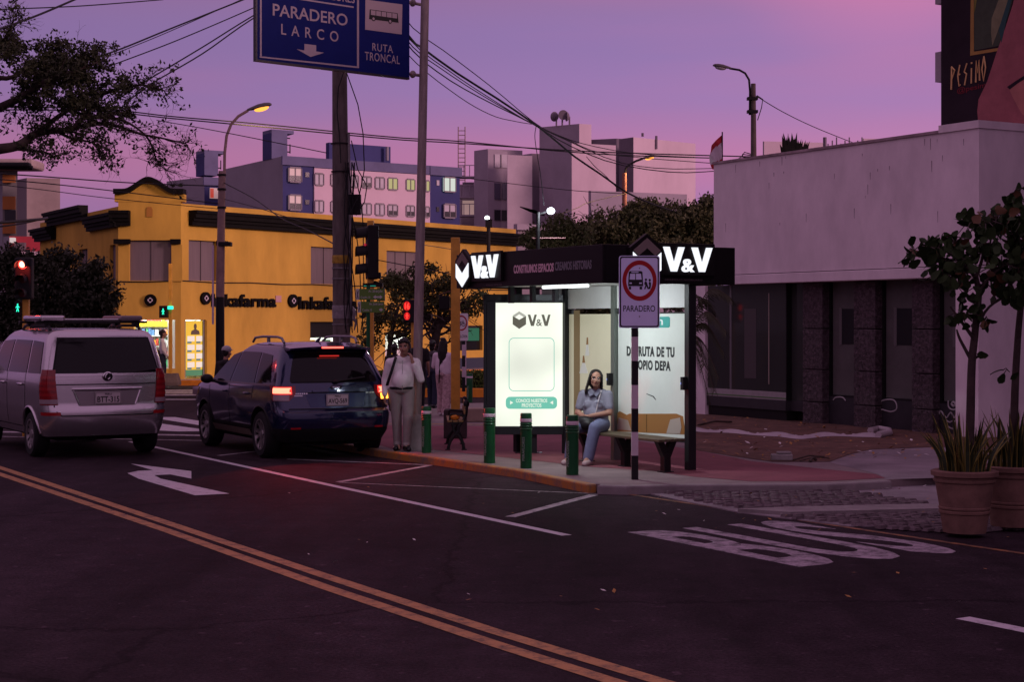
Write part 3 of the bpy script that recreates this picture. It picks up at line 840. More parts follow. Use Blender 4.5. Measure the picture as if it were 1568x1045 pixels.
# stone piers, dark plinth panels, glass
def stone():
    m = mat('dark_rubble_stone', (.085, .06, .07), .8)
    nt = m.node_tree; P = nt.nodes['Principled BSDF']
    tc = nt.nodes.new('ShaderNodeTexCoord'); mp = nt.nodes.new('ShaderNodeMapping'); mp.inputs['Scale'].default_value = (4.5, 4.5, 6)
    nt.links.new(tc.outputs['Object'], mp.inputs[0])
    v1 = nt.nodes.new('ShaderNodeTexVoronoi'); v1.feature = 'DISTANCE_TO_EDGE'; v1.distance = 'CHEBYCHEV' if hasattr(v1, 'distance') else v1.distance; v1.inputs['Randomness'].default_value = .8
    v2 = nt.nodes.new('ShaderNodeTexVoronoi'); v2.inputs['Randomness'].default_value = .8
    nz = nt.nodes.new('ShaderNodeTexNoise'); nz.inputs['Scale'].default_value = 14; nz.inputs['Detail'].default_value = 6
    nt.links.new(tc.outputs['Object'], nz.inputs['Vector'])
    for v in (v1, v2): nt.links.new(mp.outputs[0], v.inputs['Vector'])
    hs = nt.nodes.new('ShaderNodeSeparateColor'); nt.links.new(v2.outputs['Color'], hs.inputs[0])
    a = nt.nodes.new('ShaderNodeMapRange'); a.inputs['To Min'].default_value = .65; a.inputs['To Max'].default_value = 1.3; nt.links.new(hs.outputs[0], a.inputs['Value'])
    b = nt.nodes.new('ShaderNodeMapRange'); b.inputs['From Max'].default_value = .06; b.inputs['To Min'].default_value = .3; nt.links.new(v1.outputs['Distance'], b.inputs['Value'])
    c = nt.nodes.new('ShaderNodeMapRange'); c.inputs['From Min'].default_value = .3; c.inputs['From Max'].default_value = .7; c.inputs['To Min'].default_value = .6; c.inputs['To Max'].default_value = 1.4; nt.links.new(nz.outputs['Fac'], c.inputs['Value'])
    m1 = nt.nodes.new('ShaderNodeMath'); m1.operation = 'MULTIPLY'; nt.links.new(a.outputs[0], m1.inputs[0]); nt.links.new(b.outputs[0], m1.inputs[1])
    m2 = nt.nodes.new('ShaderNodeMath'); m2.operation = 'MULTIPLY'; nt.links.new(m1.outputs[0], m2.inputs[0]); nt.links.new(c.outputs[0], m2.inputs[1])
    sc = nt.nodes.new('ShaderNodeVectorMath'); sc.operation = 'SCALE'; sc.inputs[0].default_value = (.085, .06, .07); nt.links.new(m2.outputs[0], sc.inputs['Scale']); nt.links.new(sc.outputs[0], P.inputs['Base Color'])
    bp = nt.nodes.new('ShaderNodeBump'); bp.inputs['Strength'].default_value = .8; bp.inputs['Distance'].default_value = .03; nt.links.new(m2.outputs[0], bp.inputs['Height']); nt.links.new(bp.outputs[0], P.inputs['Normal'])
    return m
M_STONE = stone()
for a, b in ((1229, 1259), (1307, 1340), (1396, 1428)):
    q = PM()
    xa, xb = wx(a), wx(b)
    for k, (za, zb) in enumerate(((.0, .5), (.515, 1.12), (1.135, 1.9), (1.915, ZF - .004))):
        q.b2(xa, xb, .0, .5, za, zb)
    q.build('stone_pier', M_STONE, wb, bevel=.012)
M_SHOPGL = mat('empty_shop_glass', (0.040, 0.042, 0.040), 0.05, spec=0.3)
M_FROST = mat('frosted_film', (0.105, 0.098, 0.096), 0.25, spec=.2, var=.2, vscale=2)
for a, b in ((1259, 1307), (1340, 1396), (1428, 1491)):
    xa, xb = wx(a) + .002, wx(b) - .002
    q = PM(); q.b2(xa, xb, .16, .3, 0, .62); q.build('plinth_panel', mat('dark_plinth', (.028, .024, .03), .6, var=.3), wb)
    q = PM(); q.b2(xa, xb, .22, .24, .622, ZF - .004); w = q.build('window', M_FROST, wb)
    q = PM(); q.b2(xa, xa + .05, .17, .25, .622, ZF - .004); q.b2(xb - .05, xb, .17, .25, .622, ZF - .004); q.b2(xa + .05, xb - .05, .17, .25, .622, .66)
    q.build('frame', M_BLACK, w)
    q = PM(); q.b2(xa + .35 * (xb - xa), xa + .9 * (xb - xa), .208, .218, 1.62, 2.28); q.build('inner_opening', mat('dark_opening', (.010, .010, .012), .4), w)
    q = PM(); q.b2(xa + .28 * (xb - xa), xa + .36 * (xb - xa), .204, .216, 1.6, 2.3); q.build('inner_jamb', mat('pale_jamb', (.12, .11, .11), .6), w)
# white squiggles of graffiti on the plinths
M_GRAF = mat('white_spray_paint', (.36, .32, .34), .8)
def squig(pxs, y, r=.014):
    q = PM(); pts = []
    for a, b in pxs:
        x = wx(a, y); Y = (W0 + WD * x + N * y).y
        pts.append((x, y, zat(b, Y)))
    # smooth
    out = []
    for i in range(len(pts) - 1):
        p0, p1_, p2_, p3 = [Vector(pts[min(max(i + k, 0), len(pts) - 1)]) for k in (-1, 0, 1, 2)]
        for s_ in range(5):
            t = s_ / 5
            out.append(.5 * (2 * p1_ + (p2_ - p0) * t + (2 * p0 - 5 * p1_ + 4 * p2_ - p3) * t * t + (-p0 + 3 * p1_ - 3 * p2_ + p3) * t ** 3))
    out.append(Vector(pts[-1]))
    q.tube(out, r, 5); return q.build('graffiti', M_GRAF, wb)
squig([(1343, 618), (1355, 613), (1368, 613), (1373, 620), (1372, 628), (1364, 631), (1352, 628), (1344, 627)], .158)
squig([(1276, 613), (1280, 609), (1290, 609), (1295, 614)], .158)
squig([(1434, 655), (1435, 645), (1440, 630), (1446, 637), (1450, 640), (1456, 632), (1461, 640), (1466, 634), (1470, 642)], .158)
squig([(1452, 614), (1453, 624), (1460, 628), (1467, 624), (1467, 614)], .158)
squig([(1457, 619), (1460, 616), (1463, 619), (1460, 622), (1457, 619)], .158, .02)
squig([(1448, 643), (1454, 647), (1460, 645), (1468, 648)], .158)
squig([(1450, 652), (1458, 657), (1466, 655), (1470, 650)], .158)
# bay window on the left
xa, xb, xc = wx(1089, -.02), wx(1203, -.02), wx(1229)
q = PM(); q.b2(.43, xb, -.02, .3, .30, .50); q.b2(xb + .003, xc - .004, .10, .5, .30, .50); bay = q.build('bay_window', mat('dark_bay_base', (.035, .03, .036), .6, var=.2), wb)
q = PM(); q.b2(.45, xb - .02, .02, .4, .0, .298); q.b2(.45, xc - .004, .3, .5, .0, .298); q.build('bay_plinth', M_DARK, bay)
q = PM(); q.b2(.43, xb, -.015, .0, .502, .66); q.build('sill_strip', mat('pale_sill_strip', (.30, .27, .28), .6, var=.2), bay)
q = PM(); q.b2(.43, xb, -.019, -.016, .53, .55); q.build('green_stripe', mat('green_stripe', (.06, .16, .04), .6), bay)
q = PM(); q.b2(.45, xb, .0, .015, .665, ZF - .006); q.build('glass', M_SHOPGL, bay)
q = PM(); q.b2(xb + .003, xc - .006, .12, .135, .502, ZF - .006); q.build('side_glass', M_SHOPGL, bay)
q = PM()
x1 = wx(1118); q.b2(x1, x1 + .06, -.012, .014, .665, ZF - .006)
q.build('mullion', mat('grey_aluminium', (.16, .15, .16), .45, .3), bay)
x2 = wx(1177); q = PM(); q.b2(x2, x2 + .022, -.006, .0, .8, 2.6); q.build('hanging_tube', mat('pale_tube', (.35, .3, .25), .5), bay)
q = PM(); q.b2(xb - .012, xb + .012, -.01, .13, .502, ZF - .006); q.build('corner_post', M_BLACK, bay)
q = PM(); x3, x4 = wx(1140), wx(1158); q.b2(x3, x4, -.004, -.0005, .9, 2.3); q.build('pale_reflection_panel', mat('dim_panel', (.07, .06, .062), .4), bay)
# back of the shop bays, and the doorway on the near face
q = PM(); q.b2(.43, XR - .6, .52, .56, 0, ZF - .01); q.build('shop_back', mat('shop_dark', (.02, .018, .02), .8), wb)
q = PM(); q.b2(XR - .36, XR - .33, .82, 6.0, 0, ZF - .01); q.build('doorway', M_DARK, wb)
q = PM(); 
for k in range(7): q.b2(XR - .32, XR - .30, .79, .94, .1 + k * .3, .25 + k * .3, 0)
q.build('hazard_stripe', mat('red_hazard_stripe', (.40, .03, .03), .6), wb)
# soot runs under the coping
rr = random.Random(3)
for k in range(26):
    x = rr.uniform(XL + .1, XR - .1); l_ = rr.uniform(.04, .2); w_ = rr.uniform(.004, .010); z = ZTOP - .03 - 1.3 * rr.random() ** 2; q = PM()
    q.pxz([(x - w_, z), (x + w_, z), (x + w_ * .4, z - l_), (x - w_ * .4, z - l_)], -.2225, -.2201); q.build('water_stain', mat('water_stain', (.25, .19, .22), .9), wb)

# ---------------------------------------------------------------- tall wall with a mural behind it
M0 = W0 + N * 2.5
xm = along(M0, WD, 1441)
mb = thing('mural_building', 'tall black wall with a painted mural rising behind the white building', 'building', M0 + WD * xm, RZ_STREET)
M_MUR = mat('black_mural_wall', (.018, .010, .016), .8, spec=.15, var=.3, vscale=2)
q = PM(); q.b2(0, 44, 0, 8, 0, 13); q.build('wall', M_MUR, mb)  # extended unseen beyond the frame to keep the low sun off the street
def mpt(px, py):
    x = along(M0, WD, px); return (x - xm, zat(py, (M0 + WD * x).y))
def mural(name, pxs, m, y0=-.004, y1=0.01):
    q = PM(); q.pxz([mpt(*p) for p in pxs], y0, y1); o = q.build(name, m, mb)
    return o
M_PNK = mat('mural_pink', (.27, .085, .095), .8, var=.25, vscale=2.5)
M_PNK2 = mat('mural_rose', (.36, .14, .12), .8, var=.2, vscale=2.5)
mural('mural_figure', [(1560, -30), (1551, 8), (1540, 42), (1526, 82), (1512, 125), (1499, 152), (1497, 170), (1499, 196), (1640, 205), (1700, 60), (1700, -60)], M_PNK, -.010)
mural('mural_highlight', [(1568, 116), (1545, 134), (1552, 150), (1566, 175), (1600, 200), (1700, 180), (1700, 80)], M_PNK2, -.013)
mural('mural_line', [(1543, 133), (1556, 124), (1575, 112), (1600, 95), (1600, 100), (1578, 116), (1560, 127), (1547, 137)], M_MUR, -.016)
M_MFR = mat('mural_frame_yellow', (.30, .17, .045), .8, var=.2)
mural('mural_frame', [(1487, -40), (1491.5, -40), (1491.5, 79), (1530, 73), (1527, 78), (1486, 85)], M_MFR, -.006)
mural('mural_panel', [(1492, -40), (1558, -40), (1550, 4), (1541, 34), (1530, 70), (1492, 77)], mat('mural_olive', (.045, .055, .035), .8, var=.3), -.007)
mural('mural_leaf', [(1520, 70), (1531, 40), (1544, 4), (1550, -30), (1533, -10), (1519, 28), (1518, 50)], mat('mural_pale_green', (.17, .16, .085), .8, var=.3), -.009)
mural('mural_stripe', [(1493, -20), (1500, -20), (1494, 12), (1492, 20)], mat('mural_yellow_green', (.16, .15, .03), .8), -.0095)
mural('mural_shadow', [(1534, 66), (1541, 34), (1552, -10), (1547, -10), (1530, 44)], mat('mural_blue_green', (.02, .06, .06), .8), -.0105)
q = PM()
x0, z0 = mpt(1457, 134); x1, z1 = mpt(1513, 122); 
sl = (z1 - z0) / (x1 - x0)
lw_ = (x1 - x0) / 6.3
for k, st in enumerate(([[(0, -.1), (.08, 1)], [(.02, 1), (.62, .8), (.1, .42)]], [[(.45, 1), (.1, .5), (.3, 0), (.55, .05)], [(.12, .52), (.5, .56)]], [[(.62, 1), (.15, .62), (.55, .5), (.2, -.02)]], [[(.35, .72), (.3, 0)], [(.36, .92), (.36, 1.0)]], [[(.02, 0), (.1, 1), (.35, .45), (.6, 1), (.68, .05)]], [[(.35, 1.15), (.0, .55), (.3, 0), (.62, .6), (.35, 1.15)]])):
    for ln in st: q.tube([(x0 + (k * 1.06 + a) * lw_, -.004, z0 + sl * (k + a) * lw_ + b * .40) for a, b in ln], .017, 5)
q.build('mural_lettering', mat('mural_letter_yellow', (.62, .40, .17), .8), mb)
q = PM(); xa2, za2 = mpt(1466, 145); q.text('@pesimo11', 0, 0, 1.05, .13, lambda a, b, d: (xa2 + a, -.004 - d, za2 + b + sl * a), .004)
q.build('mural_signature', mat('mural_red', (.16, .012, .02), .8), mb)
for pa, pb2 in ((78, 124), (-40, 4), (199, 214)):
    q = PM(); za2, zb2 = zat(pb2, M0.y + WD.y * xm), zat(pa, M0.y + WD.y * xm)
    q.b2(-.18, -.003, .02, .5, za2, zb2); q.build('wall_box', mat('grey_box', (.28, .24, .27), .7), mb)

# ---------------------------------------------------------------- blocks of flats and towers far behind
def cornerbox(name, pxL, pxC, pxR, ytop, Y, parent, mL, mR, z0=0, dl=Vector((-.52, .86, 0)), dr=Vector((.82, .57, 0)), zt=None):
    """a block seen on its corner: left face pxL..pxC, right face pxC..pxR"""
    Cn = Vector(((pxC - CX) / F * Y, Y, 0)); z1 = zat(ytop, Y) if zt is None else zt
    dl = dl.normalized(); dr = dr.normalized()
    a, b = along(Cn, dl, pxL), along(Cn, dr, pxR)
    q = PM()
    pl, pr = Cn + dl * a, Cn + dr * b; bk = pl + dr * b
    vs = [(*p.xy, z) for z in (z0, z1) for p in (Cn, pr, bk, pl)]
    q.add(vs, [(0, 1, 5, 4)], 1); q.add(vs, [(3, 0, 4, 7)], 0); q.add(vs, [(1, 2, 6, 5), (2, 3, 7, 6)], 0); q.add(vs, [(4, 5, 6, 7)], 1); q.add(vs, [(3, 2, 1, 0)], 0)
    o = q.build(name, [mL, mR], parent, recalc=False)
    PLc = lambda t, z, y=0.0: (pl.x - dl.x * t + dl.y * 0 + (dl.y * y), pl.y - dl.y * t + (-dl.x * y), z)
    PRc = lambda t, z, y=0.0: (Cn.x + dr.x * t - dr.y * y, Cn.y + dr.y * t + dr.x * y, z)
    return o, Cn, dl, dr, a, b, PLc, PRc
M_GREYL = mat('grey_render', (.26, .235, .27), .85, var=.14, vscale=.35)
M_BLUE = mat('navy_render', (.045, .048, .15), .8, var=.15, vscale=.5)
M_BLUE2 = mat('slate_blue_render', (.13, .125, .22), .8, var=.2, vscale=.6)
M_PINKW = mat('pale_pink_render', (.62, .46, .52), .8, var=.08, vscale=.5)
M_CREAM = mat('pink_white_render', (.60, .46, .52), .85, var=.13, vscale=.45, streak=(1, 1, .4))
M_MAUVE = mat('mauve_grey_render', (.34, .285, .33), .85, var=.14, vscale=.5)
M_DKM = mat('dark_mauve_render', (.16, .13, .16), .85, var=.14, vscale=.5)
M_WIN = mat('window_pale', (.42, .37, .42), .4, var=.15, vscale=2)
M_WIND = mat('window_dark', (.03, .028, .035), .15)
E_WARM = glow('lit_window_yellow', (.80, .75, .28), .45)
E_COOL = glow('lit_window_white', (.75, .85, .75), .75)
E_CURT = mat('lit_curtain', (.5, .4, .4), .7, emit=(.8, .5, .45), estr=.32)
E_RED = glow('lit_red_curtain', (.8, .08, .05), .55)
ab = thing('apartment_block', 'long navy and pale pink apartment block with lit windows behind the corner building', 'building', (0, 0, 0))
ad = Vector((11.1, 8.0, 0)); al = Vector((-5.3, 9, 0))
o, Cn, dl, dr, la, lb, PAl, PAr = cornerbox('main_block', 345, 433, 704, 239, 105, ab, M_GREYL, M_BLUE, dl=al, dr=ad)
tA = lambda px: along(Cn, dr, px)
yA = lambda px: Cn.y + dr.y * tA(px)
zA = lambda px, py: zat(py, yA(px))
q = PM(); pane(q, PAr, tA(480), tA(657), zA(480, 345), zA(480, 257.5), -.12, .12); q.build('pink_facade', M_PINKW, ab)
q = PM(); pane(q, PAr, -.1, tA(480), zA(433, 252.5), zA(433, 238.8), -.15, .15); pane(q, PAr, tA(480), tA(660), zA(480, 256.5), zA(480, 242), -.10, .10); pane(q, PAr, tA(657.2), lb + .1, zA(657, 268), zA(657, 254), -.16, .16)
q.build('parapet_band', M_BLUE2, ab)
def awin(a, b, y0, y1, m, half=None, P=PAr, z=zA, t=tA, yo=-.14):
    q = PM(); pane(q, P, t(a), t(b), z(a, y1), z(a, y0), yo, .1)
    w = q.build('window', m, ab)
    q = PM(); h_ = (z(a, y0) - z(a, y1)); wv = t(b) - t(a)
    if half:
        pane(q, P, t(a), t(b), z(a, y1), z(a, y1) + h_ * .45, yo - .02, .02); q.build('open_sash', M_WIND, w)
        q = PM()
    for e in (0, .5, 1):
        tt = t(a) + wv * e; pane(q, P, tt - .03, tt + .03, z(a, y1), z(a, y0), yo - .05, .05)
    pane(q, P, t(a) + .06, t(b) - .06, z(a, y1) - .07, z(a, y1) + .03, yo - .05, .05)
    pane(q, P, t(a) + .06, t(b) - .06, z(a, y0) - .03, z(a, y0) + .07, yo - .05, .05)
    q.build('frame', mat('window_frame', (.2, .17, .19), .5), w)
for a, b, y0, y1, m, hf in ((441, 460, 257, 278, E_CURT, 1), (441, 460, 299, 321, E_CURT, 1), (480.5, 494, 266, 283, M_WIN, 0), (480.5, 494, 307.5, 324.5, M_WIN, 0), (505, 513, 267, 284, M_WIN, 0), (505, 513, 309, 325, M_WIN, 0),
                            (536, 547, 269, 286, M_WIN, 0), (553, 567, 271, 287, M_WIN, 1), (573, 587, 272, 288.5, M_WIN, 0), (592.5, 607, 273, 290, E_WARM, 0), (620.5, 633.5, 275, 291, E_WARM, 0), (645, 656, 277, 292.5, E_WARM, 0),
                            (553, 567, 312, 328, M_WIN, 0), (573, 587, 312.5, 329, M_WIN, 0), (592.5, 607, 314, 330, M_WIN, 1), (620.5, 633, 315.5, 331, M_WIN, 1), (644, 656, 317, 332, M_WIN, 1),
                            (678, 696, 272, 293, E_COOL, 0), (678, 696, 313, 333, M_WIN, 1)):
    awin(a, b, y0, y1, m, hf)
for a, b, y0, y1 in ((467, 473, 264, 271), (467, 473, 306, 313), (668, 672, 276, 284), (668, 672, 317, 324)):
    q = PM(); pane(q, PAr, tA(a), tA(b), zA(a, y1), zA(a, y0), -.06, .04); q.build('vent_window', M_WIND if a < 600 or y0 > 300 else M_WIN, ab)
o2, C2, dl2, dr2, _, _, _, PA2 = cornerbox('rear_wing', 255, 313, 345, 271, 118, ab, M_GREYL, M_BLUE, dl=Vector((-5.6, 6.0, 0)), dr=ad)
t2 = lambda px: along(C2, dr2, px)
q = PM(); pane(q, PA2, t2(321), t2(337), zat(305, 119), zat(289, 119), -.1, .1); w = q.build('window', E_CURT, ab)
q = PM(); pane(q, PA2, t2(321), t2(326), zat(304, 119), zat(290, 119), -.14, .03); q.build('red_curtain', E_RED, w)
q = PM(); pane(q, PA2, -.1, t2(345), zat(284, 118), zat(271, 118), -.12, .12); q.build('parapet_band', M_BLUE2, ab)
for a, c, b, y0, y1, Y in ((300, 313, 334, 233, 268, 119), (402, 416, 440, 202, 243, 106.5)):
    o, Ct, dlt, drt, _, _, _, _ = cornerbox('roof_tower', a, c, b, y0 + 1, Y, ab, M_BLUE, M_BLUE2, z0=zat(y1, Y), dl=al, dr=ad)
    e = along(Ct, drt, b + 10)
    vs = []
    pl = Ct + dlt * along(Ct, dlt, a); z = zat(y0 + 1, Y)
    for zz in (z, z + .22):
        for p in (pl, Ct, Ct + drt * e, pl + drt * e): vs.append((p.x, p.y, zz))
    q = PM(); q.add(vs, [(0, 1, 2, 3), (4, 7, 6, 5), (0, 4, 5, 1), (1, 5, 6, 2), (2, 6, 7, 3), (3, 7, 4, 0)]); q.build('tower_slab', M_BLUE2, ab)
    q = PM(); p = Ct + drt * along(Ct, drt, b + 4)
    for dz in (.0, .9): 
        q.tube([Ct + drt * along(Ct, drt, b) + Vector((0, 0, zat(y1 - 12, Y) + dz)), p + Vector((0, 0, zat(y1 - 12, Y) + dz))], .04, 5)
    q.tube([p + Vector((0, 0, zat(y1 - 10, Y))), p + Vector((0, 0, zat(y1 - 24, Y)))], .04, 5)
    q.build('tower_railing', M_WIRE, ab)
cornerbox('roof_tank_room', 499, 504, 598, 218, 107, ab, M_BLUE, M_BLUE, z0=zat(248, 107), dl=al, dr=ad)
q = PM(); p = A(593, 240, 109.2); q.tube([A(593, 246, 109.2), A(593, 225, 109.2)], .12, 6); q.build('drain_pipe', M_GREYL, ab)

gc = thing('concrete_towers', 'cluster of blank pinkish concrete towers on the skyline behind the bus shelter', 'building', (0, 0, 0))
gl, gr = Vector((-.6, .8, 0)), Vector((.9, .43, 0))  # some right faces get a paler render, the glow put into their colour
cornerbox('west_block', 726, 747, 800, 228, 124, gc, M_MAUVE, M_MAUVE, dl=gl, dr=gr)
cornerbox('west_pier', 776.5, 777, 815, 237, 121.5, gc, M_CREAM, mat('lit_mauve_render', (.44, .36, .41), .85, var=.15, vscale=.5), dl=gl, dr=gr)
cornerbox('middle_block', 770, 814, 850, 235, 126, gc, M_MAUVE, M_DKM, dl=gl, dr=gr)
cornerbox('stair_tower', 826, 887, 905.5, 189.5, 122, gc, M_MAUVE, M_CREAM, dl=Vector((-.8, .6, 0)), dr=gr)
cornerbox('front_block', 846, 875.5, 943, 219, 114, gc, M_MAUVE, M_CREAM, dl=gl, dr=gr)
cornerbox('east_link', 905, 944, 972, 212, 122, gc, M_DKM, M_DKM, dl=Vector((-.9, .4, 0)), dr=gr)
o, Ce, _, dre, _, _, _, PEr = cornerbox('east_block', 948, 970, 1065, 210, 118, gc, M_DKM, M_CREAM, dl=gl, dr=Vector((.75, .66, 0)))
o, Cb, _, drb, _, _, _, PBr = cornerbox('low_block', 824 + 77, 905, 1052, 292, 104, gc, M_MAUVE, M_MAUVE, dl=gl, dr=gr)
q = PM(); te = along(Ce, dre, 1003); q.b2(0, 0.1, 0, .1, 0, .1)
q = PM(); p = A(1005, 228, 119.5); q.tube([p, p + Vector((0, 0, .95))], .1, 6); p = A(984, 209, 118.5); q.tube([p, p + Vector((0, 0, .25))], .1, 6)
q.build('roof_pipe', M_DKM, gc)
q = PM(); pw = lambda a, b: A(a, b, 123.9)
o, Cw, _, drw, _, _, _, PWr = cornerbox('window_strip_wall', 746.4, 747.2, 777, 231, 123.4, gc, M_MAUVE, M_MAUVE, dl=gl, dr=gr)
tw = lambda px: along(Cw, drw, px)
for a, b, y0, y1, m in ((757, 776, 237, 257, M_WIN), (757, 776, 281, 306, mat('dusk_window', (.10, .09, .13), .2)), (757, 776, 322, 338, M_WIND)):
    q = PM(); pane(q, PWr, tw(a), tw(b), zat(y1, 124), zat(y0, 124), -.08, .08); w = q.build('window', m, gc)
    q = PM(); t_ = (tw(a) + tw(b)) / 2; pane(q, PWr, t_ - .05, t_ + .05, zat(y1, 124), zat(y0, 124), -.13, .05); q.build('frame', mat('window_frame', (.2, .17, .19), .5), w)
# rooftop dishes
for px, py in ((852, 181), (861, 178), (872, 180.5)):
    p = A(px, 189, 123); q = PM(); dz = zat(py, 123) - p.z + .1
    q.tube([p - Vector((0, 0, .2)), p + Vector((0, 0, dz))], .07, 6)
    q.lathe([(0.02, 0), (.2, .05), (.33, .15), (.38, .26)], 14, M=Matrix.Translation(p + Vector((0, -.1, dz))) @ Matrix.Rotation(RD(100), 4, 'X') @ Matrix.Rotation(px, 4, 'Y'))
    tag(q.build('satellite_dish', M_DKM, smooth=40), {852: 'small dark dish, leftmost of three on the tall tower roof', 861: 'larger round dark dish in the middle of the tower roof', 872: 'dark dish at the right of three on the tower roof'}[px], 'satellite dish', 'dishes on the tower roof')
# lattice mast
q = PM()
for dx in (-.28, .28): q.tube([A(707, 345, 135) + Vector((dx, 0, 0)), A(707, 194, 135) + Vector((dx, 0, 0))], .045, 4)
for k in range(22):
    z = zat(345 - k * 6.9, 135); c = A(707, 300, 135); q.tube([(c.x - .28, c.y, z), (c.x + .28, c.y, z + (.0 if k % 2 else .0))], .035, 4)
tag(q.build('lattice_mast', mat('mast_pink', (.3, .2, .22), .6)), 'thin red and white lattice mast beside the navy apartment block', 'mast')
# little balconied building between
bb = thing('balcony_house', 'narrow grey house with balconies between the navy block and the concrete towers', 'building', (0, 0, 0))
cornerbox('wall', 700, 706, 728, 283, 128, bb, M_MAUVE, M_MAUVE, dl=gl, dr=gr)
for y in (272, 303, 331):
    q = PM(); c = A(715, y, 126.5); q.box(c, (1.4, 1.2, .12)); 
    for k in range(4): q.tube([c + Vector((-.66 + k * .44, -.55, 0)), c + Vector((-.66 + k * .44, -.55, .9))], .03, 4)
    q.tube([c + Vector((-.7, -.55, .9)), c + Vector((.7, -.55, .9))], .03, 4); q.build('balcony', M_MAUVE, bb)
for y, m in ((290, M_WIN), (318, E_CURT)):
    q = PM(); c = A(717, y, 127.3); q.box(c, (.9, .1, 1.1)); q.build('window', m, bb)
# low flat roofs below the towers
lw = thing('low_house', 'long low grey house with a flat roof in front of the concrete towers', 'building', (0, 0, 0))
cornerbox('wall', 787, 793, 1010, 344, 88, lw, M_MAUVE, mat('dull_mauve_render', (.25, .205, .23), .85, var=.15, vscale=.7), dl=gl, dr=Vector((.92, .62, 0)), zt=zat(352, 88))
cornerbox('roof_parapet', 786.5, 792, 1012, 343, 87.7, lw, M_MAUVE, M_MAUVE, z0=zat(352, 87.7), dl=gl, dr=Vector((.92, .62, 0)))
# left edge of the picture
lb_ = thing('beige_block', 'tall beige concrete block with orange panels at the left edge', 'building', (0, 0, 0))
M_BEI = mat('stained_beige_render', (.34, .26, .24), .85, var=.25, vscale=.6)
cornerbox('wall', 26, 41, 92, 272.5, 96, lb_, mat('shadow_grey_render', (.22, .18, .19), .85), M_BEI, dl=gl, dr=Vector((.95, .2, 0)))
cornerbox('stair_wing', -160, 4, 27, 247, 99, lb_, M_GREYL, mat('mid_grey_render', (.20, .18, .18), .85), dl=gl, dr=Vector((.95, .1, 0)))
q = PM(); c = A(10, 253, 98.4); q.box(c, (3.9, 2.6, .55)); q.build('roof_slab', M_BEI, lb_, bevel=.15)
for y0, y1, m in ((267, 280, mat('orange_panel', (.42, .15, .04), .7)), (301, 321, MATS['orange_panel'] if 'orange_panel' in MATS else None), (342, 358, MATS.get('orange_panel'))):
    q = PM(); pa_, pb_ = A(5, y1, 98.9), A(24, y0, 98.9); q.b2(pa_.x, pb_.x, 98.75, 98.88, pa_.z, pb_.z); q.build('orange_balcony', mat('orange_panel', (.42, .15, .04), .7), lb_)
for a, b, y0, y1 in ((8, 24, 322, 338), (28, 36, 282, 299), (29, 36, 320, 336)):
    q = PM(); pa_, pb_ = A(a, y1, 95.6 if a > 20 else 98.7), A(b, y0, 95.6 if a > 20 else 98.7)
    if a > 20: q.b2(pa_.x, pb_.x, 97.2, 97.4, pa_.z, pb_.z)
    else: q.b2(pa_.x, pb_.x, 98.6, 98.74, pa_.z, pb_.z)
    q.build('window', M_WIND, lb_)
rh = thing('red_house', 'small red house with a white base behind the dark bushes at far left', 'building', (0, 0, 0))
cornerbox('wall', 5, 14, 64, 362, 80, rh, M_GREYL, mat('red_render', (.36, .035, .05), .8, var=.1), dl=gl, dr=Vector((.98, .15, 0)))
o, Cr, _, drr, _, _, _, PRr = cornerbox('white_base', 4, 13.5, 65, 385, 79.6, rh, M_PINKW, M_PINKW, dl=gl, dr=Vector((.98, .15, 0)))
q = PM(); c = A(19.5, 368, 79.8); q.box(c, (.22, .3, .24)); q.build('window', glow('lit_small_window', (1, .8, .8), .6), rh)
q = PM(); c = A(31, 378, 79.9); q.box(c, (.5, .3, .4)); q.build('shutter', M_SHUT, rh)
# rooftop bits behind the white wall
rt = thing('rooftop_house', 'white rooftop with railings and tanks beyond the blank white wall', 'building', (0, 0, 0))
cornerbox('wall', 1168, 1170, 1261, 238, 52, rt, M_MAUVE, M_CREAM, dl=gl, dr=Vector((.98, .2, 0)), zt=zat(238, 52.5) + .4)
cornerbox('roof_room', 1321, 1322.5, 1350, 212, 50, rt, M_CREAM, M_CREAM, z0=5, dl=gl, dr=Vector((.98, .2, 0)))
cornerbox('terrace', 1258, 1259, 1330, 227, 51, rt, M_CREAM, M_CREAM, z0=4, dl=gl, dr=Vector((.98, .2, 0)))
q = PM()
for k in range(9): p = A(1268 + k * 6.5, 230, 50.5); q.tube([p, p + Vector((0, 0, .2 + .1 * (k % 3)))], .02, 4)
q.tube([A(1268, 225.5, 50.5), A(1322, 221.5, 50.5)], .02, 4); q.build('railing', M_DKM, rt)
q = PM(); p = A(1263, 228, 50.8); q.tube([p, p + Vector((0, 0, .36))], .06, 6); q.build('vent_pipe', M_DKM, rt)
# ================================================================== bus stop
C0 = Vector((1.14, 20.54, 0))                    # near front corner of the shelter roof, on the ground
Sx = lambda px, y=0.0: -along(C0 + N * y, U, px)   # local x (0 at the near end, negative away)
RT = 2.53 - ZS; RTT = 3.02 - ZS                  # underside and top of the roof above the pavement
RLEN, RWID = 3.95, 2.08
EM_SIGN = glow('sign_letter_light', (0.90, 0.92, 1.0), 1.15)
EM_TUBE = glow('tube_light', (0.92, 0.97, 1.0), 2.5)
M_FASC = mat('black_fascia', (0.009, 0.007, 0.008), 0.45, spec=.15, var=.25, vscale=2)
M_INNER = mat('white_soffit', (0.62, .63, .62), .5, var=.08, vscale=3)
M_FRAME = mat('dark_frame', (.014, .014, .016), .42, spec=.3)
M_SAGE = mat('grey_green_post', (.16, .18, .16), .45, .5)
bs = thing('bus_shelter', 'black roofed bus shelter with glowing letters and a lit advert wall', 'bus shelter', C0 + Vector((0, 0, ZS)), RZ_STREET)
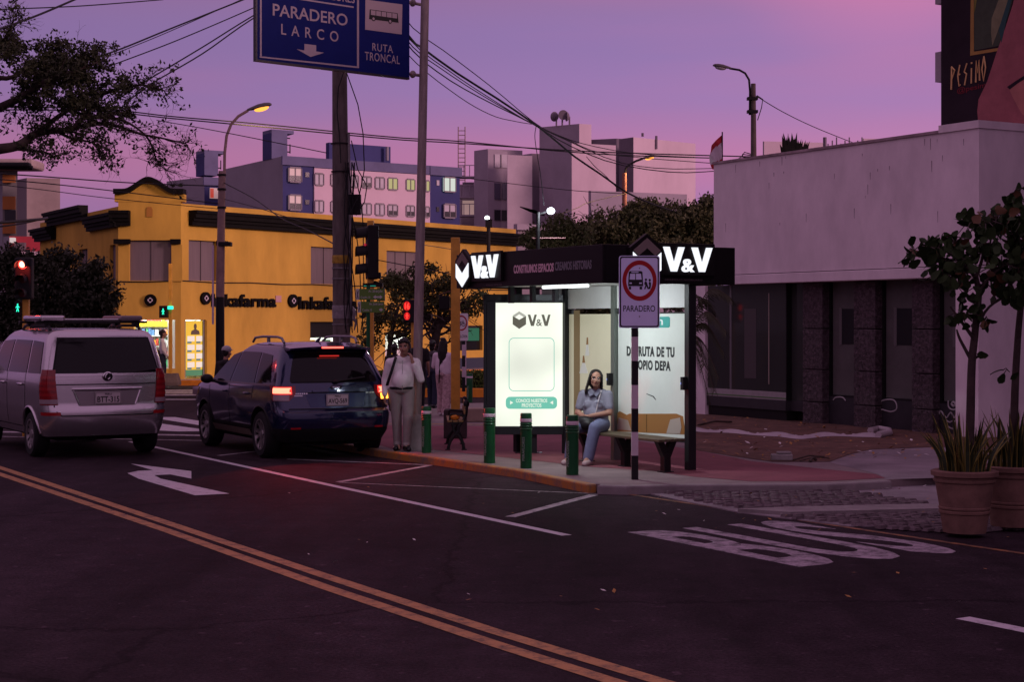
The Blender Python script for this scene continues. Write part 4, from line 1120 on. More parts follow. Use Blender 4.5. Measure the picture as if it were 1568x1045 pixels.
q = PM(); q.b2(-RLEN, 0, 0, .05, RT, RTT); q.b2(-.05, 0, .053, RWID, RT, RTT); q.b2(-RLEN, -RLEN + .05, .053, RWID, RT, RTT); q.b2(-RLEN + .053, -.053, RWID - .05, RWID, RT, RTT)
q.b2(-RLEN + .052, -.052, .052, RWID - .052, RTT - .1, RTT - .02)
roof = q.build('roof', M_FASC, bs, bevel=.006)
q = PM(); q.b2(-RLEN + .055, -.055, .055, RWID - .055, RT + .02, RT + .06); q.build('soffit', M_INNER, bs)
q = PM(); q.b2(-RLEN + .06, -.06, 1.42, 1.46, RT - .30, RT + .015); q.build('rear_beam_panel', M_INNER, bs)
for k in range(3):
    q = PM(); q.b2(-3.3 + k * .62, -3.22 + k * .62, .5, .56, RT - .22, RT + .018); q.build('roof_bracket', M_FRAME, bs)
# tube light at the front edge
xa, xb = Sx(828, .05), Sx(896, .05)
q = PM(); q.tube([(xa, .09, RT - .025), (xb, .09, RT - .025)], .022, 10); tl = q.build('tube_light', EM_TUBE, bs)
q = PM(); q.b2(xa - .02, xb + .02, .06, .12, RT + .001, RT + .018); q.build('tube_housing', M_WHITE, tl)
ar = bpy.data.lights.new('tube_glow', 'AREA'); ar.shape = 'RECTANGLE'; ar.size = xb - xa; ar.size_y = .04; ar.energy = 36; ar.color = (.90, .97, 1.0)
aro = bpy.data.objects.new('tube_glow', ar); COL.objects.link(aro); aro.parent = tl; aro.location = ((xa + xb) / 2, .09, RT - .055); aro.rotation_euler = (RD(32), 0, 0)
# fascia slogan
q = PM(); x0, x1 = Sx(787), Sx(848); q.text('CONSTRUIMOS ESPACIOS', x0, .175, x1 - x0, .115, lambda a, b, d: (a, -.001 - d, RT + b), .003, bold=.03)
q.build('slogan', mat('pink_slogan', (.72, .46, .52), .6), roof)
q = PM(); x0, x1 = Sx(850), Sx(906); q.text('CREAMOS HISTORIAS', x0, .185, x1 - x0, .115, lambda a, b, d: (a, -.001 - d, RT + b), .003, bold=.03)
q.build('slogan', mat('grey_slogan', (.19, .18, .20), .6), roof)
M_CHEV = mat('taupe_chevron', (.20, .16, .145), .6)
def vv_sign(fn, x0, zc, s, lx, lw, lh, lz, tag_x0, tag_w):
    """hexagon emblem centred on (x0, zc) with half height s; letters from lx, width lw; fn(a, b, d) with d out of the face"""
    hexa = [(0, 1.12), (.86, .52), (.86, -.5), (0, -1.1), (-.86, -.5), (-.86, .52)]
    q = PM(); q.prism([(x0 + a * s, zc + b * s) for a, b in hexa], fn, .003, .07); e = q.build('emblem_box', M_FASC, bs, bevel=.005)
    q = PM(); q.prism([(x0 + a * s, zc + b * s) for a, b in ((-.70, .40), (0, .93), (.70, .40), (.42, .19), (0, .50), (-.42, .19))], fn, .0705, .078); q.build('emblem_chevron', M_CHEV, e)
    q = PM(); q.prism([(x0 + a * s, zc + b * s) for a, b in ((-.72, .33), (0, -.24), (.72, .33), (.72, -.42), (0, -.97), (-.72, -.42))], fn, .0705, .080); q.build('emblem_light', EM_SIGN, e)
    q = PM(); q.prism([(lx - .05, lz - .05), (lx + lw + .06, lz - .05), (lx + lw + .06, lz + lh + .05), (lx - .05, lz + lh + .05)], fn, .003, .045); b = q.build('letter_box', M_FASC, bs, bevel=.005)
    wv = lw * .42
    def V(x):
        st = wv * .27
        return [(x, lz + lh), (x + st, lz + lh), (x + wv * .5, lz + lh * .30), (x + wv - st, lz + lh), (x + wv, lz + lh), (x + wv * .5 + st * .48, lz), (x + wv * .5 - st * .48, lz)]
    for x in (lx, lx + lw - wv):
        q = PM(); q.prism(V(x), fn, .046, .075); q.build('letter', EM_SIGN, b)
    q = PM(); q.text('&', lx + lw * .375, lz - .006, lw * .25, lh * .54, lambda a, c, d: fn(a, c, .046 + d), .03, bold=.012); q.build('letter', EM_SIGN, b)
    q = PM(); q.text('DESARROLLO INMOBILIARIO', tag_x0, lz - .115, tag_w, .022, lambda a, c, d: fn(a, c, .003 + d), .002, space=1.2); q.build('tagline', mat('tagline_grey', (.16, .12, .13), .5), roof)
fnS = lambda a, b, d: (a, -d, RT + b)
fnE = lambda a, b, d: (d, a, RT + b)
vv_sign(fnS, Sx(714.5), .27, .265, Sx(728), Sx(768) - Sx(728), .32, .135, Sx(745), .45)
Ey = lambda px: along(C0, N, px)
vv_sign(fnE, Ey(986), .30, .30, Ey(1012), Ey(1086) - Ey(1012), .315, .16, Ey(1018), Ey(1075) - Ey(1018))
# posts and rear glass wall with the printed advert
yb = 1.43
xp = [Sx(1057, yb), Sx(943, yb), Sx(868, yb)]
q = PM(); q.b2(xp[0] - .05, xp[0] + .05, yb - .06, yb + .06, 0, RT + .02); q.build('post', M_FRAME, bs, bevel=.006)
q = PM(); q.b2(xp[1] - .045, xp[1] + .045, yb - .06, yb + .06, 0, RT + .02); q.build('post', M_SAGE, bs, bevel=.006)
q = PM(); q.b2(xp[2] - .05, xp[2] + .05, yb - .06, yb + .06, 0, RT + .02); q.build('post', M_FRAME, bs, bevel=.006)
q = PM(); q.b2(-RLEN + .1, -RLEN + .2, .9, 1.0, 0, RT + .02); q.build('post', M_FRAME, bs, bevel=.006)
M_PRINT = mat('pale_advert_print', (.52, .55, .52), .28, var=.10, vscale=1.3, emit=(.62, .78, .66), estr=.13)  # advert prints glow faintly on their own, adding to the tube light
M_PRINTL = mat('cream_advert_print', (.52, .50, .38), .28, var=.08, vscale=1.3, emit=(.8, .74, .48), estr=.20)
M_PTXT = mat('dark_grey_print', (.035, .04, .04), .4)
M_SOFA = mat('tan_sofa_print', (.30, .15, .05), .4, emit=(.5, .22, .05), estr=.03)
M_CUSH = mat('white_cushion_print', (.42, .38, .32), .4)
M_TEAL = mat('teal_print', (.05, .27, .24), .4, emit=(.1, .6, .5), estr=.08)
pz0, pz1 = .38, 2.05
q = PM(); q.b2(xp[1] + .06, xp[0] - .07, yb, yb + .03, pz0, pz1); wp = q.build('advert_wall', M_PRINT, bs)
q = PM(); q.b2(xp[1] + .05, xp[0] - .055, yb - .015, yb + .04, pz0 - .03, pz0 - .002); q.b2(xp[1] + .05, xp[0] - .055, yb - .01, yb + .04, pz1 + .002, pz1 + .02); q.build('wall_rail', M_FRAME, bs)
q = PM(); q.b2(xp[2] + .065, xp[1] - .06, yb, yb + .03, pz0, pz1); wl = q.build('advert_wall', M_PRINTL, bs)
xS = lambda px: Sx(px, yb)
zS = lambda px, py: zat(py, (C0 + N * yb - U * (Sx(px, yb))).y) - ZS if False else zat(py, (C0 + N * yb - U * Sx(px, yb)).y) - ZS
def prnt(name, pxs, m, y0=.004, par=None):
    q = PM(); q.pxz([(xS(a), zS(a, b)) for a, b in pxs], yb - y0, yb - .0005); return q.build(name, m, par or wp)
fnB = lambda a, b, d: (a, yb - .002 - d, b)
for t, pa, pb3, py0, py1 in (('DISFRUTA DE TU', 960, 1033, 545.5, 530), ('PROPIO DEPA', 967, 1027, 566, 551)):
    q = PM(); q.text(t, xS(pa), zS(pa, py0), xS(pb3) - xS(pa), zS(pa, py1) - zS(pa, py0), fnB, .002, bold=.045, space=1.12); q.build('advert_lettering', M_PTXT, wp)
prnt('teal_label', [(985, 486), (1024, 485), (1026, 487), (1026, 500), (1024, 502), (985, 502)], M_TEAL)
q = PM(); q.text('n', xS(1008), zS(1008, 498), xS(1015.5) - xS(1008), .075, lambda a, b, d: (a, yb - .0045 - d, b), .001, bold=.02); q.build('label_lettering', mat('white_print', (.7, .72, .7), .4), wp)
prnt('sofa_print', [(944, 660), (944, 634), (949, 630), (960, 636), (964, 634), (1036, 634), (1046, 638), (1050, 666), (944, 661)], M_SOFA)
prnt('sofa_print', [(990, 635), (991, 635), (991, 662), (990, 662)], mat('sofa_seam_print', (.12, .06, .02), .5), .006)
prnt('cushion_print', [(1021, 664), (1027, 643), (1042, 640), (1044, 655), (1042, 665)], M_CUSH, .008)
prnt('cushion_print', [(945, 658), (948, 640), (962, 644), (967, 660)], M_CUSH, .007)
prnt('crack', [(990, 603), (1001, 607), (1005, 613), (1003.5, 612.5), (1000, 608.3), (990, 603.8)], M_PTXT, .003)
M_LAMPP = mat('lamp_print', (.62, .62, .58), .4, emit=(.8, .8, .75), estr=.12)
prnt('curtain_print', [(879, 640), (879, 476), (888, 475), (888, 640)], mat('tan_curtain_print', (.30, .20, .09), .5), par=wl)
prnt('lamp_print', [(887.5, 572), (900.5, 572), (896, 556), (892, 556)], M_LAMPP, .005, wl)
prnt('lamp_print', [(892, 556), (896, 556), (894.6, 545), (893, 545)], M_SOFA, .005, wl)
prnt('lamp_print', [(896.5, 545), (902.5, 545), (901, 528), (898, 528)], M_LAMPP, .005, wl)
prnt('lamp_print', [(898, 528), (901, 528), (900.4, 517), (898.8, 517)], M_SOFA, .005, wl)
for k, px in ((0, 937.5), (1, 1053.5)):
    q = PM(); q.b2(xp[1 - k] - .04, xp[1 - k] + .02, yb - .13, yb - .065, 1.05, 1.22); cb = q.build('charger_box', M_DARK, bs)
    q = PM(); q.b2(xp[1 - k] - .035, xp[1 - k] - .025, yb - .133, yb - .1305, 1.12, 1.15); q.build('indicator_light', glow('blue_led', (.2, .3, 1), .8), cb)

# ---------------------------------------------------------------- the lit advertising panel
YP = 24.0
aX = lambda px: (px - CX) / F * YP
ap = thing('advertising_panel', 'tall backlit advertising panel in a black frame at the far end of the shelter', 'advert panel', (aX(810), YP, ZS), RD(1.5))
w = aX(880) - aX(741); zb, zt = zat(666, YP) - ZS, zat(451, YP) - ZS
q = PM(); q.b2(-w / 2, w / 2, 0.0, .16, zb, zt); fr = q.build('frame', M_FRAME, ap, bevel=.01)
dx = lambda px: aX(px) - aX(810)
zz = lambda py: zat(py, YP) - ZS
q = PM(); q.b2(-w / 2 + .002, -w / 2 + .04, -.02, .0, zb, zt); q.b2(-w / 2, w / 2, -.02, -.001, zz(461), zt); q.b2(dx(868), w / 2, -.02, -.001, zb, zz(461.2)); q.b2(-w / 2 + .042, dx(759), -.02, -.001, zb, zz(461.2)); q.b2(dx(759.1), dx(867.9), -.02, -.001, zb, zz(653))
q.build('bezel', mat('dark_bezel', (.03, .032, .036), .3, .4), ap, bevel=.006)
def backlit():
    m = glow('backlit_poster', (.93, .97, .84), 1.0)
    nt = m.node_tree; P = nt.nodes['Principled BSDF']
    tc = nt.nodes.new('ShaderNodeTexCoord'); nz = nt.nodes.new('ShaderNodeTexNoise'); nz.inputs['Scale'].default_value = 1.1; nz.inputs['Detail'].default_value = 1
    nt.links.new(tc.outputs['Object'], nz.inputs['Vector'])
    mr = nt.nodes.new('ShaderNodeMapRange'); mr.inputs['From Min'].default_value = .3; mr.inputs['From Max'].default_value = .7; mr.inputs['To Min'].default_value = .84; mr.inputs['To Max'].default_value = 1.2
    nt.links.new(nz.outputs['Fac'], mr.inputs['Value']); nt.links.new(mr.outputs[0], P.inputs['Emission Strength'])
    return m
q = PM(); q.b2(dx(759), dx(868), -.008, -.0012, zz(653), zz(464)); ls = q.build('lit_poster', backlit(), ap)
def pp(name, pts, m, y=-.0095):
    q = PM(); q.pxz([(dx(a), zz(b)) for a, b in pts], y, -.0082); return q.build(name, m, ls)
M_PG = glow('poster_grey_print', (.10, .095, .07), 1.0); M_PLG = glow('poster_light_grey_print', (.42, .42, .37), 1.0); M_PTL = glow('poster_teal_print', (.16, .55, .42), 1.0); M_PWH = glow('poster_white_print', (.85, .92, .78), 1.0)
pp('poster_mark', [(785, 484), (795, 490), (805.5, 484), (805.5, 497), (795, 504), (785, 497)], M_PG)
pp('poster_mark', [(785, 483.5), (795, 477), (805.5, 483.5), (802, 486), (795, 481.5), (788.5, 486)], M_PLG)
pp('poster_mark', [(808, 482), (812, 482), (815.3, 493), (818.5, 482), (822, 482), (817.5, 499.5), (813, 499.5)], M_PG)
pp('poster_mark', [(829, 482), (833, 482), (836.3, 493), (839.5, 482), (843, 482), (838.5, 499.5), (834, 499.5)], M_PG)
q = PM(); q.text('&', dx(821), zz(499.5), dx(830) - dx(821), .10, lambda a, b, d: (a, -.0082 - d, b), .001, bold=.01); q.build('poster_mark', M_PG, ls)
q = PM()
def rrect(x0, x1, z0, z1, r, n=5):
    o = []
    for cx, cz, a0 in ((x1 - r, z1 - r, 0), (x0 + r, z1 - r, 90), (x0 + r, z0 + r, 180), (x1 - r, z0 + r, 270)):
        for k in range(n + 1):
            a = RD(a0 + 90 * k / n); o.append((cx + r * math.cos(a), cz + r * math.sin(a)))
    return o
ou, inn_ = rrect(dx(779), dx(849), zz(599.5), zz(517.5), .075), rrect(dx(780), dx(848), zz(598.5), zz(518.5), .066)
n = len(ou); vs = [(a, -.0094, b) for a, b in ou] + [(a, -.0094, b) for a, b in inn_]
q.add(vs, [(i, (i + 1) % n, n + (i + 1) % n, n + i) for i in range(n)]); q.build('poster_border', M_PTL, ls)
q = PM(); q.pxz(rrect(dx(774.5), dx(853), zz(626.5), zz(608), .06), -.0095, -.0082); q.build('poster_button', M_PTL, ls)
for t, y0, a, b in (('CONOCE NUESTROS', 616.8, 790, 838), ('PROYECTOS', 624, 799, 829)):
    q = PM(); q.text(t, dx(a), zz(y0), dx(b) - dx(a), .055, lambda a, b, d: (a, -.0097 - d, b), .001, bold=.02); q.build('poster_lettering', M_PWH, ls)
pp('poster_arrow', [(781, 614), (786, 617), (781, 620)], M_PWH, -.0105); pp('poster_arrow', [(847, 614), (842, 617), (847, 620)], M_PWH, -.0105)
q = PM(); q.b2(-.12, .12, .05, .12, 0, zb - .002); q.b2(-.2, .2, .0, .16, 0, .012); q.build('foot', M_FRAME, ap)

# ---------------------------------------------------------------- benches
ybn = .98
bn = thing('slatted_bench', 'long slatted bench on forked black legs inside the bus shelter', 'bench', C0 + Vector((0, 0, ZS)), RZ_STREET)
b0, b1 = Sx(899, ybn) - .15, Sx(1019, ybn) + .14
q = PM()
for k in range(5): q.b2(b0, b1, ybn - .2 + k * .085, ybn - .2 + k * .085 + .07, .40, .435)
q.build('seat', mat('weathered_bench_slats', (.085, .066, .04), .6, var=.35, vscale=5, streak=(.6, 10, 10)), bn, bevel=.006)
for px in (1019, 958, 899):
    x = Sx(px, ybn); q = PM()
    q.b2(x - .05, x + .05, ybn - .05, ybn + .05, 0, .24)
    for s_ in (-1, 1): q.prism([(-.05, .2), (.05, .2), (.05 + .10 * s_, .395), (-.05 + .10 * s_, .395)], lambda a, b, d: (x + d, ybn + a, b), -.045, .045)
    q.box((x, ybn, .008), (.16, .16, .016)); q.build('leg', M_BLACK, bn, bevel=.005)

bp_ = G(699, 690, ZS)
pk = thing('park_bench', 'park bench seen end on, with curved black iron legs, orange wrapper on its wooden seat', 'bench', bp_, RD(3))
def bench_leg(y):
    q = PM(); T = lambda x, z: (x, y, z)
    def bar(pts, r): 
        out = []
        for i in range(len(pts) - 1):
            p0, p1_, p2_, p3 = [Vector(T(*pts[min(max(i + k, 0), len(pts) - 1)])) for k in (-1, 0, 1, 2)]
            for s_ in range(4):
                t = s_ / 4; out.append(.5 * (2 * p1_ + (p2_ - p0) * t + (2 * p0 - 5 * p1_ + 4 * p2_ - p3) * t * t + (-p0 + 3 * p1_ - 3 * p2_ + p3) * t ** 3))
        out.append(Vector(T(*pts[-1]))); q.tube(out, r, 7)
    bar([(-.13, 0), (-.10, .12), (-.04, .21), (.0, .24), (.04, .21), (.09, .12), (.115, 0)], .024)
    bar([(0, .23), (-.035, .29), (-.05, .38), (-.05, .42)], .022)
    bar([(0, .23), (.03, .29), (.04, .36), (.09, .43), (.14, .52), (.155, .66), (.15, .74)], .024)
    bar([(-.08, .40), (.0, .405), (.08, .42)], .02)
    bar([(-.10, .44), (-.09, .53), (-.02, .54), (.12, .52)], .016)
    q.box((-.13, y, .01), (.08, .07, .02)); q.box((.115, y, .01), (.08, .07, .02)); q.ell((.15, y, .70), (.045, .035, .06), 10, 7)
    return q
LB = 1.2
for y in (0, LB): bench_leg(y).build('leg', M_BLACK, pk, smooth=50)
q = PM()
for k in range(3): q.b2(-.14 + k * .085, -.065 + k * .085, -.03, LB + .03, .425, .455)
q.build('seat', M_WOOD, pk, bevel=.006)
q = PM()
for k in range(2): q.box((.125 + k * .01, LB / 2, .58 + k * .10), (.025, LB + .04, .075))
q.build('backrest', M_WOOD, pk, bevel=.006)
q = PM(); q.ell((0, 0, .045), (.085, .06, .045), 10, 6)
rj = random.Random(2)
q.v = [Vector((p.x + rj.uniform(-.012, .012), p.y + rj.uniform(-.012, .012), max(.002, p.z + rj.uniform(-.012, .012)))) for p in q.v]
wr = q.build('wrapper', [mat('orange_wrapper', (.55, .16, .02), .35)], None, loc=bp_ + Vector((-.03, .03, .455)))
tag(wr, 'crumpled shiny orange wrapper lying on the seat of the park bench', 'wrapper')
q = PM(); q.ell((.05, -.01, .07), (.035, .03, .02), 8, 5); q.build('wrapper_label', mat('red_wrapper_print', (.5, .03, .03), .35), wr); q = PM(); q.ell((-.02, 0, .085), (.05, .03, .012), 8, 5); q.build('wrapper_rim', M_WHITE, wr)

# ---------------------------------------------------------------- bollards
M_GREEN = mat('dark_green_enamel', (.008, .075, .024), .35, var=.2, vscale=7)
def bollard(px, py, label, z=ZS, hgt=.70, r=.073, first=[None]):
    c = G(px, py, z)
    if first[0] is None:
        b = thing('bollard', label, 'bollard', c, 0, 'green bollards on the pavement edge')
        q = PM()
        q.lathe([(r, 0), (r, .545), (r * 1.0, .585), (r, .70 - .02), (r * .93, .70)], 24)
        q.build('body', M_GREEN, b, smooth=40)
        q = PM(); q.lathe([(r + .002, .588), (r + .004, .592), (r + .004, .628), (r + .002, .632)], 24, cap=False); q.build('reflective_band', mat('pink_white_band', (.62, .5, .55), .5), b, smooth=40)
        for zc in (.50, .535, .565):
            q = PM(); q.lathe([(r + .001, zc - .01), (r + .008, zc), (r + .001, zc + .01)], 24, cap=False); q.build('ring', M_GREEN, b, smooth=60)
        for k in range(4):
            q = PM(); q.text(('MIRA', 'FLO', 'RES', 'A')[k] if False else 'MIRAFLORES', 0, 0, .30, .035, lambda a, bb, d: ((r + .001 + d) * math.sin(-.3 - bb / r), -(r + .001 + d) * math.cos(-.3 - bb / r), .10 + a), .001)
            if k == 0: q.build('side_lettering', mat('pale_green_lettering', (.30, .36, .32), .5), b)
        first[0] = b
    else:
        b = copy_thing(first[0]); b.location = c; b['label'] = label
    b.rotation_euler = (0, 0, random.uniform(-.35, .25)); b.scale = (hgt / .70,) * 3
    return b
bollard(653, 694, 'dark green bollard with pale band beside the standing man on the phone', hgt=.69)
bollard(749.5, 709.5, 'dark green bollard in front of the left edge of the lit advert panel', hgt=.755)
bollard(805.5, 717.5, 'dark green bollard with pale band in front of the middle of the lit advert panel', hgt=.73)
bollard(876.5, 727.5, 'dark green bollard with pale band in front of the seated woman', hgt=.755)
bollard(719, 617, 'small distant green bollard standing before the hedge', z=ZS, hgt=.70)

# ---------------------------------------------------------------- PARADERO sign on its striped post
c = G(972, 735, ZS); YS = c.y
ps = thing('stop_sign', 'white bus stop sign with a red ring on a black and white striped post', 'sign', c, RD(3))
zsn = lambda py: zat(py, YS) - ZS
xsn = lambda px: (px - 978) / F * YS + (978 - 972) / F * YS
bands = [735, 698, 662, 626, 590, 553, 516, 498]
for k in range(7):
    q = PM(); q.b2(-.04, .04, -.03, .03, zsn(bands[k]) + (.0005 if k else 0), zsn(bands[k + 1])); q.build('post_band', M_BLACK if k % 2 == 0 else mat('post_white', (.55, .46, .50), .6, var=.15), ps)
q = PM(); q.b2(-.035, .035, -.01, .03, zsn(498), zsn(400)); q.build('post_top', M_BLACK, ps)
M_SW = mat('reflective_white', (.66, .67, .92), .4, var=.05); M_SB = mat('sign_black', (.012, .012, .014), .5); M_SR = mat('sign_red', (.36, .008, .012), .45)
q = PM(); q.pxz(rrect(xsn(947), xsn(1009.5), zsn(502.5), zsn(392), .03), -.05, -.035); pl = q.build('plate', M_SW, ps)
q = PM(); o_, i_ = rrect(xsn(948.2), xsn(1008.3), zsn(501.3), zsn(393.2), .03), rrect(xsn(950.2), xsn(1006.3), zsn(499.3), zsn(395.2), .022)
n = len(o_); q.add([(a, -.0512, b) for a, b in o_] + [(a, -.0512, b) for a, b in i_], [(i, (i + 1) % n, n + (i + 1) % n, n + i) for i in range(n)]); q.build('border', M_SB, pl)
cx, cz = xsn(978.5), zsn(430); ro, ri = 26.3 / F * YS, 20.4 / F * YS
q = PM(); n = 48; q.add([(cx + ro * math.cos(2 * math.pi * k / n), -.0515, cz + ro * 1.18 * math.sin(2 * math.pi * k / n)) for k in range(n)] + [(cx + ri * math.cos(2 * math.pi * k / n), -.0515, cz + ri * 1.18 * math.sin(2 * math.pi * k / n)) for k in range(n)], [(i, (i + 1) % n, n + (i + 1) % n, n + i) for i in range(n)]); q.build('ring', M_SR, pl)
def sgn(pts, m=M_SB, y=-.0525):
    return ([(xsn(a), zsn(b)) for a, b in pts], m, y)
q = PM()
for pts, y in (([(961, 437), (962, 417), (964, 415.5), (981, 415.5), (983, 417), (984, 437), (984, 438.5), (961, 438.5)], -.0525), ([(962, 438), (965.5, 438), (965.5, 443.5), (962, 443.5)], -.0524), ([(978.5, 438), (982.5, 438), (982.5, 443.5), (978.5, 443.5)], -.0524),
               ([(986, 433), (988, 430.5), (990, 433), (991, 437), (993, 443), (991, 443), (989, 438.5), (987.5, 443), (985.5, 443), (987.5, 437), (986, 436)], -.0524), ([(992.5, 434), (994, 431), (996, 433.5), (996, 438), (995, 443), (991.8, 442.5), (993.5, 438)], -.0526)):
    q.pxz([(xsn(a), zsn(b)) for a, b in pts], y, -.0502)
q.ell((xsn(988.3), -.051, zsn(428.6)), (.014, .002, .016), 8, 5); q.ell((xsn(994.2), -.051, zsn(429.2)), (.014, .002, .016), 8, 5)
pic = q.build('bus_pictogram', M_SB, pl)
q = PM()
for pts in ([(966, 418), (977, 418), (977, 416.6), (966, 416.6)], [(963.2, 428.5), (964.2, 419.5), (971.8, 419.5), (971.8, 428.5)], [(973, 428.5), (973, 419.5), (980.6, 419.5), (981.8, 428.5)], [(963, 435), (966.5, 435), (966.5, 433), (963, 433)], [(978, 435), (982, 435), (982, 433), (978, 433)], [(962, 439.2), (983, 439.2), (983, 438.6), (962, 438.6)]):
    q.pxz([(xsn(a), zsn(b)) for a, b in pts], -.0535, -.0526)
q.build('pictogram_window', M_SW, pic)
q = PM(); q.text('PARADERO', xsn(953.5), zsn(477.5), xsn(1002.5) - xsn(953.5), zsn(468) - zsn(477.5), lambda a, b, d: (a, -.0505 - d, b), .001, bold=.008); q.build('lettering', M_SB, pl)
for py in (411, 485):
    q = PM(); q.ell((cx, -.052, zsn(py)), (.009, .004, .009), 8, 5); q.build('bolt', M_STEEL, pl)

# ---------------------------------------------------------------- big blue direction sign on a thin leaning pole
cb_ = G(637, 688, ZS); YB = cb_.y
top = A(652, -60, YB)
M_GALV = mat('weathered_galvanised', (.29, .235, .22), .6, .15, var=.4, vscale=6, streak=(3, 3, .4))
gp = thing('sign_pole', 'thin weathered grey pole rising behind the man on the phone and holding the blue sign', 'pole', cb_)
q = PM(); q.tube([(0, 0, 0), (top - cb_) * .5 + Vector((.0, 0, 0)), top - cb_], [.073, .07, .062], 14); q.build('shaft', M_GALV, gp, smooth=40)
q = PM(); q.lathe([(.22, 0), (.19, .1), (.15, .4), (.125, .50), (.10, .53)], 18); q.build('concrete_base', M_CONC, gp, loc=(.04, -.02, 0), smooth=40)
dS = Vector((.76, .65, 0)).normalized()
sR = A(627, 115, YB); sR = Vector((sR.x, YB, 0))
wS = -along(sR, dS, 394); sO = sR - dS * wS
sg = thing('direction_sign', 'large blue bus stop direction sign hanging high above the cars', 'sign', sO, math.atan2(dS.y, dS.x))
tS = lambda px: along(sO, dS, px)
zSg = lambda px, py: zat(py, sO.y + dS.y * tS(px))
zbot, ztop_ = zSg(394, 90.5), zSg(394, 90.5) + 1.52
M_SBLUE = mat('sign_blue', (.006, .013, .13), .6, spec=.1, var=.12, vscale=3); M_SLET = mat('sign_pink_white', (.42, .34, .38), .5, var=.1)
q = PM(); q.b2(0, wS, 0, .03, zbot, ztop_); q.build('board', M_SBLUE, sg)
q = PM(); q.b2(-.03, -.001, -.004, .06, zbot - .03, ztop_); q.b2(0, wS, -.003, .06, zbot - .03, zbot - .001); q.build('rim', mat('sign_rim', (.05, .05, .06), .4, .5), sg)
def sgp(name, pts, m=M_SLET, y=-.003):
    q = PM(); q.pxz([(tS(a), zSg(a, b)) for a, b in pts], y, -.0005); return q.build(name, m, sg)
sgp('white_line', [(398, -40), (400.5, -40), (400.5, 88), (398, 88)]); sgp('white_line', [(397.5, 88), (547.5, 104), (547.5, 101.5), (397.5, 85.7)], y=-.0035)
sgp('white_line', [(546.5, -40), (549.5, -40), (549.5, 104), (546.5, 104)], y=-.004); sgp('white_line', [(450, -2), (541.5, 11.8), (541.5, 9.5), (450, -4.3)])
def slt(t, a, b, y0a, h, bold=.012, sp=1.0):
    x0, x1 = tS(a), tS(b); q = PM(); q.text(t, x0, zSg(a, y0a), x1 - x0, h, lambda p, r, d: (p, -.001 - d, r), .002, bold=bold, space=sp); q.build('lettering', M_SLET, sg)
slt('PARADERO', 417.5, 532, 23.5, .175); slt('LARCO', 430.5, 518, 52.5, .155, .008, 1.9); slt('RUTA', 570, 601.5, 77.2, .115, .006, 1.15); slt('TRONCAL', 558.5, 612, 91.5, .125, .006, 1.1); slt('MIRAFLORES', 472, 543, -6, .12, .012)
sgp('down_arrow', [(466, 67), (484, 69), (484, 78.5), (496, 80.5), (475.5, 87), (454, 75), (466, 77)])
pic = sgp('pictogram_plate', [(559.5, -1), (616, 6.5), (615, 52.5), (559, 45)], mat('sign_plate_pink', (.46, .36, .38), .5))
q = PM(); q.pxz([(tS(a), zSg(a, b)) for a, b in [(565, 28.7), (566, 14), (608.5, 20), (610, 34.5), (565, 29)]], -.006, -.0035); bus = q.build('bus_pictogram', M_SB, pic)
q = PM()
for k in range(5): a = 567.5 + k * 8.2; q.pxz([(tS(x), zSg(x, y + (x - 566) * .141)) for x, y in ((a, 15), (a + 7.2, 15), (a + 7.2, 22.2), (a, 22.2))], -.007, -.0062)
q.build('pictogram_window', MATS['sign_plate_pink'], bus)
q = PM()
for a, b in ((571.5, 28.6), (597, 32.6)): q.ell((tS(a), -.006, zSg(a, b)), (.035, .003, .035), 14, 6)
q.build('pictogram_wheel', M_SB, bus)
q = PM()
for a, b in ((571.5, 28.6), (597, 32.6)): q.ell((tS(a), -.009, zSg(a, b)), (.021, .002, .021), 12, 6)
q.build('pictogram_hub', MATS['sign_plate_pink'], bus)
for py in (2, 112):
    q = PM(); z = zSg(627, py); q.tube([(wS - .02, .05, z), (wS + .30, .08, z)], .025, 8); q.ell((wS + .10, .05, z), (.045, .06, .06), 8, 6); q.build('bracket', M_GALV, sg)

# ---------------------------------------------------------------- big wooden utility pole behind the sign
YU = 32.0; cu_ = Vector(((524 - CX) / F * YU, YU, ZS))
up = thing('utility_pole', 'thick dark utility pole with yellow tape and hanging cables behind the blue car', 'pole', cu_)
tp = A(519, -30, YU) - cu_
q = PM(); q.tube([(0, 0, 0), tp * .25, tp * .6, tp], [.175, .17, .155, .135], 18); q.build('shaft', mat('dark_pole_concrete', (.115, .095, .088), .85, var=.55, vscale=7, bump=.35, bscale=25, streak=(1, 1, .25)), up, smooth=40)
ptU = lambda py: tp * ((zat(py, YU) - ZS) / tp.z)
for py, hh in ((397.5, .08), ):
    q = PM(); c = ptU(py); q.lathe([(.172, -hh), (.178, -hh * .6), (.174, 0), (.18, hh * .5), (.172, hh)], 18, cap=False); q.build('yellow_tape', mat('yellow_tape', (.35, .22, .03), .5, var=.4, vscale=14), up, loc=c, smooth=60)
for py in (411, 427, 476, 497, 263, 220):
    q = PM(); c = ptU(py); q.lathe([(.165, -.012), (.185, -.01), (.185, .01), (.165, .012)], 18, cap=False); q.build('steel_band', M_STEEL if py > 300 else M_BLACK, up, loc=c)
q = PM(); c = ptU(312); q.b2(.16, .40, -.08, .08, -.22, .18); q.build('meter_box', M_DARK, up, loc=c, bevel=.01)
q = PM(); q.tube([ptU(500) + Vector((.2, -.05, 0)), ptU(205) + Vector((.17, -.05, 0))], .03, 7); q.build('conduit', M_STEEL, up)
q = PM(); q.lathe([(.178, -.13), (.182, -.1), (.181, 0), (.182, .1), (.178, .13)], 18, cap=False); q.build('clear_wrap', mat('grey_plastic_wrap', (.22, .2, .21), .3, var=.4, vscale=15), up, loc=ptU(478), smooth=60)
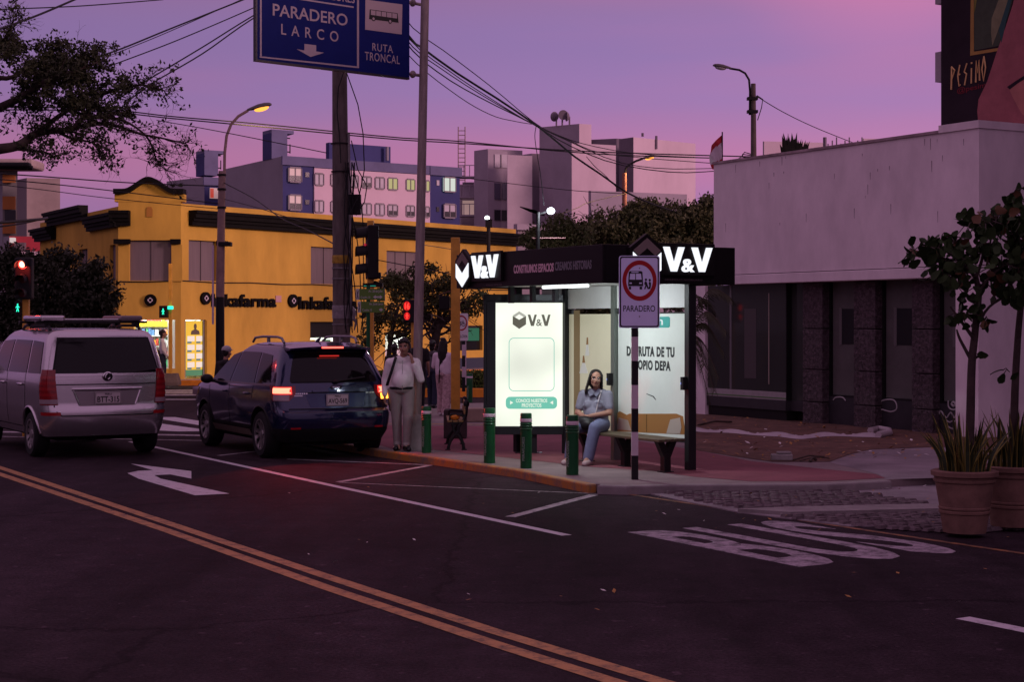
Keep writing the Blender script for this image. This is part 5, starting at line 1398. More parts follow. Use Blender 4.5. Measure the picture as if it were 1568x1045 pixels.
q = PM(); pts = [(.2, -.06, .1), (.27, -.1, 0), (.24, -.1, -.12), (.3, -.1, -.2), (.26, -.09, -.36)]; q.tube(pts, [.03, .05, .045, .03, .01], 6); q.build('torn_wrap', MATS['grey_plastic_wrap'], up, loc=ptU(478), smooth=60)
# loose cables bunched down the right side of that pole
rw = random.Random(12)
cn = 0
cab_desc = ['short', 'long', 'slack', 'tight', 'looped', 'doubled']
q = PM()
for k in range(7):
    x0 = .17 + .03 * k
    pts = []
    for j in range(12):
        t = j / 11; py = 250 + (510 - 250) * t
        pts.append(ptU(py) + Vector((x0 * (.9 + .5 * math.sin(t * 3.1 + k)) + .03 * math.sin(t * 9 + k * 2), -.12 - .02 * k, 0)))
    q.tube(pts, .011, 5)
q.build('hanging_cables', M_WIRE, up)
q = PM()
for pts in ([(527, 108), (518, 135), (516, 170), (520, 210), (522, 250)], [(531, 112), (548, 160), (556, 205), (558, 260), (550, 300), (536, 326)], [(538, 215), (548, 260), (562, 285), (558, 310), (545, 330)]):
    q.tube([A(a, b, YU - .25) - cu_ for a, b in pts], .011, 5)
q.build('hanging_cables', M_WIRE, up)

# ---------------------------------------------------------------- street lamps
EM_SOD = glow('sodium_bulb', (1.0, .37, .06), 1.9)
def head(parent, end, d, lit, em=None, s=1.0):
    d = d.normalized(); z = Vector((0, 0, 1)); sd = d.cross(z).normalized()
    T = Matrix((( d.x, sd.x, 0, end.x), (d.y, sd.y, 0, end.y), (d.z, 0, 1, end.z), (0, 0, 0, 1)))
    q = PM(); vs = []
    prof = [(-.05, .05, .05), (.08, .075, .08), (.30, .14, .12), (.5, .15, .12), (.66, .11, .09), (.74, .04, .04)]
    for x, w_, h_ in prof:
        for k in range(12):
            a = 2 * math.pi * k / 12; zz_ = math.sin(a) * h_; vs.append((x * s, math.cos(a) * w_ * s, (zz_ if zz_ > 0 else zz_ * .35) * s))
    fs = [(i * 12 + k, i * 12 + (k + 1) % 12, (i + 1) * 12 + (k + 1) % 12, (i + 1) * 12 + k) for i in range(5) for k in range(12)] + [tuple(range(12)), tuple(60 + k for k in range(12))]
    q.add(vs, fs, 0, T); h = q.build('lamp_head', mat('lamp_housing', (.10, .085, .085), .45, .3), parent, smooth=50)
    q = PM(); q.ell((.42 * s, 0, -.05 * s), (.24 * s, .115 * s, .085 * s), 14, 8, 0, T); q.build('lamp_glass', em if lit else mat('lamp_glass_off', (.3, .26, .28), .15), parent, smooth=60)
YL = 45.0; cl = Vector(((337 - CX) / F * YL, YL, ZP))
M_LP = mat('pinkish_lamp_post', (.26, .17, .155), .7, var=.25, vscale=4)
lp = thing('street_lamp', 'tall lit street lamp with a curved arm and black painted foot by the corner building', 'street lamp', cl)
R_ = lambda px, py, Y=YL: A(px, py, Y) - cl
q = PM(); q.tube([(0, 0, 0), R_(337, 455)], [.125, .118], 14); q.build('black_foot', M_BLACK, lp, smooth=40)
q = PM(); q.tube([R_(337, 455) + Vector((0, 0, .001)), R_(340, 262)], [.117, .095], 14); q.build('shaft', M_LP, lp, smooth=40)
q = PM(); q.tube([R_(343.5, 270), R_(344, 235), R_(347, 208), R_(354, 190), R_(365, 178), R_(380, 169)], .04, 8); q.build('arm', M_LP, lp, smooth=40)
for py in (268, 290, 318): q = PM(); q.lathe([(.10, -.03), (.125, -.025), (.125, .025), (.10, .03)], 14); q.build('collar', M_DARK, lp, loc=R_(339.5, py))
q = PM(); q.box(R_(345, 374), (.35, .3, .12)); q.build('small_camera', M_DARK, lp, bevel=.02)
q = PM(); q.b2(-.20, -.15, -.14, -.1, zat(497, YL) - ZP, zat(376, YL) - ZP); q.build('pale_strip', mat('pale_pink_strip', (.55, .42, .5), .5), lp)
head(lp, R_(381, 168.5), Vector((1, -.1, .22)), True, EM_SOD, .88)
def lamp_light(name, loc, col, pw, r=.12, spot=None):
    d = bpy.data.lights.new(name, 'SPOT' if spot else 'POINT'); d.energy = pw; d.color = col; d.shadow_soft_size = r
    if spot: d.spot_size = RD(spot); d.spot_blend = .25
    o = bpy.data.objects.new(name, d); COL.objects.link(o); o.location = loc; return o
lamp_light('lamp_light', cl + R_(394, 165, YL) + Vector((0, 0, -.12)), (1.0, .62, .20), 900, spot=122).rotation_euler = (RD(56), 0, RD(-4))
# unlit lamp on the right, above the blank wall
YQ = 41.0; cq = Vector(((1154 - CX) / F * YQ, YQ, 0))
lq = thing('street_lamp', 'unlit street lamp on a short dark pole rising above the blank white wall', 'street lamp', cq)
R2 = lambda px, py: A(px, py, YQ) - cq
q = PM(); q.tube([(0, 0, 0), R2(1154, 250), R2(1153.5, 128)], [.12, .075, .06], 12); q.build('shaft', mat('dark_brown_pole', (.085, .06, .055), .8, var=.3), lq, smooth=40)
q = PM(); q.tube([R2(1148, 176), R2(1148.5, 140), R2(1147, 122), R2(1141, 112), R2(1132, 107), R2(1117, 104.5)], .028, 8); q.build('arm', M_DARK, lq, smooth=40)
for py in (151, 171): q = PM(); q.box(R2(1152, py), (.26, .2, .07)); q.build('clamp', M_DARK, lq)
head(lq, R2(1118, 104.5), Vector((-1, -.1, .14)), False, s=.60)
q = PM(); q.tube([R2(1159, 146), R2(1168, 152), R2(1166, 165), R2(1160, 184)], .012, 5); q.build('loose_wire', M_WIRE, lq)
for k in range(4):
    q = PM(); q.tube([R2(1150, 236 + 2 * k), R2(1140 - 3 * k, 233 + 3 * k), R2(1136, 240), R2(1150, 243)], .014, 5); q.build('wire_loop', M_WIRE, lq)
# lit lamp farther off, over the dark trees
YE = 66.0; ce = Vector(((957 - CX) / F * YE, YE, 0))
le = thing('street_lamp', 'distant lit street lamp on a rusty post in front of the pale concrete towers', 'street lamp', ce)
R3 = lambda px, py: A(px, py, YE) - ce
q = PM(); q.tube([(0, 0, 0), R3(956, 265)], [.14, .09], 10); q.build('shaft', mat('rust_post', (.22, .09, .07), .8), le, smooth=40)
q = PM(); q.tube([R3(957, 270), R3(958, 258), R3(964, 252), R3(973, 247), R3(984, 243)], .045, 8); q.build('arm', M_DARK, le, smooth=40)
head(le, R3(983, 243.5), Vector((1, -.1, .2)), True, EM_SOD, .75)
lamp_light('lamp_light', ce + R3(994, 243) + Vector((0, 0, -.12)), (1.0, .60, .24), 700, spot=120).rotation_euler = (RD(-30), 0, RD(-30))
# white solar floodlight among the trees
YF = 38.0; cf = Vector(((823 - CX) / F * YF, YF, 0))
fl = thing('solar_lamp', 'bright white solar floodlight with a tilted panel on a post above the shelter', 'street lamp', cf)
R4 = lambda px, py: A(px, py, YF) - cf
q = PM(); q.tube([(0, 0, 0), R4(824, 325)], [.05, .045], 10); q.build('post', M_DARK, fl, smooth=40)
q = PM(); q.add([R4(796, 316), R4(820, 322), R4(834, 329), R4(812, 322.5), R4(796, 317.5), R4(820, 324), R4(834, 331), R4(812, 325)], [(0, 1, 2, 3), (7, 6, 5, 4), (0, 4, 5, 1), (1, 5, 6, 2), (2, 6, 7, 3), (3, 7, 4, 0)]); q.build('solar_panel', M_DARK, fl)
q = PM(); q.tube([R4(826, 328), R4(843, 322)], .025, 6); q.build('arm', M_DARK, fl)
q = PM(); q.ell(R4(843.5, 323), (.095, .05, .08), 14, 8); q.build('lamp', glow('floodlight', (.85, .92, 1.0), 6), fl)
q = PM(); q.tube([R4(815, 365), R4(866, 365)], .02, 6); q.build('cross_arm', mat('rust_bar', (.2, .09, .09), .7), fl)
lamp_light('lamp_light', cf + R4(846, 326) + Vector((0, -.25, 0)), (.85, .92, 1.0), 90, .08)
YF2 = 60; c = A(746, 334, YF2); sl_ = thing('wall_lamp', 'small white lamp on a short post at the end of the ochre building roof', 'lamp', Vector((c.x, c.y, 4)))
q = PM(); q.tube([(0.05, 0, 0), (0.05, 0, c.z - 4.05)], .07, 8); q.box((.06, 0, c.z - 4.2), (.25, .2, .3)); q.build('post', M_DARK, sl_)
q = PM(); q.ell((0, -.06, c.z - 4), (.09, .06, .08), 12, 7); q.build('lamp', glow('floodlight', (.85, .92, 1.0), 6), sl_)
# horizontal arm of a lamp entering at the left edge
el = thing('lamp_arm', 'dark lamp arm reaching into view from the left edge below the tree', 'lamp arm', A(-60, 254, 30))
q = PM(); q.tube([(0, 0, 0), A(50, 257, 30) - A(-60, 254, 30)], [.05, .04], 8); q.build('arm', M_DARK, el)
q = PM(); q.b2(.2, 1.28, -.1, .1, .0, .09); q.build('hood', M_DARK, el, loc=(0, 0, -.03), bevel=.03)

# ---------------------------------------------------------------- traffic signals
E_TRED = glow('red_signal_light', (1.0, .04, .03), 2.6); E_TGRN = glow('green_signal_light', (.02, .75, .45), 2.2); E_TREDW = glow('red_signal_core', (1.0, .2, .12), 9.0)
E_PRED = glow('red_count_light', (1.0, .03, .02), 3.0)
M_LENS = mat('dark_red_lens', (.06, .012, .012), .25); 
def signal(parent, c, w_, h_, lit, rz=0, r=None, n=3):
    """three-lens vehicle signal facing -y, centred on c"""
    r = r or w_ * .36
    q = PM(); q.b2(-w_ / 2, w_ / 2, 0, .2, -h_ / 2, h_ / 2); hs = q.build('housing', M_DARK, parent, loc=c, rz=rz, bevel=.03)
    for k in range(n):
        z = h_ / 2 - h_ * (k + .5) / n
        q = PM(); q.lathe([(.001, -.02), (r * .8, -.012), (r, 0)], 20, M=Matrix.Translation((0, -.004, z)) @ Matrix.Rotation(RD(90), 4, 'X') @ Matrix.Scale(-1, 4, (0, 0, 1)))
        q.build('lens', (E_TRED if (lit == k) else M_LENS), hs, smooth=60)
        if lit == k: q = PM(); q.ell((0, -.028, z), (r * .68, .012, r * .68), 16, 8); q.build('lamp_core', glow('red_signal_core', (1, .2, .1), 9), hs)
        q = PM(); vs = []
        for i in range(11):
            a = RD(-20 + 220 * i / 10); vs += [(r * 1.1 * math.cos(a), -.001, z + r * 1.1 * math.sin(a)), (r * 1.1 * math.cos(a), -.2, z + r * 1.1 * math.sin(a) - .03)]
        q.add(vs, [(2 * i, 2 * i + 1, 2 * i + 3, 2 * i + 2) for i in range(10)]); q.build('visor', M_DARK, hs, smooth=60)
    return hs
YT = 29.0; ct = Vector(((40 - CX) / F * YT, YT, 0))
t1 = thing('traffic_light', 'traffic light showing bright red on a yellow post at far left', 'traffic light', ct)
q = PM(); q.b2(-.055, .055, -.05, .05, 0, zat(452, YT)); q.build('post', M_YPOLE, t1, bevel=.008)
signal(t1, (0, -.2, zat(427, YT)), .30, zat(394, YT) - zat(458, YT), 0, r=.083)
q = PM(); q.b2(-.17, -.07, -.12, .0, zat(483, YT), zat(462, YT)); pc = q.build('pedestrian_signal', M_DARK, t1, bevel=.01)
def walker(q, x, z, s, y):
    for pts in ([(-.1, .55), (.12, .55), (.12, .05), (-.1, .05)], [(-.08, .06), (.03, .06), (-.10, -.55), (-.24, -.5)], [(.0, .06), (.11, .06), (.26, -.5), (.13, -.55)], [(-.10, .52), (-.10, .36), (-.30, .1), (-.36, .2)], [(.11, .52), (.11, .36), (.32, .12), (.36, .22)]):
        q.pxz([(x + a * s, z + b * s) for a, b in pts], y - .004, y)
    q.ell((x + .01 * s, y - .002, z + .74 * s), (.13 * s, .002, .15 * s), 10, 6)
q = PM(); walker(q, -.115, zat(473, YT), .10, -.121); q.build('green_walker', E_TGRN, pc)
lamp_light('lamp_light', ct + Vector((0, -.42, zat(407, YT))), (1, .06, .05), 9, .06)
YW = 49.0; cw = Vector(((261 - CX) / F * YW, YW, ZP))
t2 = thing('traffic_light', 'slim yellow post with a green walking man signal before the shop window', 'traffic light', cw)
q = PM(); q.b2(-.05, .05, -.05, .05, .3, zat(404, YW) - ZP); q.build('post', M_YPOLE, t2, bevel=.008)
q = PM(); q.pxy([(-.27, -.27), (.27, -.27), (.27, .27), (-.27, .27)], 0, .1); q.add([(-.27, -.27, .1), (.27, -.27, .1), (.27, .27, .1), (-.27, .27, .1), (-.2, -.2, .36), (.2, -.2, .36), (.2, .2, .36), (-.2, .2, .36)], [(0, 1, 5, 4), (1, 2, 6, 5), (2, 3, 7, 6), (3, 0, 4, 7), (4, 5, 6, 7)]); q.build('concrete_base', mat('brown_concrete', (.13, .095, .09), .9, var=.3), t2)
q = PM(); q.b2(-.30, -.06, -.2, .05, zat(487, YW) - ZP, zat(468.5, YW) - ZP); pc = q.build('pedestrian_signal', M_DARK, t2, bevel=.01)
q = PM(); walker(q, -.18, zat(478.5, YW) - ZP, .13, -.201); q.build('green_walker', E_TGRN, pc)
q = PM(); q.b2(-.052, .10, -.16, -.06, zat(474, YW) - ZP, zat(469, YW) - ZP); q.build('green_edge', E_TGRN, pc)
# signal head seen from behind beside the utility pole
YB2 = 30.0; cv = Vector(((567.5 - CX) / F * YB2, YB2, ZS))
t3 = thing('traffic_light', 'black traffic light seen edge on with a tall yellow post beside the thick utility pole', 'traffic light', cv)
q = PM(); q.b2(-.058, .058, -.055, .055, 0, zat(338, YB2) - ZS); q.build('post', M_YPOLE, t3, bevel=.008)
hs = signal(t3, (-.075, .03, zat(386.5, YB2) - ZS), .40, zat(345, YB2) - zat(428, YB2), -1, rz=RD(-78), r=.125)
q = PM(); q.ell((0, -.03, .10), (.07, .03, .07), 10, 7); q.build('red_glint', glow('dim_red_lens', (.6, .02, .05), .55), hs)
q = PM(); q.b2(.058, .19, -.08, .05, zat(427, YB2) - ZS, zat(417.5, YB2) - ZS); q.build('camera_box', M_DARK, t3, bevel=.01)
q = PM(); q.b2(-.14, .22, -.06, .2, zat(440, YB2) - ZS, zat(434, YB2) - ZS); q.add([(-.05, -.06, zat(434, YB2) - ZS), (.22, -.06, zat(434, YB2) - ZS), (.08, -.0, zat(430, YB2) - ZS), (-.05, .2, zat(434, YB2) - ZS), (.22, .2, zat(434, YB2) - ZS)], [(0, 1, 2), (1, 4, 2), (4, 3, 2), (3, 0, 2)]); q.build('signal_hood', M_DARK, t3)
q = PM(); q.b2(.12, .25, -.05, .2, zat(461, YB2) - ZS, zat(441, YB2) - ZS); q.build('pedestrian_housing', M_DARK, t3, bevel=.01)
q = PM(); q.b2(-.12, .1, -.064, -.0605, zat(438.6, YB2) - ZS, zat(437.6, YB2) - ZS); q.build('green_glint', glow('teal_glint', (.02, .4, .3), .7), t3)
# green street name boards on their own post
YN = 29.0; cg = Vector(((563.5 - CX) / F * YN, YN, ZS))
sn = thing('street_name_sign', 'two green street name boards on a green post beside the thick utility pole', 'sign', cg)
q = PM(); q.tube([(0, .05, 0), (0, .05, zat(437, YN) - ZS)], .035, 10); q.build('post', mat('green_post', (.01, .09, .03), .5), sn, smooth=40)
M_GRN = mat('street_sign_green', (.10, .19, .035), .45); M_GW = mat('sign_cream', (.48, .47, .44), .5)
kx = lambda px: (px - 563.5) / F * YN
for (a, b, y0, y1, l1, l2, dbl) in ((545, 587.5, 459.5, 442.5, 'Av. 28 de Julio', 'Cuadra 10', True), (547.5, 588.5, 479, 462, 'Av. José Larco', 'Cuadra 10', False)):
    z0, z1 = zat(y0, YN) - ZS, zat(y1, YN) - ZS
    q = PM(); q.b2(kx(a) + .06, kx(b), 0, .012, z0, z1); bd = q.build('board', M_GRN, sn)
    q = PM(); q.b2(kx(a), kx(a) + .058, -.001, .012, z0, z1); lg = q.build('emblem_strip', M_GW, bd)
    q = PM(); hh = z1 - z0
    q.pxz([(kx(a) + .012, z0 + .02), (kx(a) + .02, z0 + .02), (kx(a) + .048, z1 - .03), (kx(a) + .04, z1 - .03)], -.003, -.0015); q.pxz([(kx(a) + .04, z0 + .02), (kx(a) + .048, z0 + .02), (kx(a) + .02, z1 - .03), (kx(a) + .012, z1 - .03)], -.0032, -.0016); q.build('emblem', M_SB, lg)
    q = PM(); q.text(l1, kx(b) - .27, z0 + hh * .62, .25, .055, lambda x, z, d: (x, -.001 - d, z), .002, bold=.01); q.text(l2, kx(a) + .085, z0 + hh * .14, .17, .04, lambda x, z, d: (x, -.001 - d, z), .002, bold=.005); q.build('lettering', M_GW, bd)
    xb_ = kx(b) - .02; xa_ = xb_ - (.17 if dbl else .12); zc = z0 + hh * .26
    arrow = [(xa_ + .05, zc + .014), (xb_ - .045, zc + .014), (xb_ - .045, zc + .035), (xb_, zc), (xb_ - .045, zc - .035), (xb_ - .045, zc - .014), (xa_ + .05, zc - .014)]
    if dbl: arrow += [(xa_ + .05, zc - .035), (xa_, zc), (xa_ + .05, zc + .035)]
    q = PM(); q.pxz(arrow, -.004, -.001); q.build('arrow', M_GW, bd)
# countdown signal peeping out from behind the thin pole
YC_ = 36.0; cc = Vector(((628 - CX) / F * YC_, YC_, ZS))
t4 = thing('traffic_light', 'red countdown pedestrian signal half hidden behind the thin grey pole', 'traffic light', cc)
q = PM(); q.tube([(.06, .1, 0), (.06, .1, zat(458, YC_) - ZS)], .05, 10); q.build('post', M_YPOLE, t4, smooth=40)
q = PM(); q.b2(-.14, .12, -.06, .1, zat(494, YC_) - ZS, zat(459, YC_) - ZS); hs = q.build('housing', M_DARK, t4, bevel=.02)
for py, rr_ in ((469, .105), (484.5, .09)):
    q = PM(); n = 20; z = zat(py, YC_) - ZS; q.pxz([(-.065 + rr_ * .75 * math.cos(2 * math.pi * k / n), z + rr_ * math.sin(2 * math.pi * k / n)) for k in range(n)], -.066, -.061); l_ = q.build('lens', glow('red_lens_glow', (1, .02, .02), .55), hs)
    q = PM()
    if py < 480:
        q.text('16', -.11, z - .07, .1, .14, lambda a, b, d: (a, -.067 - d, b), .003, bold=.02)
    else: walker(q, -.065, z - .01, .09, -.067)
    q.build('red_figure', E_PRED, l_)
# big yellow signal post on a block, right of the pedestrians
YY = 27.2; cy_ = Vector(((697.5 - CX) / F * YY, YY, ZS))
t5 = thing('traffic_light', 'tall orange yellow signal post on a dark concrete block beside the walking woman', 'traffic light', cy_)
q = PM(); q.b2(-.075, .075, -.06, .06, .32, zat(364, YY) - ZS); q.build('post', M_YPOLE, t5, bevel=.01)
q = PM(); q.b2(-.19, .19, -.2, .2, 0, zat(627, YY) - ZS); q.build('concrete_block', mat('dark_base_block', (.06, .045, .045), .85, var=.3, vscale=6), t5, bevel=.02)
q = PM(); q.b2(-.27, -.10, -.05, .18, zat(475, YY) - ZS, zat(453, YY) - ZS); hs = q.build('housing', M_DARK, t5, bevel=.02)
q = PM(); q.add([(-.28, -.06, zat(452, YY) - ZS), (-.076, -.06, zat(446, YY) - ZS), (-.076, .2, zat(446, YY) - ZS), (-.28, .2, zat(452, YY) - ZS), (-.28, -.06, zat(451, YY) - ZS), (-.076, -.06, zat(445, YY) - ZS), (-.076, .2, zat(445, YY) - ZS), (-.28, .2, zat(451, YY) - ZS)], [(0, 1, 2, 3), (4, 5, 6, 7), (0, 1, 5, 4), (1, 2, 6, 5), (2, 3, 7, 6), (3, 0, 4, 7)]); q.build('visor', mat('rust_visor', (.16, .08, .05), .6), hs)
q = PM(); q.b2(-.14, -.076, -.03, .03, zat(475, YY) - ZS, zat(472, YY) - ZS); q.b2(-.14, -.076, -.03, .03, zat(456, YY) - ZS, zat(453, YY) - ZS); q.build('bracket', M_YPOLE, t5)
# cycle lane sign
YV = 34.0; cv2 = Vector(((710 - CX) / F * YV, YV, ZS))
cs = thing('cycle_sign', 'white cycle lane sign with a red ring on a thin striped post', 'sign', cv2)
zv = lambda py: zat(py, YV) - ZS; xv = lambda px: (px - 710) / F * YV
for k, (a, b) in enumerate(((600, 578), (577.8, 562), (561.8, 545), (544.8, 528), (527.8, 518))):
    q = PM(); q.b2(-.035, .035, -.03, .03, zv(a), zv(b)); q.build('post_band', (M_SB if k % 2 == 0 else MATS['post_white']), cs)
q = PM(); q.b2(.035, .055, -.03, .0, zv(590), zv(518)); q.build('rail', MATS['post_white'], cs)
q = PM(); q.pxz(rrect(xv(698), xv(717), zv(522), zv(480), .03), -.05, -.035); pl = q.build('plate', M_WHITE, cs)
n = 32; cx, cz = xv(706.5), zv(495); q = PM(); q.add([(cx + .125 * math.cos(2 * math.pi * k / n), -.0515, cz + .16 * math.sin(2 * math.pi * k / n)) for k in range(n)] + [(cx + .10 * math.cos(2 * math.pi * k / n), -.0515, cz + .13 * math.sin(2 * math.pi * k / n)) for k in range(n)], [(i, (i + 1) % n, n + (i + 1) % n, n + i) for i in range(n)]); q.build('ring', M_SR, pl)
q = PM()
for s_ in (-1, 1): q.tube([(cx + s_ * .045 + .035 * math.cos(a), -.053, cz - .03 + .035 * math.sin(a)) for a in [2 * math.pi * k / 12 for k in range(13)]], .005, 4)
q.tube([(cx - .045, -.053, cz - .03), (cx - .01, -.053, cz + .03), (cx + .04, -.053, cz + .03), (cx, -.053, cz - .03), (cx - .01, -.053, cz + .03)], .005, 4); q.tube([(cx + .045, -.053, cz - .03), (cx + .035, -.053, cz + .06)], .005, 4); q.build('bicycle_pictogram', M_SB, pl)
q = PM(); q.text('CICLOVIA', xv(699), zv(517.5), xv(716) - xv(699), .06, lambda a, b, d: (a, -.051 - d, b), .001, bold=.01); q.build('lettering', M_SB, pl)
# low wall, hedge
cwl = G(700, 647, ZS); q = PM(); q.b2(0, 1.7, 0, .4, 0, .26); tag(q.build('low_wall', mat('tan_concrete', (.30, .22, .17), .85, var=.25, vscale=3), loc=cwl, rz=RD(8), bevel=.02), 'low tan concrete block on the pavement behind the park bench', 'low wall')
hg = thing('hedge', 'clipped dark green hedge in front of the ochre wall, behind the walking woman', 'hedge', A(570, 578, 45) * 1)
hg.location.z = ZS
rh_ = random.Random(9); q = PM(); LH, HH, DH = 5.2, .52, .9
M_HEDGE = mat('hedge_leaf', (.055, .075, .015), .7, var=.5, vscale=3)
def leafcard(q, c, s, r, m=0, asp=.5):
    d = Vector((r.gauss(0, 1), r.gauss(0, 1), r.gauss(0, .8))).normalized(); e = d.orthogonal().normalized()
    e = (Matrix.Rotation(r.uniform(0, 6.28), 3, d) @ e); f = d.cross(e)
    a, b = e * s, f * s * asp
    q.add([c - a, c - a * .2 + b + d * s * .12, c + a, c - a * .2 - b + d * s * .12], [(0, 1, 2), (0, 2, 3)], m)
for k in range(5200):
    x, y, z = rh_.uniform(0, LH), rh_.uniform(0, DH), rh_.uniform(.05, HH)
    if rh_.random() < .75:
        f_ = rh_.random()
        if f_ < .5: y = rh_.uniform(0, .08)
        else: z = HH + rh_.uniform(-.06, .05)
    leafcard(q, Vector((x, y, z)), rh_.uniform(.03, .055), rh_)
q.build('foliage', M_HEDGE, hg, recalc=False)
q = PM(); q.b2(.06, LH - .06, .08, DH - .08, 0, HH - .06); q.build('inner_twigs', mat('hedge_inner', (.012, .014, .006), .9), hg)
kerb('orange_kerb', [A(820, 578, 44.2) * Vector((1, 1, 0)) if False else Vector(((760 - CX) / F * 44.0, 44.0, 0)), Vector(((575 - CX) / F * 44.0, 44.0, 0))], MATS['orange_kerb_paint'], w=.14, h=ZS + .14)
# corner of a parked car beyond the hedge
# ---------------------------------------------------------------- flag
YG = 36.5; cgf = A(1106, 258, YG)
fg = thing('flag', 'red and white flag hanging from a thin pole at the corner of the white wall', 'flag', cgf)
R5 = lambda px, py, dy=0: A(px, py, YG) - cgf + Vector((0, dy, 0))
q = PM(); q.tube([R5(1106, 300), R5(1106, 202)], .016, 6); q.build('pole', M_DARK, fg)
cols = [[(1106, 206), (1096, 215), (1090, 222), (1088, 232)], [(1107, 214), (1099, 221), (1091, 230), (1086, 240)], [(1106, 224), (1100, 230), (1093, 238), (1087, 248)], [(1105, 240), (1101, 244), (1095, 249), (1089, 255)], [(1105, 252), (1101, 255), (1096, 258), (1091, 260)]]
q = PM(); vs, fs = [], []
for i in range(17):
    u = i / 16 * 4; a = min(int(u), 3); t = u - a
    for j in range(13):
        v = j / 12 * 3; b = min(int(v), 2); s_ = v - b
        g = lambda ii, jj: Vector(cols[ii][jj])
        p = (g(a, b) * (1 - t) + g(a + 1, b) * t) * (1 - s_) + (g(a, b + 1) * (1 - t) + g(a + 1, b + 1) * t) * s_
        vs.append(R5(p.x, p.y, .05 * math.sin(j * .9 + i * .35)))
mi = []
for i in range(16):
    for j in range(12):
        fs.append((i * 13 + j, i * 13 + j + 1, (i + 1) * 13 + j + 1, (i + 1) * 13 + j)); mi.append(1 if 4 + 1 <= i + (j * .2) < 13 else 0)
for f_, m_ in zip(fs, mi): pass
o_ = len(q.v); q.v += vs; q.f += fs; q.mi += mi
q.build('cloth', [mat('flag_red', (.42, .025, .035), .7), mat('flag_white', (.6, .52, .56), .7)], fg, smooth=80)

# ---------------------------------------------------------------- overhead wires, each a sagging tube
def wire(px, Ys, r, label, sag=None):
    n = 22; P = []
    for i in range(n + 1):
        t = i / n * (len(px) - 1); a = min(int(t), len(px) - 2); s_ = t - a
        pa = [px[min(max(a + k, 0), len(px) - 1)] for k in (-1, 0, 1, 2)]
        cr_ = lambda k: .5 * (2 * pa[1][k] + (pa[2][k] - pa[0][k]) * s_ + (2 * pa[0][k] - 5 * pa[1][k] + 4 * pa[2][k] - pa[3][k]) * s_ * s_ + (-pa[0][k] + 3 * pa[1][k] - 3 * pa[2][k] + pa[3][k]) * s_ ** 3)
        Y = Ys[0] + (Ys[1] - Ys[0]) * i / n
        P.append(A(cr_(0), cr_(1), Y))
    q = PM(); q.tube(P, r, 5)
    o = q.build('overhead_wire', M_WIRE, smooth=60)
    return tag(o, label, 'wire', 'overhead wires')
wire([(-60, 17), (0, 14), (120, 9), (250, -1)], (20, 26), .009, 'thin nearly level wire at the very top left above the tree')
wire([(-60, 66), (0, 44), (60, 22), (130, -8)], (20, 24), .016, 'thick wire crossing the top left corner steeply above the tree')
wire([(90, 103), (170, 80), (260, 44), (380, -4)], (27, 32), .016, 'thicker upper wire from the left tree rising to the top edge beside the blue sign')
wire([(150, 92), (250, 52), (385, -8)], (27.2, 32.2), .008, 'thin wire running just under the thicker upper wire above the left tree')
wire([(170, 100), (270, 62), (394, 9), (500, -40)], (27, 32), .011, 'middle wire from the left tree to the upper left edge of the blue sign')
wire([(175, 155), (230, 120), (310, 72), (394, 20), (520, -50)], (27, 32), .013, 'upper of the two lower wires meeting the left edge of the blue sign')
wire([(190, 160), (232, 128), (310, 82), (394, 24), (520, -44)], (27, 32), .013, 'lowest wire meeting the left edge of the blue sign')
wire([(0, 164), (150, 166), (260, 178), (400, 190), (600, 210), (700, 216), (900, 235), (1090, 242)], (44, 50), .018, 'upper of two long level wires crossing the whole sky behind the thick pole')
wire([(0, 168), (150, 170), (260, 181), (400, 194), (600, 213), (700, 219), (900, 232), (1150, 240)], (44, 48), .018, 'lower of two long level wires crossing the whole sky behind the thick pole')
wire([(240, 184), (340, 202), (500, 234)], (40, 33), .010, 'thin slack wire between the street lamp and the thick utility pole')
wire([(-60, 262), (60, 270), (200, 280), (335, 285)], (38, 45), .016, 'upper wire from the left edge across to the street lamp shaft')
wire([(-60, 270), (60, 280), (170, 292), (335, 312)], (38, 45), .014, 'middle wire from the left edge over the curved gable to the street lamp')
wire([(-60, 276), (60, 290), (170, 304), (335, 320)], (38, 45), .010, 'lowest thin wire from the left edge across the curved gable')
wire([(-60, 344), (0, 341), (60, 336), (72, 334)], (50, 56), .05, 'thick bunch of cable at the far corner of the ochre building roof')
wire([(-60, 352), (0, 347), (40, 341), (66, 335)], (50, 56), .03, 'thinner cable below the thick bunch at the far building corner')
wire([(343, 280), (390, 305), (432, 335), (470, 352), (512, 374)], (45, 32), .014, 'wire falling from the street lamp across the apartment block to the thick pole')
wire([(344, 305), (400, 320), (480, 345), (512, 352)], (45, 32), .010, 'lower wire from the street lamp across the black cornice to the thick pole')
wire([(571, 397), (650, 412), (692, 420)], (30, 27.5), .009, 'thin wire from the black traffic light across to the tall yellow post')
wire([(640, 374), (680, 380), (700, 384)], (32, 40), .008, 'short thin wire on the ochre facade behind the thin grey pole')
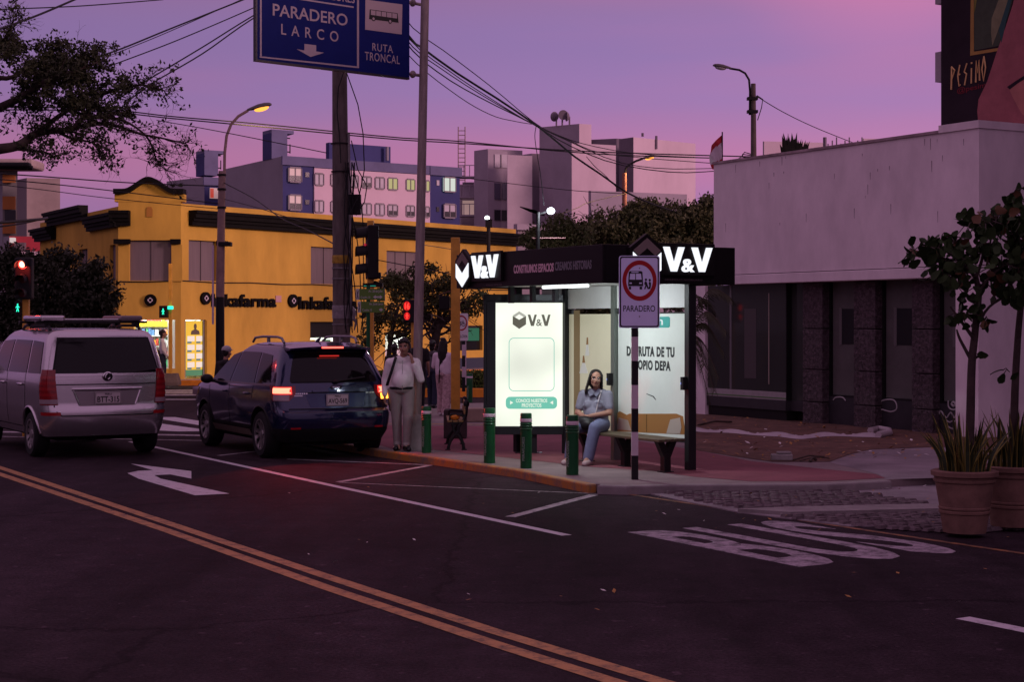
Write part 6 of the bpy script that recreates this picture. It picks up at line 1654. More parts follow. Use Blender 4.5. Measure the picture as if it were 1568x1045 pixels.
for k, (pts, r, lb) in enumerate(((([(560, -40), (627, 56), (645, 72), (700, 112), (760, 150), (816, 188), (848, 213), (880, 240), (920, 267), (960, 295), (1000, 313), (1050, 330)]), .024, 'thickest main cable falling from the blue sign across the concrete towers into the trees'),
                                 (([(570, -45), (627, 37), (690, 85), (755, 135), (816, 186), (850, 205), (900, 222), (980, 236), (1090, 242)]), .010, 'upper thin wire from the blue sign crossing above the concrete towers'),
                                 (([(560, -38), (627, 60), (690, 110), (750, 150), (816, 190), (870, 214), (930, 236), (1090, 250)]), .011, 'second thin wire beside the main cable ending at the white wall corner'),
                                 (([(560, -30), (627, 66), (680, 108), (745, 150), (816, 190), (862, 212), (940, 246), (1010, 258), (1090, 258)]), .011, 'third thin wire curving beneath the main cable past the distant lamp'),
                                 (([(550, -30), (627, 72), (680, 117), (740, 152), (816, 190), (870, 222), (940, 250), (1030, 264), (1095, 262)]), .013, 'lowest sagging wire reaching the corner of the white wall'),
                                 (([(540, -20), (627, 86), (700, 146), (752, 176), (790, 186), (814, 190)]), .010, 'slack outer wire bulging below the main cable near the thin pole'))):
    wire(pts, (30, 44), r, lb)
wire([(821, 193), (819, 210), (823, 240), (828, 270), (833, 315)], (38, 38), .009, 'slack wire dropping from the main cable down to the solar floodlight')
wire([(898, 240), (912, 256), (926, 268), (945, 288)], (40, 42), .009, 'small loop of wire hanging under the main cable before the towers')
wire([(1158, 147), (1200, 172), (1250, 196), (1320, 224)], (41, 50), .012, 'single wire sloping from the unlit street lamp down to the white rooftop')
wire([(690, 270), (780, 281), (880, 292), (960, 297)], (90, 80), .018, 'faint thin wire crossing low in front of the concrete towers')
wire([(856, 329), (885, 318), (902, 310), (960, 296)], (60, 66), .012, 'wire rising from the floodlight over the low flat roof')
# ================================================================== cars
class CarBody:
    """closed shell stacked from level outlines: rows of (z, rear x, front x, half width, rear corner radius, front corner radius)"""
    def __init__(s, rows, bow=.07, taper=.06, xmid=0.0):
        s.rows = rows; s.bow = bow; s.taper = taper; s.xm = xmid
        s.L = max(r[2] for r in rows) - min(r[1] for r in rows)
    def at(s, z):
        R = s.rows
        if z <= R[0][0]: return R[0]
        for a, b in zip(R, R[1:]):
            if z <= b[0]:
                t = (z - a[0]) / (b[0] - a[0] + 1e-9)
                return tuple(a[k] + (b[k] - a[k]) * t for k in range(6))
        return R[-1]
    def tap(s, x, sgn=1):
        u = (x - s.xm) / (s.L / 2)
        return 1 - s.taper * max(0, abs(u)) ** 3
    def rear_x(s, y, z):
        _, xr, xf, w, rr, rf = s.at(z)
        w = w * s.tap(xr + rr)
        x = xr + s.bow * (y / w) ** 2
        d = abs(y) - (w - rr)
        if d > 0: x += rr - math.sqrt(max(0, rr * rr - min(d, rr) ** 2))
        return x
    def front_x(s, y, z):
        _, xr, xf, w, rr, rf = s.at(z)
        w = w * s.tap(xf - rf)
        x = xf - s.bow * (y / w) ** 2
        d = abs(y) - (w - rf)
        if d > 0: x -= rf - math.sqrt(max(0, rf * rf - min(d, rf) ** 2))
        return x
    def side_y(s, x, z):
        _, xr, xf, w, rr, rf = s.at(z)
        wv = w * s.tap(x)
        d = (xr + s.bow + rr) - x
        if d > 0: wv -= rr - math.sqrt(max(0, rr * rr - min(d, rr) ** 2))
        return wv
    def ring(s, z, row=None):
        _, xr, xf, w, rr, rf = row or s.at(z)
        wr, wf = w * s.tap(xr + rr), w * s.tap(xf - rf)
        pts = []
        for k in range(9):
            y = -(wr - rr) + 2 * (wr - rr) * k / 8
            pts.append((xr + s.bow * (y / wr) ** 2, y))
        xb = pts[-1][0]
        for k in range(1, 6):
            a = RD(180 - 90 * k / 6); pts.append((xb + rr + rr * math.cos(a), wr - rr + rr * math.sin(a)))
        xe = xf - s.bow * ((wf - rf) / wf) ** 2
        NS = 22
        side = []
        for k in range(NS + 1):
            x = xb + rr + (xe - rf - xb - rr) * k / NS; side.append((x, w * s.tap(x)))
        pts += side
        for k in range(1, 6):
            a = RD(90 - 90 * k / 6); pts.append((xe - rf + rf * math.cos(a), wf - rf + rf * math.sin(a)))
        for k in range(9):
            y = (wf - rf) - 2 * (wf - rf) * k / 8
            pts.append((xf - s.bow * (y / wf) ** 2, y))
        for k in range(1, 6):
            a = RD(0 - 90 * k / 6); pts.append((xe - rf + rf * math.cos(a), -(wf - rf) + rf * math.sin(a)))
        pts += [(x, -y) for x, y in side[::-1]]
        for k in range(1, 6):
            a = RD(-90 - 90 * k / 6); pts.append((xb + rr + rr * math.cos(a), -(wr - rr) + rr * math.sin(a)))
        return [(x, y, (row or s.at(z))[0] if row else z) for x, y in pts]
    def shell(s, mats, zclad, parent, wells, wr_, track):
        q = PM(); rings = []
        R = s.rows
        for a, b in zip(R, R[1:]):
            n = max(1, int((b[0] - a[0]) / .05))
            for k in range(n): rings.append(s.ring(0, tuple(a[j] + (b[j] - a[j]) * k / n for j in range(6))))
        rings.append(s.ring(0, R[-1]))
        n = len(rings[0]); vs = [p for r in rings for p in r]; fs, mi = [], []
        for i in range(len(rings) - 1):
            zc = (rings[i][0][2] + rings[i + 1][0][2]) / 2
            for k in range(n):
                fs.append((i * n + k, i * n + (k + 1) % n, (i + 1) * n + (k + 1) % n, (i + 1) * n + k)); mi.append(1 if zc < zclad else 0)
        fs.append(tuple(range(n))[::-1]); mi.append(1); fs.append(tuple((len(rings) - 1) * n + k for k in range(n))); mi.append(0)
        q.v = [Vector(p) for p in vs]; q.f = fs; q.mi = mi
        o = q.build('body', mats)
        c = PM()
        for x in wells:
            for sg in (-1, 1):
                y0, y1 = sg * (track / 2 - .32), sg * 1.3
                c.tube([(x, y0, wr_), (x, y1, wr_)], wr_ + .055, 40, 1)
        cut = c.build('cutter', mats)
        md = o.modifiers.new('b', 'BOOLEAN'); md.operation = 'DIFFERENCE'; md.object = cut; md.solver = 'EXACT'; md.use_self = False
        dg = bpy.context.evaluated_depsgraph_get(); dg.update()
        me = bpy.data.meshes.new_from_object(o.evaluated_get(dg))
        o.modifiers.clear(); o.data = me; bpy.data.objects.remove(cut)
        for p in me.polygons: p.use_smooth = True
        me.set_sharp_from_angle(angle=RD(32))
        o.parent = parent
        return o
    # surface patches, lifted a few millimetres off the shell; corners in order bottom-left, bottom-right, top-right, top-left
    def rpatch(s, q, c, off=.006, n=8, m=0, th=.0):
        vs = []
        for j in range(n + 1):
            for i in range(n + 1):
                u, v = i / n, j / n
                y = (c[0][0] * (1 - u) + c[1][0] * u) * (1 - v) + (c[3][0] * (1 - u) + c[2][0] * u) * v
                z = (c[0][1] * (1 - u) + c[1][1] * u) * (1 - v) + (c[3][1] * (1 - u) + c[2][1] * u) * v
                vs.append((s.rear_x(y, z) - off, y, z))
        q.add(vs, [(j * (n + 1) + i, j * (n + 1) + i + 1, (j + 1) * (n + 1) + i + 1, (j + 1) * (n + 1) + i) for j in range(n) for i in range(n)], m)
    def spatch(s, q, c, sg, off=.006, n=8, m=0):
        vs = []
        for j in range(n + 1):
            for i in range(n + 1):
                u, v = i / n, j / n
                x = (c[0][0] * (1 - u) + c[1][0] * u) * (1 - v) + (c[3][0] * (1 - u) + c[2][0] * u) * v
                z = (c[0][1] * (1 - u) + c[1][1] * u) * (1 - v) + (c[3][1] * (1 - u) + c[2][1] * u) * v
                vs.append((x, sg * (s.side_y(x, z) + off), z))
        q.add(vs, [(j * (n + 1) + i, j * (n + 1) + i + 1, (j + 1) * (n + 1) + i + 1, (j + 1) * (n + 1) + i) for j in range(n) for i in range(n)], m)
    def corner_patch(s, q, sg, y0, x1, z0, z1, off=.01, m=0, n=14, shape=None):
        """wraps from the rear (|y| = y0) round the corner to x = x1 on the flank; shape(v) -> (dy, dx) trims by height"""
        vs = []; nz = 10
        for j in range(nz + 1):
            v = j / nz; z = z0 + (z1 - z0) * v
            dy, dx = shape(v) if shape else (0, 0)
            _, xr, xf, w, rr, rf = s.at(z); wr = w * s.tap(xr + rr)
            xb = xr + s.bow * ((wr - rr) / wr) ** 2
            ya, xe = y0 + dy, x1 + dx
            l1 = max(0, wr - rr - ya); l2 = rr * math.pi / 2; l3 = max(0.0, xe - (xb + rr)); LT = l1 + l2 + l3
            for i in range(n + 1):
                d = LT * i / n
                if d < l1:
                    y = ya + d; p = (xr + s.bow * (y / wr) ** 2 - off, y)
                elif d < l1 + l2:
                    a = math.pi - (d - l1) / rr; p = (xb + rr + (rr + off) * math.cos(a), wr - rr + (rr + off) * math.sin(a))
                else:
                    x = xb + rr + d - l1 - l2; p = (x, w * s.tap(x) + off)
                vs.append((p[0], sg * p[1], z))
        q.add(vs, [(j * (n + 1) + i, j * (n + 1) + i + 1, (j + 1) * (n + 1) + i + 1, (j + 1) * (n + 1) + i) for j in range(nz) for i in range(n)], m)

M_TYRE = mat('tyre_rubber', (.012, .012, .013), .8, bump=.2, bscale=60)
M_RIM = mat('alloy_rim', (.42, .40, .40), .28, .85)
M_CARGL = mat('car_glass', (.005, .004, .005), .05, spec=.2)
M_GAP = mat('panel_gap', (.006, .006, .007), .7)
M_CHROME = mat('chrome', (.6, .58, .6), .12, 1.0)
M_REDGL = mat('red_lamp_glass', (.22, .006, .010), .12, coat=.6)
M_CLEARL = mat('clear_lamp_glass', (.30, .22, .24), .15, coat=.5)
M_PLATE = mat('number_plate', (.50, .44, .45), .5)
E_TAIL = glow('tail_lamp_glow', (1.0, .035, .025), 1.7); E_TAILC = glow('tail_lamp_core', (1.0, .22, .13), 3.2); E_AMB = glow('amber_lamp', (1.0, .34, .04), 4.0); E_BRK = glow('brake_bar', (1.0, .07, .05), 5.0)

def wheel(parent, x, y, r, wd, sg, spokes=5):
    w = bpy.data.objects.new('wheel', None); COL.objects.link(w); w.parent = parent; w.location = (x, y, r); w.empty_display_size = .1
    T = Matrix.Rotation(RD(-90) * sg, 4, 'X')        # local z -> outwards
    q = PM(); rim = r * .66
    q.lathe([(rim, -wd * .48), (r * .90, -wd * .5), (r * .985, -wd * .36), (r, -wd * .2), (r, wd * .2), (r * .985, wd * .36), (r * .90, wd * .5), (rim, wd * .48)], 40, 0, T, cap=False)
    q.build('tyre', M_TYRE, w, smooth=35)
    q = PM(); q.lathe([(rim * 1.02, -wd * .45), (rim * 1.02, wd * .47), (rim * .93, wd * .47), (rim * .90, wd * .2), (rim * .3, wd * .1), (.001, wd * .1)], 40, 1, T, cap=False)
    for k in range(spokes):
        for s2 in (-1, 1):
            a = 2 * math.pi * k / spokes + s2 * .14
            a2 = 2 * math.pi * k / spokes + s2 * .26
            vs = []
            for aa, rr_, hw in ((a, rim * .2, .022), (a2, rim * .97, .028)):
                cx, cy = rr_ * math.cos(aa), rr_ * math.sin(aa); nx, ny = -math.sin(aa) * hw, math.cos(aa) * hw
                zt = wd * .40 if rr_ > .1 else wd * .34
                vs += [(cx + nx, cy + ny, zt), (cx - nx, cy - ny, zt), (cx - nx, cy - ny, zt - .05), (cx + nx, cy + ny, zt - .05)]
            q.add(vs, [(0, 1, 5, 4), (1, 2, 6, 5), (2, 3, 7, 6), (3, 0, 4, 7), (4, 5, 6, 7)], 0, T)
    q.lathe([(rim * 1.0, wd * .48), (rim * .92, wd * .48), (rim * .92, wd * .3), (rim * 1.0, wd * .3)], 40, 0, T, cap=False)
    q.lathe([(.06, wd * .2), (.06, wd * .40), (.001, wd * .42)], 16, 0, T, cap=False)
    q.build('rim', [M_RIM, mat('brake_dark', (.02, .02, .022), .6, .3)], w, smooth=35)
    return w
def plate(parent, cb, z, w_, h_, txt, off=.02, y=0):
    x = cb.rear_x(y, z) - off
    q = PM(); q.b2(x - .012, x, y - w_ / 2, y + w_ / 2, z - h_ / 2, z + h_ / 2); p = q.build('number_plate', M_PLATE, parent, bevel=.004)
    fn = lambda a, b, d: (x - .0125 - d, y - a, b)
    q = PM(); q.text(txt, -w_ * .42, z - h_ * .36, w_ * .84, h_ * .50, fn, .002, bold=.02); q.text('PERU', -w_ * .13, z + h_ * .24, w_ * .26, h_ * .16, fn, .002, bold=.02)
    q.build('plate_lettering', mat('plate_black', (.02, .016, .018), .5), p)
    q = PM()
    for a, b, c, d in ((-1, 1, -1, -.93), (-1, 1, .93, 1), (-1, -.96, -.93, .93), (.96, 1, -.93, .93)):
        q.add([fn(a * w_ * .485, z + c * h_ * .47, .001), fn(b * w_ * .485, z + c * h_ * .47, .001), fn(b * w_ * .485, z + d * h_ * .47, .001), fn(a * w_ * .485, z + d * h_ * .47, .001)], [(0, 1, 2, 3)])
    q.build('plate_border', MATS['plate_black'], p)

# ---------------------------------------------------------------- dark blue car
M_NAVY = mat('navy_car_paint', (.013, .018, .062), .16, .5, coat=1.0)
M_CLAD = mat('black_cladding', (.008, .007, .008), .6, spec=.2, bump=.1, bscale=80)
pR, pF = Vector(((405 - CX) / F * (5125 / 209), 5125 / 209, 0)), Vector(((326 - CX) / F * (5125 / 191.5), 5125 / 191.5, 0))
hd = (pF - pR).normalized()
hv = math.atan2(hd.y, hd.x)
lf = Vector((-hd.y, hd.x, 0))
suv = thing('parked_car', 'dark blue estate car with its red and amber tail lights lit, at the kerb', 'car', pR + hd * 1.36 - lf * .83, hv)
suv.scale = (1.03, 1.04, 1.02)
rowsS = [(.24, -2.02, 1.95, .70, .12, .25), (.27, -2.12, 2.05, .80, .14, .30), (.40, -2.20, 2.22, .865, .16, .42), (.52, -2.235, 2.27, .885, .17, .50), (.62, -2.24, 2.29, .895, .17, .52), (.70, -2.225, 2.28, .90, .17, .52),
         (.735, -2.16, 2.26, .90, .16, .50), (.88, -2.13, 2.20, .90, .16, .48), (.97, -2.115, 2.10, .893, .16, .45), (1.015, -2.105, 1.90, .888, .16, .40), (1.05, -2.10, 1.30, .88, .16, .30), (1.08, -2.09, 1.08, .87, .16, .26),
         (1.14, -2.065, .98, .850, .16, .25), (1.30, -1.985, .70, .795, .16, .24), (1.45, -1.905, .40, .738, .16, .23), (1.56, -1.835, .15, .69, .16, .22), (1.625, -1.78, -.05, .655, .16, .2), (1.665, -1.70, -.2, .60, .16, .2), (1.69, -1.55, -.35, .50, .14, .18), (1.702, -1.3, -.5, .30, .10, .12)]
cb = CarBody(rowsS, bow=.09, taper=.07)
WX = (-1.36, 1.28)
body = cb.shell([M_NAVY, M_CLAD], .44, suv, WX, .345, 1.62)
for x in WX:
    for sg in (1, -1): wheel(suv, x, sg * .775, .345, .235, sg)
q = PM(); q.b2(-1.9, 1.9, -.6, .6, .2, .42); q.b2(-1.36 - .09, -1.27, -.62, .62, .27, .36); q.tube([(-1.9, -.45, .27), (-1.4, -.45, .29)], .05, 8); q.build('underbody', M_DARK, suv)
# glass
q = PM(); cb.rpatch(q, [(.72, 1.13), (-.72, 1.13), (-.60, 1.545), (.60, 1.545)], .008, 12); q.build('rear_window', M_CARGL, suv, smooth=60, recalc=False)
q = PM(); cb.rpatch(q, [(.76, 1.115), (-.76, 1.115), (-.62, 1.56), (.62, 1.56)], .004, 12); q.build('window_surround', M_GAP, suv, smooth=60, recalc=False)
for sg in (1, -1):
    for c in ([(-1.05, 1.085), (.0, 1.075), (-.10, 1.545), (-.92, 1.545)], [(.055, 1.075), (.93, 1.09), (.28, 1.49), (-.045, 1.545)], [(-1.68, 1.12), (-1.10, 1.09), (-.98, 1.54), (-1.42, 1.51)]):
        q = PM(); cb.spatch(q, c, sg, .006, 8); q.build('side_window', M_CARGL, suv, smooth=60, recalc=False)
    q = PM(); cb.spatch(q, [(-1.72, 1.065), (.98, 1.055), (.96, 1.08), (-1.70, 1.09)], sg, .007, 10); q.build('window_trim', mat('satin_trim', (.12, .11, .11), .3, .6), suv, recalc=False)
    for xs in ((-.03, .032), (-.965, .02)): pass
    q = PM()
    cb.spatch(q, [(.015, .45), (.03, .45), (.035, 1.05), (.02, 1.05)], sg, .003, 10); cb.spatch(q, [(-1.02, .86), (-1.005, .86), (-1.045, 1.06), (-1.06, 1.06)], sg, .003, 10); cb.spatch(q, [(1.03, .45), (1.045, .45), (1.02, 1.0), (1.005, 1.0)], sg, .003, 10)
    cb.spatch(q, [(-.88, .45), (1.03, .45), (1.03, .462), (-.88, .462)], sg, .003, 14)
    q.build('panel_gap', M_GAP, suv, recalc=False)
    for x in (-.80, .25):
        q = PM(); y = sg * (cb.side_y(x, .93) + .025); q.tube([(x - .10, y - sg * .02, .93), (x - .07, y, .932), (x + .07, y, .932), (x + .10, y - sg * .02, .93)], .016, 8); q.build('door_handle', M_NAVY, suv, smooth=60)
    q = PM(); cb.spatch(q, [(-.92, .30), (.86, .30), (.86, .40), (-.92, .40)], sg, .03, 10); q.build('sill_strip', mat('silver_sill', (.30, .24, .19), .35, .6), suv, recalc=False)
    # wheel arch lips
    for x in WX:
        q = PM(); pts = []
        for k in range(19):
            a = RD(4 + 172 * k / 18); px_ = x + .415 * math.cos(a); pz_ = .345 + .415 * math.sin(a)
            pts.append((px_, sg * (cb.side_y(px_, pz_) - .004), pz_))
        q.tube(pts, .02, 6); q.build('arch_lip', M_CLAD, suv, smooth=60)
    q = PM(); y = sg * .93; q.ell((.80, sg * 1.0, 1.10), (.07, .10, .075), 14, 8); q.tube([(.80, sg * .84, 1.06), (.79, sg * .95, 1.07)], .03, 6); q.build('door_mirror', M_BLACK, suv, smooth=60)
    q = PM(); y = sg * .56; q.tube([(-1.50, y, 1.685), (-1.42, y + sg * .01, 1.755), (-1.25, y + sg * .015, 1.775), (-.6, y + sg * .015, 1.775), (-.25, y + sg * .01, 1.755), (-.12, y, 1.69)], .019, 8); q.box((-.85, y + sg * .01, 1.73), (.07, .03, .08)); q.build('roof_rail', mat('rail_grey', (.2, .19, .2), .35, .6), suv, smooth=50)
    # tail lamps
    q = PM(); cb.corner_patch(q, sg, .60, -1.72, .86, 1.075, .012, shape=lambda v: (.10 * (1 - min(1, v * 2.2)) , -.16 * (1 - v))); tl = q.build('tail_light', M_REDGL, suv, smooth=60, recalc=False)
    q = PM(); cb.corner_patch(q, sg, .655, -1.97, .955, 1.06, .018); q.build('lamp_glow', E_TAIL, tl, smooth=60, recalc=False)
    q = PM(); cb.corner_patch(q, sg, .67, -2.0, 1.03, 1.048, .022); cb.corner_patch(q, sg, .67, -2.0, .968, .984, .022); cb.corner_patch(q, sg, .80, -2.0, .985, 1.03, .022); q.build('lamp_core', E_TAILC, tl, smooth=60, recalc=False)
    q = PM(); cb.corner_patch(q, sg, .70, -1.96, .865, .95, .016); q.build('lower_lens', E_AMB if sg < 0 else M_CLEARL, tl, smooth=60, recalc=False)
    q = PM(); cb.rpatch(q, [(sg * .56, .455), (sg * .80, .455), (sg * .80, .48), (sg * .56, .48)], .008, 4); q.build('reflector', mat('red_reflector', (.4, .01, .02), .25), suv, recalc=False)
    q = PM(); cb.spatch(q, [(1.72, .80), (2.02, .80), (2.0, .93), (1.60, .95)], sg, .01, 6); q.build('headlight', M_CLEARL, suv, recalc=False)
for sg in (1, -1):
    tw = lamp_light('tail_lamp_light', (-2.32, sg * .72, .98), (1.0, .05, .05), 60 if sg > 0 else 25, .08, spot=95)
    tw.rotation_euler = (0, RD(62), 0); tw.parent = suv
# spoiler, lamps, badge, wiper
q = PM(); ys = [-.63 + 1.26 * k / 12 for k in range(13)]; vs = []
for y in ys:
    b = .07 * (y / .63) ** 2
    vs += [(-1.62 + b, y, 1.692 - .05 * (y / .63) ** 4), (-1.97 + b, y * .98, 1.642 - .03 * (y / .63) ** 2), (-1.96 + b, y * .98, 1.612 - .03 * (y / .63) ** 2), (-1.78 + b, y, 1.565)]
q.add(vs, [(4 * i + k, 4 * i + (k + 1) % 4, 4 * i + 4 + (k + 1) % 4, 4 * i + 4 + k) for i in range(12) for k in range(4)] + [(0, 1, 2, 3), (48, 49, 50, 51)]); sp = q.build('spoiler', M_NAVY, suv, smooth=40)
q = PM(); q.b2(-1.985, -1.955, -.16, .16, 1.612, 1.634); q.build('brake_light', E_BRK, sp)
q = PM(); q.box((cb.rear_x(0, 1.50) - .012, .02, 1.50), (.006, .30, .018), tilt=0); q.build('brake_reflection', mat('brake_glass', (.2, .01, .01), .1, emit=(1, .05, .04), estr=.5), suv)  # glowing strip stands in for the brake light mirrored in the glass
q = PM(); x = cb.rear_x(0, 1.12); q.tube([(x - .03, -.02, 1.135), (x - .005 , -.45, 1.19)], .014, 6); q.ell((x - .02, .0, 1.13), (.03, .05, .03), 10, 6); q.build('rear_wiper', M_BLACK, suv)
q = PM(); cb.rpatch(q, [(.36, .985), (-.36, .985), (-.36, 1.015), (.36, 1.015)], .022, 6); q.build('grip_strip', M_NAVY, suv, recalc=False)
q = PM(); cb.rpatch(q, [(.40, .765), (-.40, .765), (-.46, .965), (.46, .965)], .003, 6); q.build('plate_recess', mat('navy_recess', (.018, .026, .08), .3, .4, coat=.5), suv, recalc=False)
q = PM(); cb.rpatch(q, [(.84, .735), (-.84, .735), (-.84, .75), (.84, .75)], .006, 12); cb.rpatch(q, [(.46, .966), (-.46, .966), (-.46, .98), (.46, .98)], .006, 6); q.build('tailgate_gap', M_GAP, suv, recalc=False)
plate(suv, cb, .865, .34, .17, 'AVQ-569', .02, -.0)
q = PM(); xb_ = cb.rear_x(0, 1.045); 
vs = []; n = 20
for k in range(n):
    a = 2 * math.pi * k / n
    for r_ in (1, .8): vs.append((xb_ - .012, .085 * r_ * math.cos(a), 1.05 + .042 * r_ * math.sin(a)))
q.add(vs, [(2 * k, 2 * k + 1, (2 * k + 3) % (2 * n), (2 * k + 2) % (2 * n)) for k in range(n)]); q.tube([(xb_ - .013, .06, 1.05), (xb_ - .013, -.05, 1.05)], .006, 5); q.tube([(xb_ - .013, .02, 1.035), (xb_ - .013, .02, 1.066)], .006, 5); q.build('badge', M_CHROME, suv)
q = PM()
for y0, y1, z in ((.70, .42, .955), (.62, .50, .925), (-.46, -.68, .955)): 
    for k in range(9):
        a = y0 + (y1 - y0) * k / 9; b = a + (y1 - y0) / 9 * .6
        cb.rpatch(q, [(a, z), (b, z), (b, z + .016), (a, z + .016)], .008, 1)
q.build('badge_letters', M_CHROME, suv, recalc=False)
q = PM(); cb.rpatch(q, [(.86, .695), (-.86, .695), (-.86, .705), (.86, .705)], .012, 14); q.build('bumper_lip', mat('bumper_lip', (.10, .09, .11), .3, .4), suv, recalc=False)
q = PM(); q.tube([(-1.35, 0, 1.70), (-1.42, 0, 1.735), (-1.50, 0, 1.77)], [.03, .02, .008], 7); q.build('fin_antenna', M_NAVY, suv, smooth=50)

# ---------------------------------------------------------------- silver minivan
M_SILV = mat('silver_car_paint', (.50, .465, .49), .25, .85, coat=.6)
hv2 = RD(120.5); hd2 = Vector((math.cos(hv2), math.sin(hv2), 0)); lf2 = Vector((-hd2.y, hd2.x, 0))
pL = Vector(((60 - CX) / F * (5125 / 207), 5125 / 207, 0))
SV = 1.085
van = thing('minivan', 'silver minivan with a roof rack, seen from behind at the left edge', 'van', pL + hd2 * 1.36 * SV - lf2 * .74 * SV, hv2)
van.scale = (SV, SV * 1.06, SV)
rowsV = [(.27, -1.98, 1.9, .70, .12, .25), (.31, -2.08, 2.0, .78, .16, .30), (.42, -2.14, 2.1, .815, .19, .40), (.55, -2.17, 2.18, .835, .20, .45), (.68, -2.165, 2.2, .845, .20, .45), (.72, -2.14, 2.2, .845, .18, .45),
         (.95, -2.13, 2.15, .848, .16, .42), (1.05, -2.125, 2.0, .845, .15, .40), (1.10, -2.12, 1.75, .84, .14, .35), (1.14, -2.115, 1.55, .835, .14, .3), (1.20, -2.105, 1.45, .825, .13, .28), (1.40, -2.05, 1.05, .785, .12, .25),
         (1.58, -1.99, .72, .745, .12, .22), (1.68, -1.945, .50, .71, .12, .2), (1.735, -1.90, .36, .67, .12, .2), (1.765, -1.82, .2, .60, .12, .18), (1.785, -1.65, .05, .45, .10, .12), (1.79, -1.4, -.2, .2, .08, .08)]
vb = CarBody(rowsV, bow=.06, taper=.05)
WV = (-1.36, 1.35)
body = vb.shell([M_SILV, M_CLAD], .33, van, WV, .315, 1.50)
for x in WV:
    for sg in (1, -1): wheel(van, x, sg * .725, .315, .20, sg, 6)
q = PM(); q.b2(-1.85, 1.85, -.58, .58, .24, .45); q.tube([(-1.36, -.62, .315), (-1.36, .62, .315)], .05, 8); q.ell((-1.36, 0, .315), (.12, .12, .12), 12, 8); q.tube([(-1.95, .35, .28), (-1.4, .35, .3)], .045, 8); q.build('underbody', M_DARK, van)
q = PM(); vb.rpatch(q, [(.69, 1.165), (-.69, 1.165), (-.585, 1.645), (.585, 1.645)], .008, 16); q.build('rear_window', M_CARGL, van, smooth=60, recalc=False)
q = PM(); vb.rpatch(q, [(.715, 1.13), (-.715, 1.13), (-.605, 1.665), (.605, 1.665)], .005, 16); q.build('window_surround', M_GAP, van, smooth=60, recalc=False)
q = PM()
for sg in (1, -1): vb.rpatch(q, [(sg * .705, 1.128), (sg * .26, 1.128), (sg * .12, 1.168), (sg * .705, 1.172)], .010, 10)
vb.rpatch(q, [(.262, 1.128), (-.262, 1.128), (-.122, 1.172), (.122, 1.172)], .010, 8)
q.build('tailgate_crest', M_SILV, van, recalc=False)
# seats glimpsed as paler shapes on the inside of the rear glass
for sg in (1, -1):
    for c in ([(-1.86, 1.17), (-1.28, 1.165), (-1.22, 1.62), (-1.72, 1.60)], [(-1.20, 1.165), (-.20, 1.16), (-.26, 1.625), (-1.14, 1.62)], [(-.12, 1.16), (.78, 1.17), (.42, 1.60), (-.18, 1.625)], [(.86, 1.17), (1.36, 1.19), (.80, 1.50), (.52, 1.59)]):
        q = PM(); vb.spatch(q, c, sg, .006, 8); q.build('side_window', M_CARGL, van, smooth=60, recalc=False)
    q = PM(); vb.spatch(q, [(-1.16, .42), (-1.145, .42), (-1.165, 1.16), (-1.18, 1.16)], sg, .003, 12); vb.spatch(q, [(-.16, .42), (-.145, .42), (-.145, 1.16), (-.16, 1.16)], sg, .003, 12); vb.spatch(q, [(.92, .42), (.935, .42), (.85, 1.16), (.835, 1.16)], sg, .003, 12); vb.spatch(q, [(-.95, .40), (.95, .40), (.95, .412), (-.95, .412)], sg, .003, 12); q.build('panel_gap', M_GAP, van, recalc=False)
    for x in (-.95, .05):
        q = PM(); y = sg * (vb.side_y(x, 1.0) + .025); q.tube([(x - .11, y - sg * .02, 1.0), (x - .07, y, 1.003), (x + .07, y, 1.003), (x + .11, y - sg * .02, 1.0)], .018, 8); q.build('door_handle', M_CHROME, van, smooth=60)
    q = PM(); vb.corner_patch(q, sg, .70, -1.94, .745, 1.225, .012, shape=lambda v: (.0 + .03 * v, .05 * math.sin(v * 3.14) - .02 * v)); tl = q.build('tail_light', M_REDGL, van, smooth=60, recalc=False)
    q = PM(); vb.corner_patch(q, sg, .715, -1.97, .76, .82, .016); q.build('lower_lens', M_CLEARL, tl, smooth=60, recalc=False)
    q = PM()
    for k in range(4): vb.corner_patch(q, sg, .72, -1.96, .86 + k * .08, .90 + k * .08, .015)
    q.build('lens_band', mat('deep_red_lens', (.30, .012, .015), .15, coat=.5), tl, smooth=60, recalc=False)
    q = PM(); vb.corner_patch(q, sg, .74, -1.99, .60, .645, .008); q.build('reflector', mat('deep_red_lens', (.30, .012, .015), .15, coat=.5), van, recalc=False)
    for x in WV:
        q = PM(); pts = []
        for k in range(19):
            a = RD(4 + 172 * k / 18); px_ = x + .385 * math.cos(a); pz_ = .315 + .385 * math.sin(a); pts.append((px_, sg * (vb.side_y(px_, pz_) - .004), pz_))
        q.tube(pts, .02, 6); q.build('arch_lip', M_SILV, van, smooth=60)
    q = PM(); q.ell((1.02, sg * .95, 1.2), (.07, .10, .08), 14, 8); q.tube([(1.02, sg * .80, 1.16), (1.02, sg * .9, 1.18)], .03, 6); q.build('door_mirror', M_SILV, van, smooth=60)
    # tailgate shut line down each side
    q = PM(); vb.rpatch(q, [(sg * .675, .66), (sg * .69, .66), (sg * .705, 1.13), (sg * .69, 1.13)], .004, 10); q.build('tailgate_gap', M_GAP, van, recalc=False)
q = PM(); vb.rpatch(q, [(.60, .585), (-.60, .585), (-.60, .60), (.60, .60)], .006, 12); vb.rpatch(q, [(.675, .66), (.66, .66), (.59, .60), (.60, .585)], .006, 4); vb.rpatch(q, [(-.675, .66), (-.66, .66), (-.59, .60), (-.60, .585)], .006, 4); q.build('tailgate_gap', M_GAP, van, recalc=False)
q = PM(); vb.rpatch(q, [(.69, 1.012), (-.69, 1.012), (-.69, 1.026), (.69, 1.026)], .006, 12); q.build('tailgate_crease', M_GAP, van, recalc=False)
